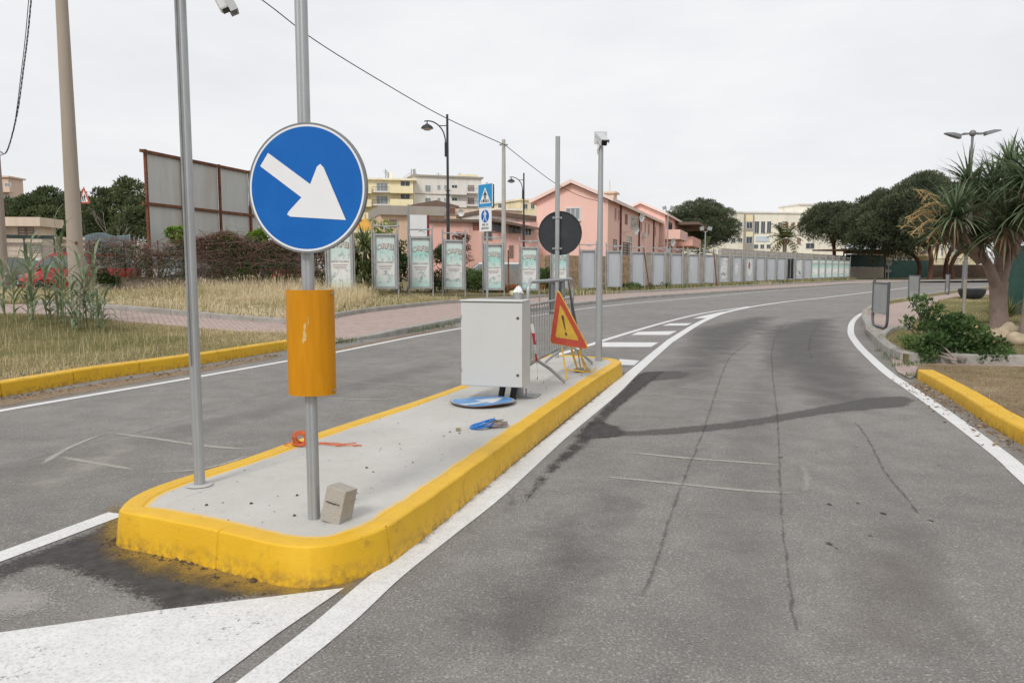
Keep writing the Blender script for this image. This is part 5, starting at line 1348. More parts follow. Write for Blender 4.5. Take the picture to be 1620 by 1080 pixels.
def frame_base(t,tall=2.65):
    for s in (-1,1):
        mb=MB(); mb.cyl((s*.455,0,-.15),(s*.455,0,tall),.030,n=10); mb.cyl((s*.455,0,tall-.16),(s*.455,0,tall-.1),.042,n=10); mb.cyl((s*.455,0,.42),(s*.455,0,.48),.040,n=10)
        mb.build('post',PG_,t,smooth=True)
    mb=MB(); mb.cyl((-.455,0,tall-.18),(.455,0,tall-.18),.026,n=8); mb.build('crossbar',PG_,t,smooth=True)
    mb=MB(); mb.box((.02,-.05,tall-.22),(.14,.1,.05)); mb.bar((.02,-.04,tall-.22),(.15,-.24,tall-.30),.035,.025); mb.bar((.02,-.04,tall-.22),(-.06,-.2,tall-.27),.03,.025); mb.build('lamp_bracket',PG_,t)
    mb=MB()
    for s in (-1,1): mb.box((s*.385,0,1.235),(.07,.13,1.95)); mb.bar((s*.41,0,tall-.36),(s*.36,-.03,2.22),.05,.03)
    mb.box((0,0,2.175),(.70,.13,.07)); mb.box((0,0,.295),(.70,.13,.07)); mb.build('board_frame',PG_,t)
    return t
CNT={}
pos=[]
def row_point(px): D=1/(.0370-3.53e-5*(px-610)); return at(px,440,D)
rowpx=[539,610,666,718,781,837,886,930,971,1009,1041,1070,1096,1121.5,1144.5,1165.5,1185,1203,1219.5,1235,1250,1264,1277.5,1289,1300,1310.5,1320.5,1330,1338.5]
kinds=['o0','o1','o2','o3','o4','o5','o6','b','b','b','b','b','s','b2','t','p','r','b','b','b','e','t','b','q','q','q','q','q','q']
ordn=['first','second','third','fourth','fifth','sixth','seventh','eighth']
labels={'o0':'faded ORFEI circus poster in a grey frame, partly behind the big blue arrow sign','o1':'ORFEI circus poster with frayed pale edges, between palm like plant and dark bush','o2':'bright teal ORFEI poster frame in front of the white hoarding','o3':'torn ORFEI poster frame beside the dark bush, just left of the white car','o4':'ORFEI poster frame partly hidden by the post of the zebra crossing sign','o5':'clean teal ORFEI poster frame between the crossing sign and the dark round sign','o6':'ORFEI poster frame hidden behind the dark round sign back'}
blab=iter(['blank grey noticeboard nearest the dark round sign back','blank grey noticeboard just right of the far camera pole','blank grey noticeboard below the green shutter of the pink house','blank grey noticeboard below the pink house drainpipe furthest right','blank grey noticeboard where the stone wall gives way to grey blocks',
 'blank grey noticeboard second beyond the torn figure poster','blank grey noticeboard third beyond the torn figure poster','blank grey noticeboard just before the empty steel frame','blank grey noticeboard last before the distant teal posters'])
qlab=iter(['distant teal poster frame, first of the far teal row','distant teal poster frame, second of the far teal row','distant teal poster frame, third of the far teal row','distant teal poster frame, third from the row end','distant teal poster frame, second from the row end','last distant teal poster frame at the row end by green netting'])
one={'s':'grey noticeboard with white paper scraps left on its upper part','b2':'grey noticeboard with a small pale scrap low down beside a leaning rod','t':['noticeboard with ragged white poster, nearer one before the tall block wall','distant noticeboard with ragged white poster beyond the empty steel frame'],'p':'grey noticeboard with a broad pale stain in its middle','r':'noticeboard with torn poster showing a reddish figure','e':'empty steel poster frame without any board in the row'}
tcount=0
for px,kd in zip(rowpx,kinds):
    p=row_point(px); z=hl(p.x,p.y)+.03; 
    if kd[0]=='o': lab=labels[kd]; grp='circus poster frames along the bank'
    elif kd=='b': lab=next(blab); grp='blank noticeboards along the bank'
    elif kd=='q': lab=next(qlab); grp='circus poster frames along the bank'
    elif kd=='t': lab=one['t'][tcount]; tcount+=1; grp='blank noticeboards along the bank'
    else: lab=one[kd]; grp='blank noticeboards along the bank'
    t=thing('poster_frame',lab,'poster frame',(p.x,p.y,z),R(14+random.uniform(-3,3)),grp); t.rotation_euler[1]=R(random.uniform(-.8,.8))
    frame_base(t)
    if kd=='e': continue
    mb=MB(); mb.box((0,.03,1.235),(.70,.02,1.81)); bo=mb.build('board',BLANK,t)
    if kd[0] in 'oq':
        i=int(kd[1]) if kd[0]=='o' else random.randint(3,6)
        mb=MB(); mb.box((0,.016,1.235),(.66,.004,1.76)); po=mb.build('poster',POST[i],bo)
        text_part('lettering','ORFEI',.27,LETD,po,(.008,.0125,1.765),sx=.84,arch=.7,bold=.016)
        text_part('lettering','ORFEI',.26,LET,po,(0,.0105,1.775),sx=.84,arch=.7,bold=.001)
        if kd[0]=='o':
            text_part('lettering','REGGIO CALABRIA',.082,LETS,po,(0,.0115,1.20),sx=.82,bold=.002)
            text_part('lettering','CIRCO CIRCO CIRCO',.05,LETS,po,(0,.0115,1.07),sx=1.0,bold=.001) if False else None
            mb=MB()
            for q in range(3): mb.box((0,.0125,1.09-q*.055),(.50-.05*q,.001,.022))
            mb.build('small_print',LETS,po)
    elif kd in ('s','t','p','r','b2'):
        rr=random.Random(int(px)); mb=MB()
        def scrap(cx,cz,w_,h_): mb.prism([(cx+w_*.5*math.cos(a*.57)*rr.uniform(.6,1.25),cz+h_*.5*math.sin(a*.57)*rr.uniform(.6,1.25)) for a in range(11)],.003,(0,.017,0))
        if kd=='s': scrap(-.16,1.9,.1,.3); scrap(-.08,1.55,.06,.5); scrap(-.2,1.4,.07,.2)
        elif kd=='b2': scrap(-.1,.55,.06,.18); scrap(.12,1.95,.08,.06)
        elif kd=='t': scrap(.02,1.3,.5,1.5); scrap(.0,.75,.6,.5); scrap(.1,1.9,.4,.3)
        elif kd=='p': scrap(-.05,1.3,.35,.9)
        else: scrap(0,1.35,.56,1.3); 
        mb.build('torn_paper',TORN,bo)
        if kd=='r': mb=MB(); mb.prism([(-.02+.1*math.cos(a*.7)*rr.uniform(.7,1.2),1.5+.28*math.sin(a*.7)) for a in range(9)],.001,(0,.0135,0)); mb.build('red_figure',M('faded_red_print',(.30,.12,.10),.8,var=.3,scale=15),bo)
# dark backed boards standing behind the further part of the row
dl2=['dark board behind the row, nearest the figure poster','dark board behind the row, second from the figure poster','dark board behind the row, left of the empty frame','dark board behind the row, seen through the empty frame','dark board behind the row, right of the empty frame','dark board behind the row, furthest along']
for px,lab in zip((1194,1211.5,1228,1244,1257,1271),dl2):
    p=row_point(px); q=p+Vector((.5,1.6,0)); t=thing('notice_board',lab,'notice board',(q.x,q.y,hl(q.x,q.y)),R(10),'dark boards behind the row')
    mb=MB(); mb.box((0,0,1.25),(.86,.06,2.0)); mb.build('board',DARKM,t)
    for s in (-1,1): mb=MB(); mb.cyl((s*.46,0,-.1),(s*.46,0,2.5),.03,n=8); mb.build('post',PG_,t)
# rusty leaning rods among the frames
for lab,(x0,y0,x1,y1,Y_) in (('leaning dark rod between blank boards in front of the stone wall',(1018,392,1028,457,43)),('leaning dark rod just left of the ragged white poster',(1129,393,1134,455,52)),('thin rusty rod standing between the crossing sign and a poster frame',(804,396,805,462,37))):
    mb=MB(); a=at(x0,y0,Y_); b=at(x1,y1,Y_-.1); b.z=hl(b.x,b.y); mb.cyl(b,a,.035,n=8); o=mb.build('iron_rod',RUST); tag(o,lab,'rod')
# ------------------------------------------------------------------ parked cars
CGL=M('car_glass',(.16,.19,.19),.12,var=.25,scale=1.2,spec=.7)  # pale sky reflection on the car windows is put into the base colour
def car_parts(t,paint,L=3.7,W=1.6,H=1.42,kind='hatch'):
    z0,zb=.22,.86; hw=W/2
    if kind=='hatch': top=[(-L/2+.25,.92),(-L/2+.95,H),(L/2-.55,H-.04),(L/2-.08,.95)]
    else: top=[(-L/2+.75,.90),(-L/2+1.4,H),(L/2-1.15,H-.05),(L/2-.45,.95)]
    hood=[(-L/2,.42),(-L/2+.02,.62),(-L/2+.25,.78) if kind!='hatch' else (-L/2+.12,.76)]
    st=[(-L/2,.30,.55,.82),(-L/2+.08,.24,.68,.92),(-L/2+.5,.22,.80,.98),(top[0][0]+.35,.22,.88,1.0),(0,.22,.90,1.0),(L/2-.6,.22,.92,1.0),(L/2-.1,.25,.90,.97),(L/2,.32,.72,.9)]
    mb=MB(); vs=[];fs=[];k=8
    for x,a,b,w_ in st:
        w=hw*w_; ring=[(-w*.92,a),(-w,a+.15),(-w,b-.12),(-w*.93,b),(w*.93,b),(w,b-.12),(w,a+.15),(w*.92,a)]
        vs+=[(x,y,z) for y,z in ring]
    for i in range(len(st)-1):
        for j in range(k): fs.append((i*k+j,i*k+(j+1)%k,(i+1)*k+(j+1)%k,(i+1)*k+j))
    fs.append(tuple(range(k))); fs.append(tuple((len(st)-1)*k+j for j in reversed(range(k))))
    mb.add(vs,fs); tw=hw*.72; bw=hw*.92
    cab=[(top[0][0],bw,.88),(top[1][0],tw,top[1][1]-.03),(top[1][0]+.3,tw,top[1][1]+.01),(top[2][0]-.3,tw,top[2][1]+.01),(top[2][0],tw,top[2][1]-.03),(top[3][0],bw,.90)]
    vs=[(x,-w,z) for x,w,z in cab]+[(x,w,z) for x,w,z in cab]; n=6
    fs=[(i,i+1,n+i+1,n+i) for i in range(n-1)]+[tuple(reversed(range(n))),tuple(range(n,2*n))]
    mb.add(vs,fs); body=mb.build('body',paint,t,smooth=True)
    def quad(name,pts,mat=CGL,par=t,e=.012):
        P=[Vector(p) for p in pts]; nrm=(P[1]-P[0]).cross(P[2]-P[0]).normalized(); c=sum(P,Vector())/4
        if nrm.dot(c-Vector((0,0,.9)))<0: nrm=-nrm
        m_=MB(); Q=[p+nrm*e for p in P]; m_.add(P+Q,[(4,5,6,7),(0,1,5,4),(1,2,6,5),(2,3,7,6),(3,0,4,7)]); return m_.build(name,mat,par)
    lerp=lambda a,b,t_: a+(b-a)*t_
    def cpt(i,j,t_,s): a,b=cab[i],cab[j]; return (lerp(a[0],b[0],t_),s*lerp(a[1],b[1],t_),lerp(a[2],b[2],t_))
    q=lambda p,sh: (p[0],p[1]*sh,p[2])
    quad('windscreen',[q(cpt(0,1,.08,-1),.92),q(cpt(0,1,.08,1),.92),q(cpt(0,1,.95,1),.92),q(cpt(0,1,.95,-1),.92)])
    quad('rear_window',[q(cpt(5,4,.15,-1),.9),q(cpt(5,4,.15,1),.9),q(cpt(5,4,.92,1),.9),q(cpt(5,4,.92,-1),.9)])
    xm=(cab[1][0]+cab[4][0])/2
    for s in (-1,1):
        zlo,zhi=.93,H-.12; yl=s*lerp(bw,tw,(zlo-.88)/(H-.9)); yh=s*lerp(bw,tw,(zhi-.88)/(H-.9))
        xa0,xa1=lerp(cab[0][0],cab[1][0],.2),lerp(cab[0][0],cab[1][0],.92); xb0,xb1=lerp(cab[5][0],cab[4][0],.22),lerp(cab[5][0],cab[4][0],.92)
        quad('side_window',[(xa0,yl,zlo),(xm-.04,yl,zlo),(xm-.04,yh,zhi),(xa1,yh,zhi)]); quad('side_window',[(xm+.04,yl,zlo),(xb0,yl,zlo),(xb1,yh,zhi),(xm+.04,yh,zhi)])
    for x in (-L/2+.68,L/2-.62):
        for s in (-1,1):
            rt=Matrix.Rotation(R(90)*s,3,'X'); m_=MB(); m_.lathe([(.0,-.09),(.26,-.09),(.29,-.07),(.29,.07),(.26,.09),(.19,.09),(.18,.07),(.0,.07)],20,(x,s*(hw-.09),.29),rt,cap=False); w_=m_.build('wheel',BLACKP,t,smooth=True)
            m_=MB(); m_.lathe([(.0,.10),(.08,.095),(.18,.08)],16,(x,s*(hw-.09),.29),rt,cap=False); m_.build('hubcap',GALV,w_,smooth=True)
    for s in (-1,1):
        m_=MB(); m_.box((-L/2+.05,s*hw*.58,.60),(.10,.30,.14)); m_.build('headlight',GLASSL,t,bevel=.02)
        m_=MB(); m_.box((L/2-.04,s*hw*.74,.75),(.08,.16,.26)); m_.build('tail_light',M('red_lens',(.35,.02,.02),.3),t,bevel=.02)
        m_=MB(); m_.box((cab[0][0]+.35,s*(hw+.07),.98),(.12,.16,.11)); m_.build('mirror',BLACKP,t,bevel=.02)
    m_=MB(); m_.box((-L/2+.0,0,.40),(.10,W*.82,.17)); m_.build('bumper',BLACKP,t,bevel=.03)
    m_=MB(); m_.box((L/2-.0,0,.42),(.10,W*.82,.17)); m_.build('bumper',BLACKP,t,bevel=.03)
    m_=MB(); m_.box((-L/2-.055,0,.42),(.01,.5,.11)); m_.build('number_plate',WHITEM,t)
def paint(n,c,r=.3): return M(n,c,r,0,var=.05,scale=1,spec=.6)
def car(label,px,Y_,rz,col,nm,**k):
    p=at(px,430,Y_); t=thing('parked_car',label,'car',(p.x,p.y,hl(p.x,p.y)+.05),rz,'cars parked behind the bank'); car_parts(t,paint(nm,col),**k); return t
car('red hatchback parked half behind the reeds and tan concrete pole',128,27.8,R(36),(.45,.03,.035),'red_car_paint',L=3.8,H=1.46)
car('old olive grey car at the left frame edge behind the reeds',-6,32,R(60),(.19,.18,.14),'olive_car_paint',L=4.0,kind='saloon')
car('silver car seen through the dry hedge left of the near camera pole',262,33,R(35),(.42,.44,.46),'silver_car_paint')
car('black car seen through the dry hedge right of the near camera pole',345,33.5,R(20),(.02,.022,.026),'black_car_paint',kind='saloon',L=4.2)
car('bright red car seen low behind the hedge beside the blue arrow sign',432,35,R(15),(.40,.02,.02),'bright_red_car_paint')
car('white car parked behind the grey wall and poster frames',790,45,R(6),(.70,.71,.71),'white_car_paint',L=4.3,kind='hatch',H=1.5)
car('white hatchback with roof just visible behind the red one',35,37,R(40),(.66,.66,.66),'white_hatch_paint')
# ------------------------------------------------------------------ right side street furniture
def guard(label,px,pyb,hpx,rz,pane=True):
    p=G(px,pyb,.135); t=thing('guard_panel',label,'guard rail panel',p,rz,'grey guard panels along the right pavement'); h=1.0
    GP=M('grey_tube_paint',(.10,.105,.115),.5,.2,var=.1); w_=.6; r=.2
    path=[(-w_,0,h)]+[(-w_,0,h*.6)]+[(-w_+r-r*math.cos(R(a)),0,r+.03-r*math.sin(R(a))) for a in (0,30,60,90)]+[(w_-r+r*math.sin(R(a)),0,r+.03-r*math.cos(R(a))) for a in (0,30,60,90)]+[(w_,0,h*.6),(w_,0,h)]
    mb=MB(); mb.tube([Vector(q) for q in path],.028,10); mb.cyl((-w_,0,h-.03),(w_,0,h-.03),.02,n=8); mb.build('tube_frame',GP,t,smooth=True)
    mb=MB(); mb.box((0,0,.64),(2*w_-.08,.02,.66)); mb.build('panel',M('guard_pane',(.33,.34,.335),.4,var=.12,scale=3,dirt=(.5,.5,.5),dirtamt=.5),t)
    return t
guard('nearer of two grey guard panels at the pavement bulge',1391,519,72,R(78))
guard('guard panel edge just behind the nearest one',1381.5,497,50,R(65))
guard('third grey guard panel, near the small upright shrub',1445,472.5,34,R(81))
guard('most distant grey guard panel, beside the twin lamp pole',1498,465.5,28,R(68))
p=G(1524,498,.14); mb=MB(); mb.cyl((0,0,-.05),(0,0,.98),.045,.042,n=12); o=mb.build('wooden_stake',M('grey_wood',(.30,.27,.23),.9,var=.2,scale=8,streak=True),smooth=True); o.location=p; tag(o,'weathered wooden stake standing in the grass before the bowl planter','stake')
p=G(1537,473,.14); t=thing('bowl_planter','black round bowl planter with small plants behind the wooden stake','planter',p,0)
mb=MB(); mb.lathe([(.28,0),(.40,.08),(.50,.25),(.52,.42),(.47,.44),(.42,.38),(.0,.36)],24,cap=False); mb.build('bowl',DARKM,t,smooth=True)
for lab,x,y,r,sc in (('pale buff rock at the foot of the dragon tree',1577,540,.26,(1.15,.8,.6)),('smaller brown rock behind the pale one',1597,536,.24,(.9,.8,.75)),('reddish stone at the frame edge by the second trunk',1612,545,.2,(1,.8,.6))):
    p=G(x,y,.13); mb=MB(); mb.sphere((0,0,r*.35),r,14,10,sc); o=mb.build('rock',M('buff_rock',(.42,.34,.24),.95,var=.25,scale=7,bump=.8,bscale=14,dirt=(.25,.18,.12),dirtamt=.5),smooth=True)
    for v in o.data.vertices:
        q=v.co; f_=1+.13*math.sin(q.x*19+x)+.12*math.sin(q.y*23+q.z*17+y); v.co=q*f_
    o.location=p; tag(o,lab,'rock')
# ------------------------------------------------------------------ plants
def rn(n,d=3): return RNG.normal(size=(n,d))
def unit(a): return a/np.maximum(1e-9,np.linalg.norm(a,axis=-1,keepdims=True))
def leaf_quads(pos,axis,L,W,droop=0.0,flat=None):
    """n pointed leaf blades (quads: base, wide, tip, wide) along axis"""
    n=len(pos); side=unit(np.cross(axis,rn(n) if flat is None else flat))
    L=np.broadcast_to(np.asarray(L,float).reshape(-1,1) if np.ndim(L) else np.full((n,1),L),(n,1)); W=np.broadcast_to(np.asarray(W,float).reshape(-1,1) if np.ndim(W) else np.full((n,1),W),(n,1))
    dn=np.array([0,0,-1.0])*droop
    mid=pos+axis*L*.5
    return np.stack([pos,mid+side*W*.5,pos+axis*L+dn*L,mid-side*W*.5],axis=1)
def crown_mesh(name,clumps,per,L,W,mat,parent,up=.35,fill=.45,seed=0,out_=.75):
    Vs=[];T=[]
    for (c,r) in clumps:
        n=int(per*r*r); 
        if n<3: continue
        d=unit(rn(n)+np.array([0,0,up])); rad=r*(fill+(1-fill)*RNG.random((n,1))**.5)
        pos=np.array(c)+d*rad*np.array([1,1,.85]); ax=unit(d*out_+rn(n)*.5+np.array([0,0,.25]))
        Vs.append(leaf_quads(pos,ax,L*RNG.uniform(.6,1.3,n),W*RNG.uniform(.7,1.3,n)))
        T.append(np.clip(RNG.normal(RNG.uniform(.15,.85),.16,n),0,1))
    return npmesh(name,np.concatenate(Vs),4,mat,parent,np.concatenate(T))
PINE=M_leaf('pine_needles',(.050,.066,.038),(.090,.115,.062),(.155,.18,.10),.7,.22)
PINE2=M_leaf('dark_scrub_leaves',(.055,.080,.034),(.105,.140,.060),(.19,.21,.10),.7,.25)
BARKR=M('red_brown_bark',(.15,.075,.05),.95,var=.4,scale=6,bump=.8,bscale=12,dirt=(.06,.035,.025),dirtamt=.7,dscale=4)
BARKG=M('grey_brown_bark',(.27,.205,.175),.95,var=.2,scale=5,bump=.6,bscale=25,dirt=(.18,.13,.10),dirtamt=.6,dscale=6)
def pine(label,px,Y,top_py,wpx,bot_py,trunk_px=None,seed=0,group='umbrella pines by the road bend',mat=PINE,flat=.55,per=420,trunk_r=.28,lw=(.34,.085)):
    rr=random.Random(seed); p=at(px,430,Y); tp=at(trunk_px or px,430,Y)
    t=thing('pine_tree',label,'tree',(tp.x,tp.y,0),0,group); off=p-tp; off.z=0
    zt=CH+(424.5-top_py)/F*Y; zb=CH+(424.5-bot_py)/F*Y; Rw=wpx/2/F*Y; zc=(zt+zb)/2; Rz=(zt-zb)/2
    cl=[]; n=int(105*max(.6,Rw/5))
    for i in range(n):
        a=rr.uniform(0,2*math.pi); u=rr.random()**.55; ph=math.asin(rr.uniform(-.75,1))
        r=min(1.7,Rw*.34)*rr.uniform(.36,1.0)
        x=(Rw-r*.3)*u*math.cos(a)*math.cos(ph)**.4; y=(Rw-r*.3)*u*math.sin(a)*math.cos(ph)**.4; z=zc+(Rz-r*.3)*math.sin(ph)*math.sqrt(max(.05,1-u*u*.75))
        cl.append(((off.x+x,off.y+y,z),r))
    crown_mesh('crown',cl,per,lw[0],lw[1],mat,t,up=.7,fill=.5)
    mb=MB(); zf=zb+.3*(zt-zb)
    mb.tube(cr([Vector((0,0,-.2)),Vector((.1,.05,zf*.5)),Vector((off.x*.5,off.y*.5,zf)),Vector((off.x,off.y,zc))],4),[trunk_r*(1-.5*i/12) for i in range(13)],10)
    for i in range(5):
        c,r=cl[rr.randrange(len(cl))]; mb.tube(cr([Vector((off.x*.3,off.y*.3,zf*.75)),Vector((off.x*.5+c[0]*.3,off.y*.4+c[1]*.3,zf+.5)),Vector(c)],4),[trunk_r*.5*(1-.08*k) for k in range(9)],7)
    mb.build('trunk',BARKR,t,smooth=True); return t
pine('round dark umbrella pine between the pink houses and the cream school',1103,128,319,126,408,seed=1)
pine('umbrella pine overlapping the right end of the cream school',1314,97,324,98,396,trunk_px=1318,seed=2)
pine('dark pine above the green netting left of the red trunks',1396,90,303,150,424,trunk_px=1452,seed=3)
pine('tall dark pine whose red trunk stands at the bend',1452,84,284,165,412,trunk_px=1471,seed=4)
pine('dark pine partly behind the nearer dragon tree heads',1545,90,290,190,405,trunk_px=1497,seed=5)
pine('dark pine partly behind the dragon tree at the right frame edge',1640,86,292,170,400,trunk_px=1509,seed=6)
g='scrubby trees behind the parking lot'
for i,(lab,px,Y,tp,w_,bp) in enumerate((('low dark tree beside the pinkish apartment block',34,92,316,90,400),('dark rounded tree just left of the tan concrete pole',84,90,306,110,405),('dark tree mass directly behind the tan concrete pole',130,88,306,100,405),('dark green tree right of the triangle sign behind the blue sheet fence',172,86,301,100,402),('taller ragged pine rising beside the billboard top left corner',212,84,285,52,340),('dark bushy tree under the ragged pine at the billboard edge',215,82,318,80,395),('dark tree hidden behind the left half of the billboard',275,90,320,110,395))):
    pine(lab,px,Y,tp,w_,bp,seed=20+i,group=g,mat=PINE2,per=300,trunk_r=.2,lw=(.42,.13))
p=at(170,430,70); t=thing('bare_tree','thin leafless grey tree in front of the dark trees left of the billboard','tree',(p.x,p.y,.2),0)
mb=MB(); h=CH+(424.5-312)/F*70
def branch(mb,p,d,l,r,dep,rr):
    q=p+d*l; m=p+d*l*.5+Vector((rr.uniform(-1,1),rr.uniform(-1,1),0))*l*.06
    mb.tube([p,m,q],[r,r*.85,r*.65],5)
    if dep>0:
        for k in range(rr.randint(2,3)):
            dd=(d+Vector((rr.uniform(-.7,.7),rr.uniform(-.7,.7),rr.uniform(-.1,.5)))).normalized(); branch(mb,p+d*l*rr.uniform(.55,1),dd,l*rr.uniform(.55,.8),r*.6,dep-1,rr)
branch(mb,Vector((0,0,0)),Vector((.02,0,1)),h*.42,.085,4,random.Random(5)); mb.build('trunk',M('pale_bark',(.26,.22,.19),.9,var=.2),t)
# ------------------------------------------------------------------ grass
def inpoly(P,X,Yy):
    c=np.zeros(len(X),bool); j=len(P)-1
    for i in range(len(P)):
        xi,yi,xj,yj=P[i][0],P[i][1],P[j][0],P[j][1]
        if yi!=yj:
            m=((yi>Yy)!=(yj>Yy))&(X<(xj-xi)*(Yy-yi)/(yj-yi)+xi); c^=m
        j=i
    return c
def scatter(poly,n,bx):
    X=RNG.uniform(bx[0],bx[1],n*3); Yy=RNG.uniform(bx[2],bx[3],n*3); m=inpoly(poly,X,Yy); X=X[m][:n]; Yy=Yy[m][:n]; return X,Yy
def clumpmask(X,Yy,s,thr):
    v=np.sin(X*s+1.3*np.sin(Yy*s*.7))+np.sin(Yy*s*1.1+1.7*np.sin(X*s*.6))+.6*np.sin(X*s*2.3+Yy*s*1.9)
    return v>thr
def blades(name,X,Yy,hf,h,w,mat,label=None,lean=.35,tone=None):
    n=len(X); Z=np.array([hf(x,y) for x,y in zip(X,Yy)]); P=np.stack([X,Yy,Z-.01],1)
    H=h*RNG.uniform(.45,1.25,n)[:,None]; a=RNG.uniform(0,2*np.pi,n); ld=np.stack([np.cos(a),np.sin(a),np.zeros(n)],1); b=a+RNG.uniform(.8,2.3,n); sd=np.stack([np.cos(b),np.sin(b),np.zeros(n)],1)*w
    l=(lean*RNG.random(n)**1.3)[:,None]; up=np.array([0,0,1.0])
    m=P+up*H*.55+ld*H*l*.35; t=P+up*H*(1-.42*l)+ld*H*l
    q1=np.stack([P-sd*.5,P+sd*.5,m+sd*.42,m-sd*.42],1); q2=np.stack([m-sd*.42,m+sd*.42,t+sd*.06,t-sd*.06],1)
    if tone is None: tone=np.clip(RNG.normal(.55,.25,n),0,1)
    o=npmesh(name,np.concatenate([q1,q2]),4,mat,None,np.concatenate([tone,tone])); o['kind']='stuff'
    if label: o['label']=label
    return o,t
GRASS=M_leaf('verge_grass',(.20,.22,.075),(.45,.385,.19),(.70,.57,.36),.8,.35)
STRAW=M_leaf('straw_grass',(.36,.33,.15),(.70,.57,.35),(.84,.73,.52),.8,.4)
GREENG=M_leaf('green_weeds',(.07,.115,.03),(.14,.19,.06),(.28,.28,.12),.7,.3)
def zone(X,Yy,s=.8): return .5+.26*np.sin(X*s+2*np.sin(Yy*s*.5))+.22*np.sin(Yy*s*1.3+X*.4)+.14*np.sin(X*s*3.1-Yy*s*2.3)
def tz(X,Yy,base,sp=.2,s=.8): return np.clip(base-.5+zone(X,Yy,s)+RNG.normal(0,sp,len(X)),0,1)
X,Yy=scatter(verge,60000,(-17,-1.5,6.5,19.5)); blades('grass',X,Yy,hv,.085,.007,GRASS,'short dry grass of the left verge',1.7,tz(X,Yy,.52))
X,Yy=scatter(verge,2600,(-17,-1.5,7,19.5)); o,tip=blades('tall_grass',X,Yy,hv,.26,.005,STRAW,'scattered taller straw stems on the left verge',.6)
bankp=bank
X,Yy=scatter(bankp,75000,(-22,3.5,16,28)); d=np.array([(roadx(y)-x) for x,y in zip(X,Yy)]); 
hh=np.where(X<-4.6,1.0,.42)
keep=RNG.random(len(X))<np.where(X<-4.6,.8,.6); X=X[keep];Yy=Yy[keep]; n=len(X)
near=np.array([min(1,max(.15,1-abs(y-(24.4+.0*x))/6.5)) for x,y in zip(X,Yy)])
big=RNG.random(n)<.55
Hm=np.where(X<-4.6,.15+.42*near,.09+.08*near)*np.where(big,1,.55)*np.where(X<-10.5,.55,1)*(.75+.5*zone(X,Yy,1.3))
Z_h=Hm[:,None]
def blades_h(name,X,Yy,hf,H,w,mat,label,lean,tone):
    n=len(X); Z=np.array([hf(x,y) for x,y in zip(X,Yy)])+.03; P=np.stack([X,Yy,Z-.01],1); H=(H*RNG.uniform(.5,1.25,n))[:,None]
    a=RNG.uniform(0,2*np.pi,n); ld=np.stack([np.cos(a),np.sin(a),np.zeros(n)],1); b=a+RNG.uniform(.8,2.3,n); sd=np.stack([np.cos(b),np.sin(b),np.zeros(n)],1)*w
    l=(lean*RNG.random(n)**1.3)[:,None]; up=np.array([0,0,1.0]); m=P+up*H*.55+ld*H*l*.3; t=P+up*H*(1-.3*l)+ld*H*l
    q1=np.stack([P-sd*.5,P+sd*.5,m+sd*.42,m-sd*.42],1); q2=np.stack([m-sd*.42,m+sd*.42,t+sd*.06,t-sd*.06],1)
    hd=RNG.random(n)<.3; k=hd.sum(); ax=unit((t-m)[hd]+rn(k)*.05); hq=leaf_quads(t[hd]-ax*.05,ax,RNG.uniform(.07,.16,k),RNG.uniform(.010,.022,k))
    o=npmesh(name,np.concatenate([q1,q2,hq]),4,mat,None,np.concatenate([tone,tone,np.clip(tone[hd]+.25,0,1)])); o['kind']='stuff'; o['label']=label
blades_h('tall_grass',X,Yy,hl,Hm,.011,STRAW,'tall straw coloured grass on the bank',.55,tz(X,Yy,.5,.25,.5))
X,Yy=scatter(bankp,14000,(-20,4,16,27)); blades_h('weeds',X,Yy,hl,np.full(len(X),.13),.012,GREENG,'low green weeds between the straw',.9,tz(X,Yy,.45))
rowA=row_point(880); rowB=row_point(1340)
def band(n,w0,w1,a=rowA,b=rowB):
    t=RNG.random(n)**1.3; nv=(b-a).normalized(); pv=Vector((-nv.y,nv.x,0)); s=RNG.uniform(w0,w1,n)
    return a.x+(b.x-a.x)*t+pv.x*s, a.y+(b.y-a.y)*t+pv.y*s
X,Yy=band(26000,-1.0,3.5); blades_h('weeds',X,Yy,hl,np.full(len(X),.22)*np.where(clumpmask(X,Yy,1.1,-.2),1.1,.5),.022,GREENG,'green weeds around the feet of the noticeboards',.8,tz(X,Yy,.5,.25,.4))
X,Yy=band(9000,-1.2,3); blades_h('tall_grass',X,Yy,hl,np.full(len(X),.28),.016,STRAW,'dry grass between the noticeboards',.7,tz(X,Yy,.4,.25,.4))
X,Yy=scatter(land_r,52000,(5.2,26,9.6,34)); swp=[(q.x,q.y) for q in [G(x,y,.135) for x,y in sw_r]]
m=~inpoly(swp,X,Yy); X=X[m];Yy=Yy[m]; fl_=lambda x,y:.125
blades('grass',X,Yy,fl_,.075,.009,GRASS,'short grass of the planted bed and lawn on the right',.9,tz(X,Yy,.33))
X,Yy=scatter(vr,26000,(4,14,4,10)); m=clumpmask(X,Yy,2.6,-.2)|(RNG.random(len(X))<.15); X=X[m];Yy=Yy[m]; blades('grass',X,Yy,lambda x,y:.11,.055,.006,GRASS,'sparse dry grass behind the right yellow kerb',1.5,tz(X,Yy,.3,.2,1.6))
def tufts(name,pts,mat,label,h=.1,n=60,sp=.12,w=.007):
    X=[];Yy=[]
    for (px,py) in pts:
        p=G(px,py,.0); X.append(p.x+RNG.normal(0,sp,n)); Yy.append(p.y+RNG.normal(0,sp*.6,n))
    X=np.concatenate(X);Yy=np.concatenate(Yy); blades(name,X,Yy,lambda x,y:.0,h,w,mat,label,.9,np.clip(RNG.normal(.4,.2,len(X)),0,1))
tufts('weeds',[(530,543),(545,541),(640,526),(655,524),(672,521),(690,518),(705,514)],GREENG,'small weeds growing in the gutter of the far pavement',.14,80,.16,.009)
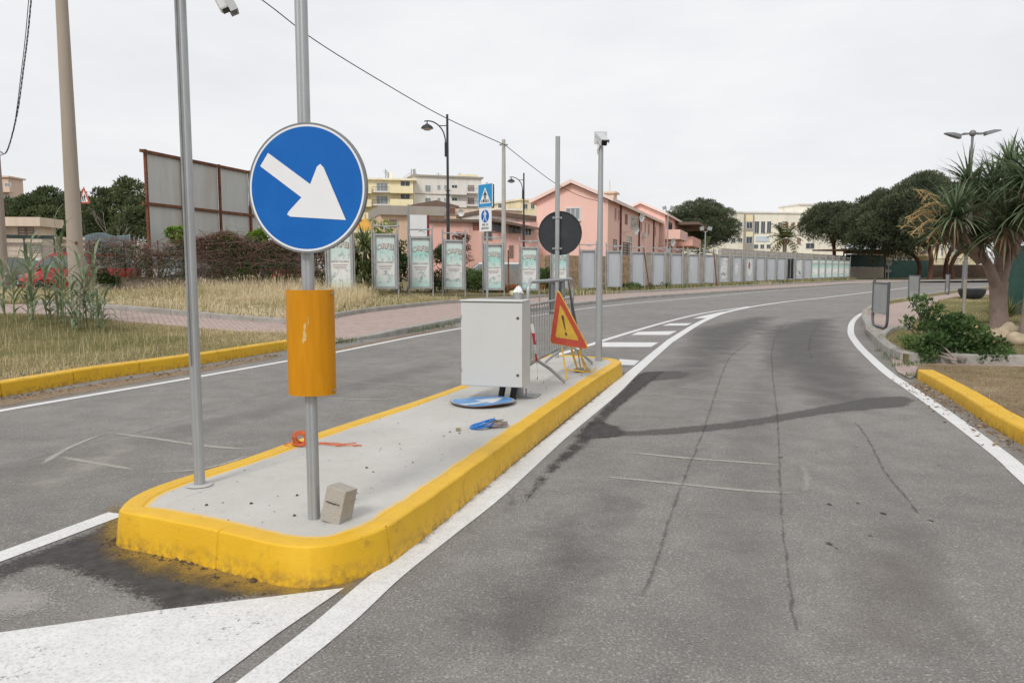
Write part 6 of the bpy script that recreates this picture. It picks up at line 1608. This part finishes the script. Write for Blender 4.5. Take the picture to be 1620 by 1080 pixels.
tufts('weeds',[(1406,561),(1412,566),(1420,570),(1432,577),(1445,577),(1400,556),(1425,580),(1452,580),(1440,596)],GREENG,'weeds at the corner of the grey kerb on the right',.09,55,.09,.007)
tufts('tall_grass',[(20+i*22,604-i*2.9) for i in range(20)],GRASS,'dry grass hanging over the back of the left yellow kerb',.20,26,.10,.006)
# ------------------------------------------------------------------ reeds
REED=M_leaf('reed_leaf',(.12,.17,.085),(.22,.28,.165),(.40,.44,.31),.5,.35)
def strap(mb,p,d,L,W,curl,seg=6,twist=0):
    d=Vector(d).normalized(); s=d.cross(Vector((0,0,1))); s=s.normalized() if s.length>.05 else Vector((1,0,0)); pts=[];cur=Vector(p);dd=d.copy()
    for i in range(seg+1):
        t=i/seg; w=W*(.55+1.6*t if t<.28 else 1.0*(1-((t-.28)/.72)**1.5)); w=max(w,W*.03); pts.append((cur.copy(),w))
        cur=cur+dd*(L/seg); dd=(dd+Vector((0,0,-curl/seg))).normalized()
    return pts,s
def straps_mesh(name,items,mat,parent,tonemid=.5,sp=.2):
    V=[];T=[]
    for pts,s in items:
        tn=min(1,max(0,random.gauss(tonemid,sp)))
        for (a,wa),(b,wb) in zip(pts,pts[1:]):
            V.append([a-s*wa*.5,a+s*wa*.5,b+s*wb*.5,b-s*wb*.5]); T.append(tn)
    return npmesh(name,np.array([[tuple(q) for q in f] for f in V]),4,mat,parent,np.array(T))
rlab=['tall reed at the left edge of the reed clump','tall reed beside the leftmost one with a bent tip','reed in front of the red car bonnet','reed rising before the red car windscreen','reed leaning left in the middle of the clump','short bushy reed at the front of the clump','tallest reed of the clump with leaf tip against the low beige building','reed close to the left side of the tan concrete pole','reed crossing in front of the tan concrete pole','reed right of the tan concrete pole with long arching leaf','low reed at the right foot of the tan concrete pole','short reed at the far left of the clump']
rpx=[(22,505,1.35),(46,512,1.7),(74,508,1.3),(98,502,1.65),(52,500,1.35),(118,518,1.0),(100,503,2.15),(104,512,1.3),(138,516,1.35),(148,508,1.45),(163,520,.75),(8,500,1.1)]
for lab,(px,py,h) in zip(rlab,rpx):
    p=GT(px,py); t=thing('reed',lab,'reed',(p.x,p.y,hv(p.x,p.y)),random.uniform(0,6),'giant reeds around the concrete pole')
    st=[];stems=MB()
    for q in range(random.randint(2,3)):
        hq=h*random.uniform(.55,1.0) if q else h; lx,ly=random.uniform(-.10,.10),random.uniform(-.10,.10); b=Vector((random.uniform(-.1,.1),random.uniform(-.1,.1),0)) if q else Vector((0,0,0))
        ax=[b+Vector((lx*(z**2)*hq,ly*(z**2)*hq,z*hq)) for z in (0,.25,.5,.75,1)]
        stems.tube([(v) for v in ax],[.011,.010,.009,.007,.004],6)
        nl=int(7+5*hq); a0=random.uniform(0,6)
        for i in range(nl):
            z=.10+.9*i/nl; k=min(3,int(z*4)); bp=ax[k]+(ax[k+1]-ax[k])*(z*4-k); a=a0+math.pi*i+random.uniform(-.5,.5); el=random.uniform(.5,1.2) if z<.85 else random.uniform(1.0,1.5)
            st.append(strap(None,bp,(math.cos(a)*math.cos(el),math.sin(a)*math.cos(el),math.sin(el)),random.uniform(.36,.62)*(.8+.2*hq),random.uniform(.040,.062),random.uniform(1.0,2.6)))
    stems.build('stem',M('reed_stem',(.20,.23,.11),.7,var=.25,scale=8),t,smooth=True); straps_mesh('leaves',st,REED,t)
# ------------------------------------------------------------------ low wall, wire fence and dry climber on the bank
wa=at(138,430,25.6); wb=at(506,430,27.4)
lw=wall('garden_wall','low brown stained wall under the dry climber hedge',wa,wb,1.12,.18,M('stained_plaster',(.25,.20,.155),.95,var=.2,scale=2,dirt=(.13,.10,.075),dirtamt=.6,dscale=1.2),z0=.2)
fw_=thing('wire_fence','rusty wire fence standing on the low wall inside the dry climber','fence',(wa.x,wa.y,1.12)); P=Part(fw_,lw.f,wa)
mb=MB()
for i in range(8): x=.1+(lw.f.L-.2)*i/7; mb.cyl((x,.09,0),(x,.09,1.25),.025,n=6)
P.put(mb,'posts',RUST)
mb=MB()
for z in (.15,.4,.65,.9,1.15): mb.cyl((0,.09,z),(lw.f.L,.09,z),.006,n=4)
P.put(mb,'wires',RUST)
VINE=M('dry_vine_stem',(.19,.125,.10),.95,var=.45,scale=9); VINE2=M('grey_vine_stem',(.25,.21,.18),.95,var=.35,scale=9)
DEADL=M_leaf('dead_leaves',(.09,.052,.040),(.19,.115,.085),(.33,.23,.16),.9,.2)
cv=thing('dry_climber','dense brown tangle of dead climber stems draped over the wire fence','climber',(wa.x,wa.y,1.1)); P=Part(cv,lw.f,wa); Lw=lw.f.L
def topz(s):        # hedge top relative to 1.1
    px=118+(506-118)*s/Lw
    return 1.12+.16*math.sin(s*1.9)+.10*math.sin(s*4.3+1)+(.22 if px>240 else 0)
mb=MB(); rr=random.Random(11)
for i in range(900):
    s0=rr.uniform(-.2,Lw); tz_=topz(max(0,s0)); l=rr.uniform(.5,1.9); z0=tz_*rr.uniform(.35,1.05); dpt=rr.gauss(.02,.16); dens=1 if s0>3.2 else .35
    if rr.random()>dens: continue
    pts=[Vector((s0,dpt,z0)),Vector((s0+l*.25*rr.choice((-1,1)),dpt-rr.uniform(0,.25),z0+rr.uniform(-.1,.25))),Vector((s0+l*.5*rr.choice((-1,1)),dpt-rr.uniform(0,.3),z0-rr.uniform(.0,.5))),Vector((s0+l*.6*rr.choice((-1,1)),dpt-rr.uniform(-.1,.3),max(-.1,z0-rr.uniform(.2,.75))))]
    r=rr.choice((.003,.004,.005,.008)); mb.tube(cr(pts,3),[r]*10,4,False)
P.put(mb,'brown_stems',VINE)
mb=MB()
for i in range(90):
    s0=rr.uniform(0,Lw); z0=-.1; pts=[Vector((s0,.05,z0)),Vector((s0+rr.uniform(-.25,.25),rr.uniform(-.15,.1),.35)),Vector((s0+rr.uniform(-.5,.5),rr.uniform(-.25,.1),.75)),Vector((s0+rr.uniform(-.9,.9),rr.uniform(-.3,.1),topz(s0)*rr.uniform(.8,1.1)))]
    mb.tube(cr(pts,3),[.018,.017,.016,.014,.013,.012,.010,.009,.008,.006],5,False)
P.put(mb,'thick_stems',VINE2)
n=46000; S=RNG.uniform(-.1,Lw,n); tzv=np.array([topz(max(0,s)) for s in S]); keep=RNG.random(n)<np.where(S>3.4,.85,.10); S=S[keep];tzv=tzv[keep]; n=len(S)
u=RNG.random(n); zz=tzv*(1-.46*u**1.5)+RNG.normal(0,.05,n); pos=np.stack([S,RNG.normal(-.03,.16,n),zz],1); ax=unit(rn(n)*.7+np.array([0,0,-.9]))
o=npmesh('dead_foliage',leaf_quads(pos,ax,RNG.uniform(.05,.16,n),RNG.uniform(.012,.035,n)),4,DEADL,cv,np.clip(RNG.normal(.5,.22,n),0,1)); o.matrix_local=Matrix.Translation(P.org)@P.rot
GRH=M_leaf('hedge_green_leaves',(.030,.055,.018),(.060,.095,.030),(.12,.15,.06),.7,.25)
n=15000; S=RNG.uniform(0,Lw,n); m=clumpmask(S*1.6,S*.9+3,1.7,-.35)&(RNG.random(n)<np.where(S>3,.95,.4)); S=S[m]; n=len(S)
pos=np.stack([S,RNG.normal(-.10,.16,n),RNG.random(n)**.8*np.array([topz(max(0,q)) for q in S])*.95-.1],1)
o=npmesh('green_foliage',leaf_quads(pos,unit(rn(n)+np.array([0,-.4,.2])),RNG.uniform(.05,.11,n),RNG.uniform(.03,.06,n)),4,GRH,cv,np.clip(RNG.normal(.5,.22,n),0,1)); o.matrix_local=Matrix.Translation(P.org)@P.rot
FRESH=M_leaf('fresh_vine_leaves',(.09,.17,.02),(.17,.28,.035),(.27,.37,.07),.6,.4)
DKGR=M_leaf('dark_shrub_leaves',(.022,.045,.014),(.045,.085,.024),(.09,.13,.045),.6,.2)
MIDG=M_leaf('mid_green_leaves',(.04,.075,.02),(.08,.135,.035),(.15,.20,.07),.6,.3)
def bush(name,label,cat,p,cl,per,L,W,mat,group=None,stem=True,flowers=None):
    t=thing(name,label,cat,(p.x,p.y,p.z),0,group); crown_mesh('foliage',cl,per,L,W,mat,t,up=.2,fill=.2,out_=.5)
    if stem:
        mb=MB()
        for c,r in cl[:7]: mb.tube([Vector((c[0]*.15,c[1]*.15,-.05)),Vector((c[0]*.6,c[1]*.6,c[2]*.55)),Vector(c)],[.018,.013,.006],5)
        mb.build('stems',VINE2,t)
    if flowers:
        nm,fm,k,sz=flowers; Vq=[];T=[]
        for i in range(k):
            c,r=random.choice(cl); d=Vector((random.gauss(0,1),random.gauss(-.5,1),random.gauss(.5,1))).normalized(); b=np.array(Vector(c)+d*r*.98); m=7
            dd=unit(np.array(d)+rn(m)*.7); Vq.append(leaf_quads(np.tile(b,(m,1)),dd,sz,sz*.7)); T.append(RNG.random(m))
        o_=npmesh(nm,np.concatenate(Vq),4,fm,t,np.concatenate(T)); o_['kind']='stuff'
    return t
for lab,px,py,r in (('bright green vine shoot at the hedge top behind the near camera pole',283,376,.34),('largest bright green vine shoot hanging at the hedge top',355,385,.42),('bright green vine shoot at the hedge top next to the blue sign',408,378,.36),('bright green vine shoot low on the hedge near the blue sign post',385,418,.36),('small green creeper hanging down the hedge beside the blue disc',440,398,.26),('dark green creeper at the hedge foot next to the tan pole',172,443,.38)):
    p=at(px,py,25.7+(px-118)*.0046); rr=random.Random(px); cl=[((rr.uniform(-1,1)*r*.75,rr.uniform(-.5,.2)*r,rr.uniform(-.7,.7)*r),r*rr.uniform(.35,.55)) for _ in range(9)]
    bush('vine_shoot',lab,'climber',p,cl,3200,.12,.095,FRESH if px!=172 else MIDG,'green shoots on the dry hedge',stem=False)
cl=[]
rr=random.Random(4)
for lab,px,Y,w_,h,mat,fl in (('dark oleander bush with small pink flowers between second and third poster frames',640,31,1.0,2.0,DKGR,True),('dark oleander bush with pink flowers left of the fourth poster frame',692,32.5,.95,2.0,DKGR,True),('loose green bush below the pink house right of the fourth frame',748,35.5,1.0,1.05,MIDG,False),('green bush at the hedge end behind the first poster frame',505,29,1.0,2.1,MIDG,False),('brown green bush beside the round sign back and stone wall',872,40.5,.7,1.3,MIDG,False)):
    p=at(px,440,Y); p.z=hl(p.x,p.y); cl=[((rr.uniform(-1,1)*w_*.8,rr.uniform(-.6,.6)*w_,.25+rr.random()*(h-.45)),rr.uniform(.26,.42)) for _ in range(26)]
    bush('bush',lab,'bush',p,cl,1500,.16,.05,mat,'bushes behind the poster frames',flowers=('flowers',M_leaf('pink_flowers',(.42,.12,.14),(.55,.22,.22),(.62,.36,.34),.7,.3),46,.05) if fl else None)
for i,(lab,px,py,r) in enumerate((('low green shrub at the foot of the first blank board',937,463,.3),('low green shrub between the first two blank boards',955,462,.35),('low green shrub left of the third blank board',989,461.5,.42),('low dense green shrub right of the third blank board',1003,461,.4),('low green shrub by the leaning dark rod',1023,460,.3),('low green shrub at the foot of the fifth blank board',1050,458.5,.34))):
    p=G(px,py,.12); rr=random.Random(i); cl=[((rr.uniform(-1,1)*r,rr.uniform(-.6,.6)*r,rr.uniform(.1,.9)*r),r*rr.uniform(.4,.6)) for _ in range(10)]
    bush('shrub',lab,'shrub',p,cl,1500,.12,.05,MIDG,'low shrubs at the noticeboards',stem=False)
# strap leaved palm-like plant between the first two frames
def rosette(items,c,n,L,W,up,curl,rr,lo=-.5):
    for i in range(n):
        a=rr.uniform(0,2*math.pi); z=rr.uniform(lo,1)**1; el=math.asin(max(-.95,min(.98,z))); d=Vector((math.cos(a)*math.cos(el),math.sin(a)*math.cos(el),math.sin(el)+up))
        items.append(strap(None,Vector(c)+d.normalized()*.05,d,L*rr.uniform(.75,1.12),W*rr.uniform(.8,1.15),curl*rr.uniform(.4,1.5),5))
rr=random.Random(8)
p=at(578,440,28.6); p.z=hl(p.x,p.y); t=thing('yucca_plant','tall strap leaved palm like plant between the first two poster frames','plant',(p.x,p.y,p.z)); it=[]
for c in ((0,0,1.7),(-.35,.1,1.2),(.3,0,1.0),(.05,-.1,.5),(-.45,0,.6)): rosette(it,c,150,1.0,.06,.25,1.5,rr,-.4)
straps_mesh('leaves',it,M_leaf('strap_leaves',(.07,.10,.035),(.16,.20,.07),(.34,.32,.15),.6,.3),t); mb=MB(); mb.tube([(0,0,-.1),(0,0,1.6)],.09,8); mb.build('trunk',BARKG,t)
p=at(578,357,40); mb=MB(); 
vs=[(0,0,.4),(-.5,-.3,-.1),(.05,-.4,-.3),(.42,-.25,-.2),(.45,.3,.0),(-.4,.35,.0)]
mb.add(vs,[(0,i,i+1) for i in range(1,5)]+[(0,5,1)]); mb.cyl((0,0,-2.6),(0,0,.6),.03,n=6); o=mb.build('parasol',M('orange_canvas',(.62,.33,.06),.8,var=.15,scale=3)); o.location=p; tag(o,'folded orange yellow parasol behind the palm like plant','parasol')
p=at(604,430,52); p.z=.3; rr=random.Random(5); cl=[((rr.uniform(-1,1)*.9,rr.uniform(-.7,.7),2.2+rr.uniform(0,1.9)),rr.uniform(.3,.5)) for _ in range(20)]
bush('small_tree','small loose pale green tree left of the tan house wall','tree',p,cl,420,.2,.09,FRESH)
p=at(731,430,56); p.z=.2; rr=random.Random(6); cl=[((rr.uniform(-.5,.5),rr.uniform(-.4,.4),1.4+rr.uniform(0,2.4)),rr.uniform(.28,.42)) for _ in range(18)]
bush('small_tree','reddish brown dry cypress in front of the salmon house','tree',p,cl,700,.2,.06,M_leaf('russet_leaves',(.07,.032,.022),(.13,.06,.042),(.20,.10,.07),.8,.2))
# red flowers by the grey wall
X,Yy=[],[]
a=at(765,455,36.5); b=at(862,455,39.5)
n=5200; tt=RNG.random(n); pos=np.stack([a.x+(b.x-a.x)*tt,a.y+(b.y-a.y)*tt+RNG.normal(0,.35,n),.16+RNG.random(n)*.42],1); ax=unit(rn(n)+np.array([0,0,.6]))
red=RNG.random(n)<np.clip((pos[:,2]-.22)*1.9,0,.75)
o=npmesh('flower_bed',leaf_quads(pos[~red],ax[~red],.11,.04),4,MIDG,None,RNG.random((~red).sum())); o['kind']='stuff'; o['label']='leaves of the flower bed by the grey wall'
o=npmesh('flower_bed',leaf_quads(pos[red],ax[red],.07,.055),4,M_leaf('red_flowers',(.45,.06,.03),(.58,.11,.05),(.62,.22,.09),.7,.3),None,RNG.random(red.sum())); o['kind']='stuff'; o['label']='red flowers of the bed by the grey wall'
p=at(812,457,33); mb=MB(); mb.sphere((0,0,0),.22,10,7,(1.1,.8,.7)); o=mb.build('plastic_bag',M('pale_yellow_plastic',(.58,.52,.30),.5,var=.15,scale=6),smooth=True); p.z=hl(p.x,p.y)+.15; o.location=p; tag(o,'crumpled pale yellow plastic bag near the red flowers','bag')
for v in o.data.vertices: v.co*=1+.2*math.sin(v.co.x*31+v.co.z*40)*math.cos(v.co.y*27)
# palms
def palm(label,px,Y,top_py,h_leaf,n,mat,dead=None):
    p=at(px,430,Y); t=thing('palm_tree',label,'palm',(p.x,p.y,0)); zt=CH+(424.5-top_py)/F*Y-h_leaf*.55; V=[];T=[]; rr=random.Random(px)
    for i in range(n):
        a=rr.uniform(0,6.28); el=rr.uniform(-.5,1.35); d=Vector((math.cos(a)*math.cos(el),math.sin(a)*math.cos(el),math.sin(el))); c=Vector((0,0,zt)); L=h_leaf*rr.uniform(.8,1.1)
        pts,s=strap(None,c,d,L,.06,1.1,6); tn=rr.gauss(.5,.2)
        for k in range(1,7):
            b=pts[k][0]; dr=(pts[k][0]-pts[k-1][0]).normalized()
            for sg in (-1,1):
                for q in range(2):
                    e=b+dr*(-.08*q*L)+(s*sg*(.9)+dr*.8+Vector((0,0,-.25))).normalized()*L*.34*(1-.07*k); w=dr*.035*h_leaf
                    V.append([tuple(b-w),tuple(b+w),tuple(e+w*.2),tuple(e-w*.2)]); T.append(tn if el>-.1 else .98)
    npmesh('fronds',np.array(V),4,mat,t,np.clip(np.array(T),0,1)); mb=MB(); mb.tube([(0,0,-.1),(0,0,zt*.5),(0,0,zt)],[.3,.25,.28],10); mb.build('trunk',BARKG,t,smooth=True); return t
PALMM=M_leaf('palm_fronds',(.06,.09,.025),(.13,.165,.055),(.33,.26,.11),.6,.25)
palm('yellowish fan palm in front of the cream school',1240,98,362,2.4,46,PALMM)
palm('pale agave like palm beside the further pink house',1110,66,382,1.9,18,PALMM)
# ------------------------------------------------------------------ dragon trees on the right
DRL=M_leaf('dragon_tree_leaves',(.055,.085,.048),(.14,.195,.10),(.31,.36,.22),.45,.3)
DRD=M_leaf('dry_sword_leaves',(.13,.08,.05),(.25,.16,.10),(.36,.27,.18),.8,.2)
def dragon(label,base_px,base_py,heads,forks,tr,seed,flower=None):
    p=G(base_px,base_py,.13); rr=random.Random(seed); t=thing('dragon_tree',label,'tree',p); Y0=p.y
    W=lambda px,py,dy: at(px,py,Y0+dy)-p
    mb=MB(); fk=[W(*f) for f in forks]; lo=Vector((0,0,-.1))
    mb.tube(cr([lo,Vector((.01,0,.25)),(fk[0]*.55),fk[0]],4),[tr*1.35,tr*1.28,tr*1.2,tr*1.12,tr*1.06,tr*1.02,tr,tr,tr*.98,tr*.98,tr,tr*1.05,tr*1.08],16)
    for i,(hx,hy,hd,sc,nl,fi) in enumerate(heads):
        c=W(hx,hy,hd); f0=fk[0] if fi==0 else fk[fi]; k=f0+(c-f0)*.5+Vector((0,0,-.10)); mb.tube(cr([f0-Vector((0,0,.15)),f0.lerp(k,.5)+Vector((0,0,-.04)),k,c],4),[tr*.62-.004*q for q in range(13)],10)
    for f0 in fk[1:]: mb.tube(cr([fk[0]-Vector((0,0,.2)),fk[0].lerp(f0,.5)+Vector((0,0,-.03)),f0],4),[tr*.75-.006*q for q in range(9)],12)
    mb.build('trunk',BARKG,t,smooth=True); it=[];dead=[]
    for hx,hy,hd,sc,nl,fi in heads:
        c=W(hx,hy,hd); rosette(it,c,int(nl*1.45),.88*sc,.045,.28,1.0,rr,-.55); rosette(dead,c-Vector((0,0,.1)),int(nl*.22),.66*sc,.034,-.55,1.8,rr,-.9)
    straps_mesh('leaves',it,DRL,t,.5,.22); straps_mesh('dry_leaves',dead,DRD,t)
    if flower:
        mb=MB()
        for fx,fy,fd,ex,ey in flower:
            a=W(fx,fy,fd); b=W(ex,ey,fd-.35); m=a.lerp(b,.5)+Vector((0,0,.18)); mb.tube(cr([a,m,b],6),.009,5)
            for q in range(16):
                u=rr.uniform(.35,1); s=a.lerp(b,u)+Vector((0,0,.36*u*(1-u)*1.6)); mb.tube([s,s+Vector((rr.uniform(-.16,.16),rr.uniform(-.16,.16),rr.uniform(-.22,.04)))],.006,4)
        mb.build('flower_stalks',M('orange_flower_stalk',(.38,.25,.11),.8,var=.35,scale=12),t)
    return t
dragon('nearer dragon tree with forked grey trunk and sword leaved heads behind the flowering bush',1579,530,
  [(1512,345,-.5,1.0,125,1),(1488,368,-.2,.75,80,1),(1532,292,.4,.85,80,1),(1545,322,.3,.95,110,1),(1572,300,.5,.95,110,2),(1592,362,-.7,1.0,120,2),(1548,385,-.2,.8,85,1),(1606,300,-.3,1.05,120,3),(1625,340,.2,1.0,110,3),(1596,268,.6,.85,90,3)],
  [(1580,446,0),(1552,400,-.15),(1582,390,.1),(1603,390,.0)],.155,1,[(1500,345,-.4,1445,300),(1500,350,-.4,1432,345),(1502,355,-.5,1440,372),(1506,350,-.5,1462,325),(1500,340,-.3,1425,362),(1508,362,-.4,1468,378)])
dragon('second dragon tree at the right frame edge, mostly out of view',1628,541,[(1640,330,.1,1.05,120,0),(1668,300,.2,1,100,0),(1632,285,.4,1,110,0)],[(1640,430,0)],.16,2)
p=G(1592,512,.13); t=thing('cycad_plant','small yellowing feathery plant between the two dragon tree trunks','plant',p); it=[]; rr=random.Random(9); rosette(it,(0,.4,.12),130,.62,.022,.35,1.5,rr,-.1); rosette(it,(.45,.6,.1),110,.62,.022,.35,1.5,rr,-.1)
straps_mesh('leaves',it,M_leaf('cycad_leaves',(.07,.10,.03),(.17,.18,.05),(.42,.25,.06),.6,.3),t,.45,.28)
p=G(1606,490,.13); t=thing('agave_plant','grey green spiky plant against the green netting','plant',p); it=[]; rosette(it,(.3,.8,.15),46,.85,.05,.5,.8,rr,0); straps_mesh('leaves',it,M_leaf('agave_leaves',(.12,.16,.12),(.20,.25,.20),(.30,.34,.28),.6,.2),t)
# flowering bush in the bed
LANT=M_leaf('lantana_leaves',(.030,.066,.018),(.060,.115,.030),(.13,.19,.065),.55,.3)
FLW=M_leaf('peach_flowers',(.70,.40,.32),(.72,.52,.22),(.74,.58,.38),.7,.3)
def world_clumps(p,lst): return [(tuple(at(x,y,Y)-p),r) for x,y,Y,r in lst]
p=G(1520,565,.13); rr=random.Random(12); L_=[]
for i in range(30):
    x=rr.uniform(1462,1592); top=520 if x<1530 else 520+(x-1530)*.55
    if x<1480: top=535
    y=rr.uniform(top,568); L_.append((x,y,11.4+rr.uniform(-.25,.75),rr.uniform(.11,.19)))
L_+=[(1500,512,11.7,.16),(1512,508,11.8,.17),(1490,520,11.6,.15),(1525,510,11.8,.16),(1560,545,11.3,.15),(1582,560,11.1,.13),(1545,525,11.6,.16)]
bush('flowering_bush','dark green spreading bush with peach and yellow flowers in the kerbed bed','bush',p,world_clumps(p,L_),6500,.062,.042,LANT,flowers=('flowers',FLW,16,.036))
p=G(1457,543,.13); rr=random.Random(13)
L_=[(rr.uniform(1430,1480),rr.uniform(535,552),12.0+rr.uniform(-.3,.4),rr.uniform(.08,.14)) for i in range(14)]
bush('shrub','bright green low ground plant left of the dark flowering bush','shrub',p,world_clumps(p,L_),7000,.06,.025,M_leaf('bright_ground_leaves',(.07,.12,.03),(.13,.20,.055),(.22,.28,.10),.7,.3),stem=False)
p=G(1470,540,.13)
L_=[(1447,477,12.9,.10),(1456,474,12.9,.11),(1466,480,12.9,.11),(1452,487,12.9,.09),(1459,493,12.9,.08),(1437,508,12.7,.09),(1430,513,12.7,.07),(1445,512,12.7,.10),(1462,502,12.8,.09),(1474,497,12.9,.13),(1482,490,12.9,.11),(1478,510,12.7,.13),(1465,520,12.5,.14),(1482,522,12.4,.14)]
bush('shrub','open upright shrub with tufted leaves rising above the flowering bush','shrub',p,world_clumps(p,L_),4200,.09,.034,M_leaf('upright_shrub_leaves',(.03,.065,.018),(.07,.125,.035),(.15,.22,.07),.5,.3))
# litter of fallen leaves in the gutters
n=900; V=[]
for (a,b,w_,k) in ((G(0,634),G(440,562),.10,420),(G(1452,606),G(1620,712),.14,480)):
    tt=RNG.random(k); q=np.stack([a.x+(b.x-a.x)*tt+RNG.normal(0,w_,k),a.y+(b.y-a.y)*tt+RNG.normal(0,w_*.5,k),np.full(k,.012)],1); ax=unit(rn(k)*np.array([1,1,.15])); V.append(leaf_quads(q,ax,RNG.uniform(.015,.06,k),RNG.uniform(.006,.02,k)))
o=npmesh('leaf_litter',np.concatenate(V),4,M_leaf('leaf_litter',(.10,.055,.03),(.24,.15,.08),(.40,.30,.18),.9,.1),None,RNG.random(900)); o['kind']='stuff'
# ------------------------------------------------------------------ light, sky, camera
SUN_EL,SUN_AZ=R(42),R(205)      # azimuth clockwise from +Y: the veiled sun stands behind the camera
w=bpy.data.worlds.new('World'); SC.world=w; w.use_nodes=True
nt=w.node_tree; nt.nodes.clear()
sky=nt.nodes.new('ShaderNodeTexSky'); sky.sky_type='NISHITA'; sky.sun_disc=False
sky.sun_elevation=SUN_EL; sky.sun_rotation=SUN_AZ; sky.air_density=1; sky.dust_density=3
tc=nt.nodes.new('ShaderNodeTexCoord')
mp=nt.nodes.new('ShaderNodeMapping'); mp.inputs['Scale'].default_value=(1,1,3.2); nt.links.new(tc.outputs['Generated'],mp.inputs[0])
cl=ramp(nt,noise(nt,mp.outputs[0],2.3,7,.55),[(.30,(7.3,7.42,7.6)),(.50,(8.0,8.08,8.22)),(.68,(8.7,8.7,8.72))]).outputs[0]
c=mixc(nt,.94,sky.outputs[0],cl)
bg=nt.nodes.new('ShaderNodeBackground'); bg.inputs[1].default_value=.112
nt.links.new(c,bg.inputs[0]); wo=nt.nodes.new('ShaderNodeOutputWorld'); nt.links.new(bg.outputs[0],wo.inputs[0])
sl=bpy.data.lights.new('sun','SUN'); sl.energy=1.8; sl.angle=R(15); sl.color=(1,.965,.92)
so=bpy.data.objects.new('sun',sl); COL.objects.link(so)
dirv=Vector((math.sin(SUN_AZ)*math.cos(SUN_EL),math.cos(SUN_AZ)*math.cos(SUN_EL),math.sin(SUN_EL)))
so.rotation_euler=dirv.to_track_quat('Z','Y').to_euler(); so.location=dirv*50
cam=bpy.data.cameras.new('camera'); co=bpy.data.objects.new('camera',cam); COL.objects.link(co)
co.location=(0,0,CH); co.rotation_euler=(R(90)-PITCH,0,0)
cam.sensor_width=36; cam.lens=36*F/1620; cam.clip_start=.05; cam.clip_end=3000
SC.camera=co
SC.view_settings.view_transform='Standard'; SC.view_settings.look='None'; SC.view_settings.exposure=0; SC.view_settings.gamma=1
SC.cycles.max_bounces=6; SC.cycles.transparent_max_bounces=24; SC.cycles.diffuse_bounces=3
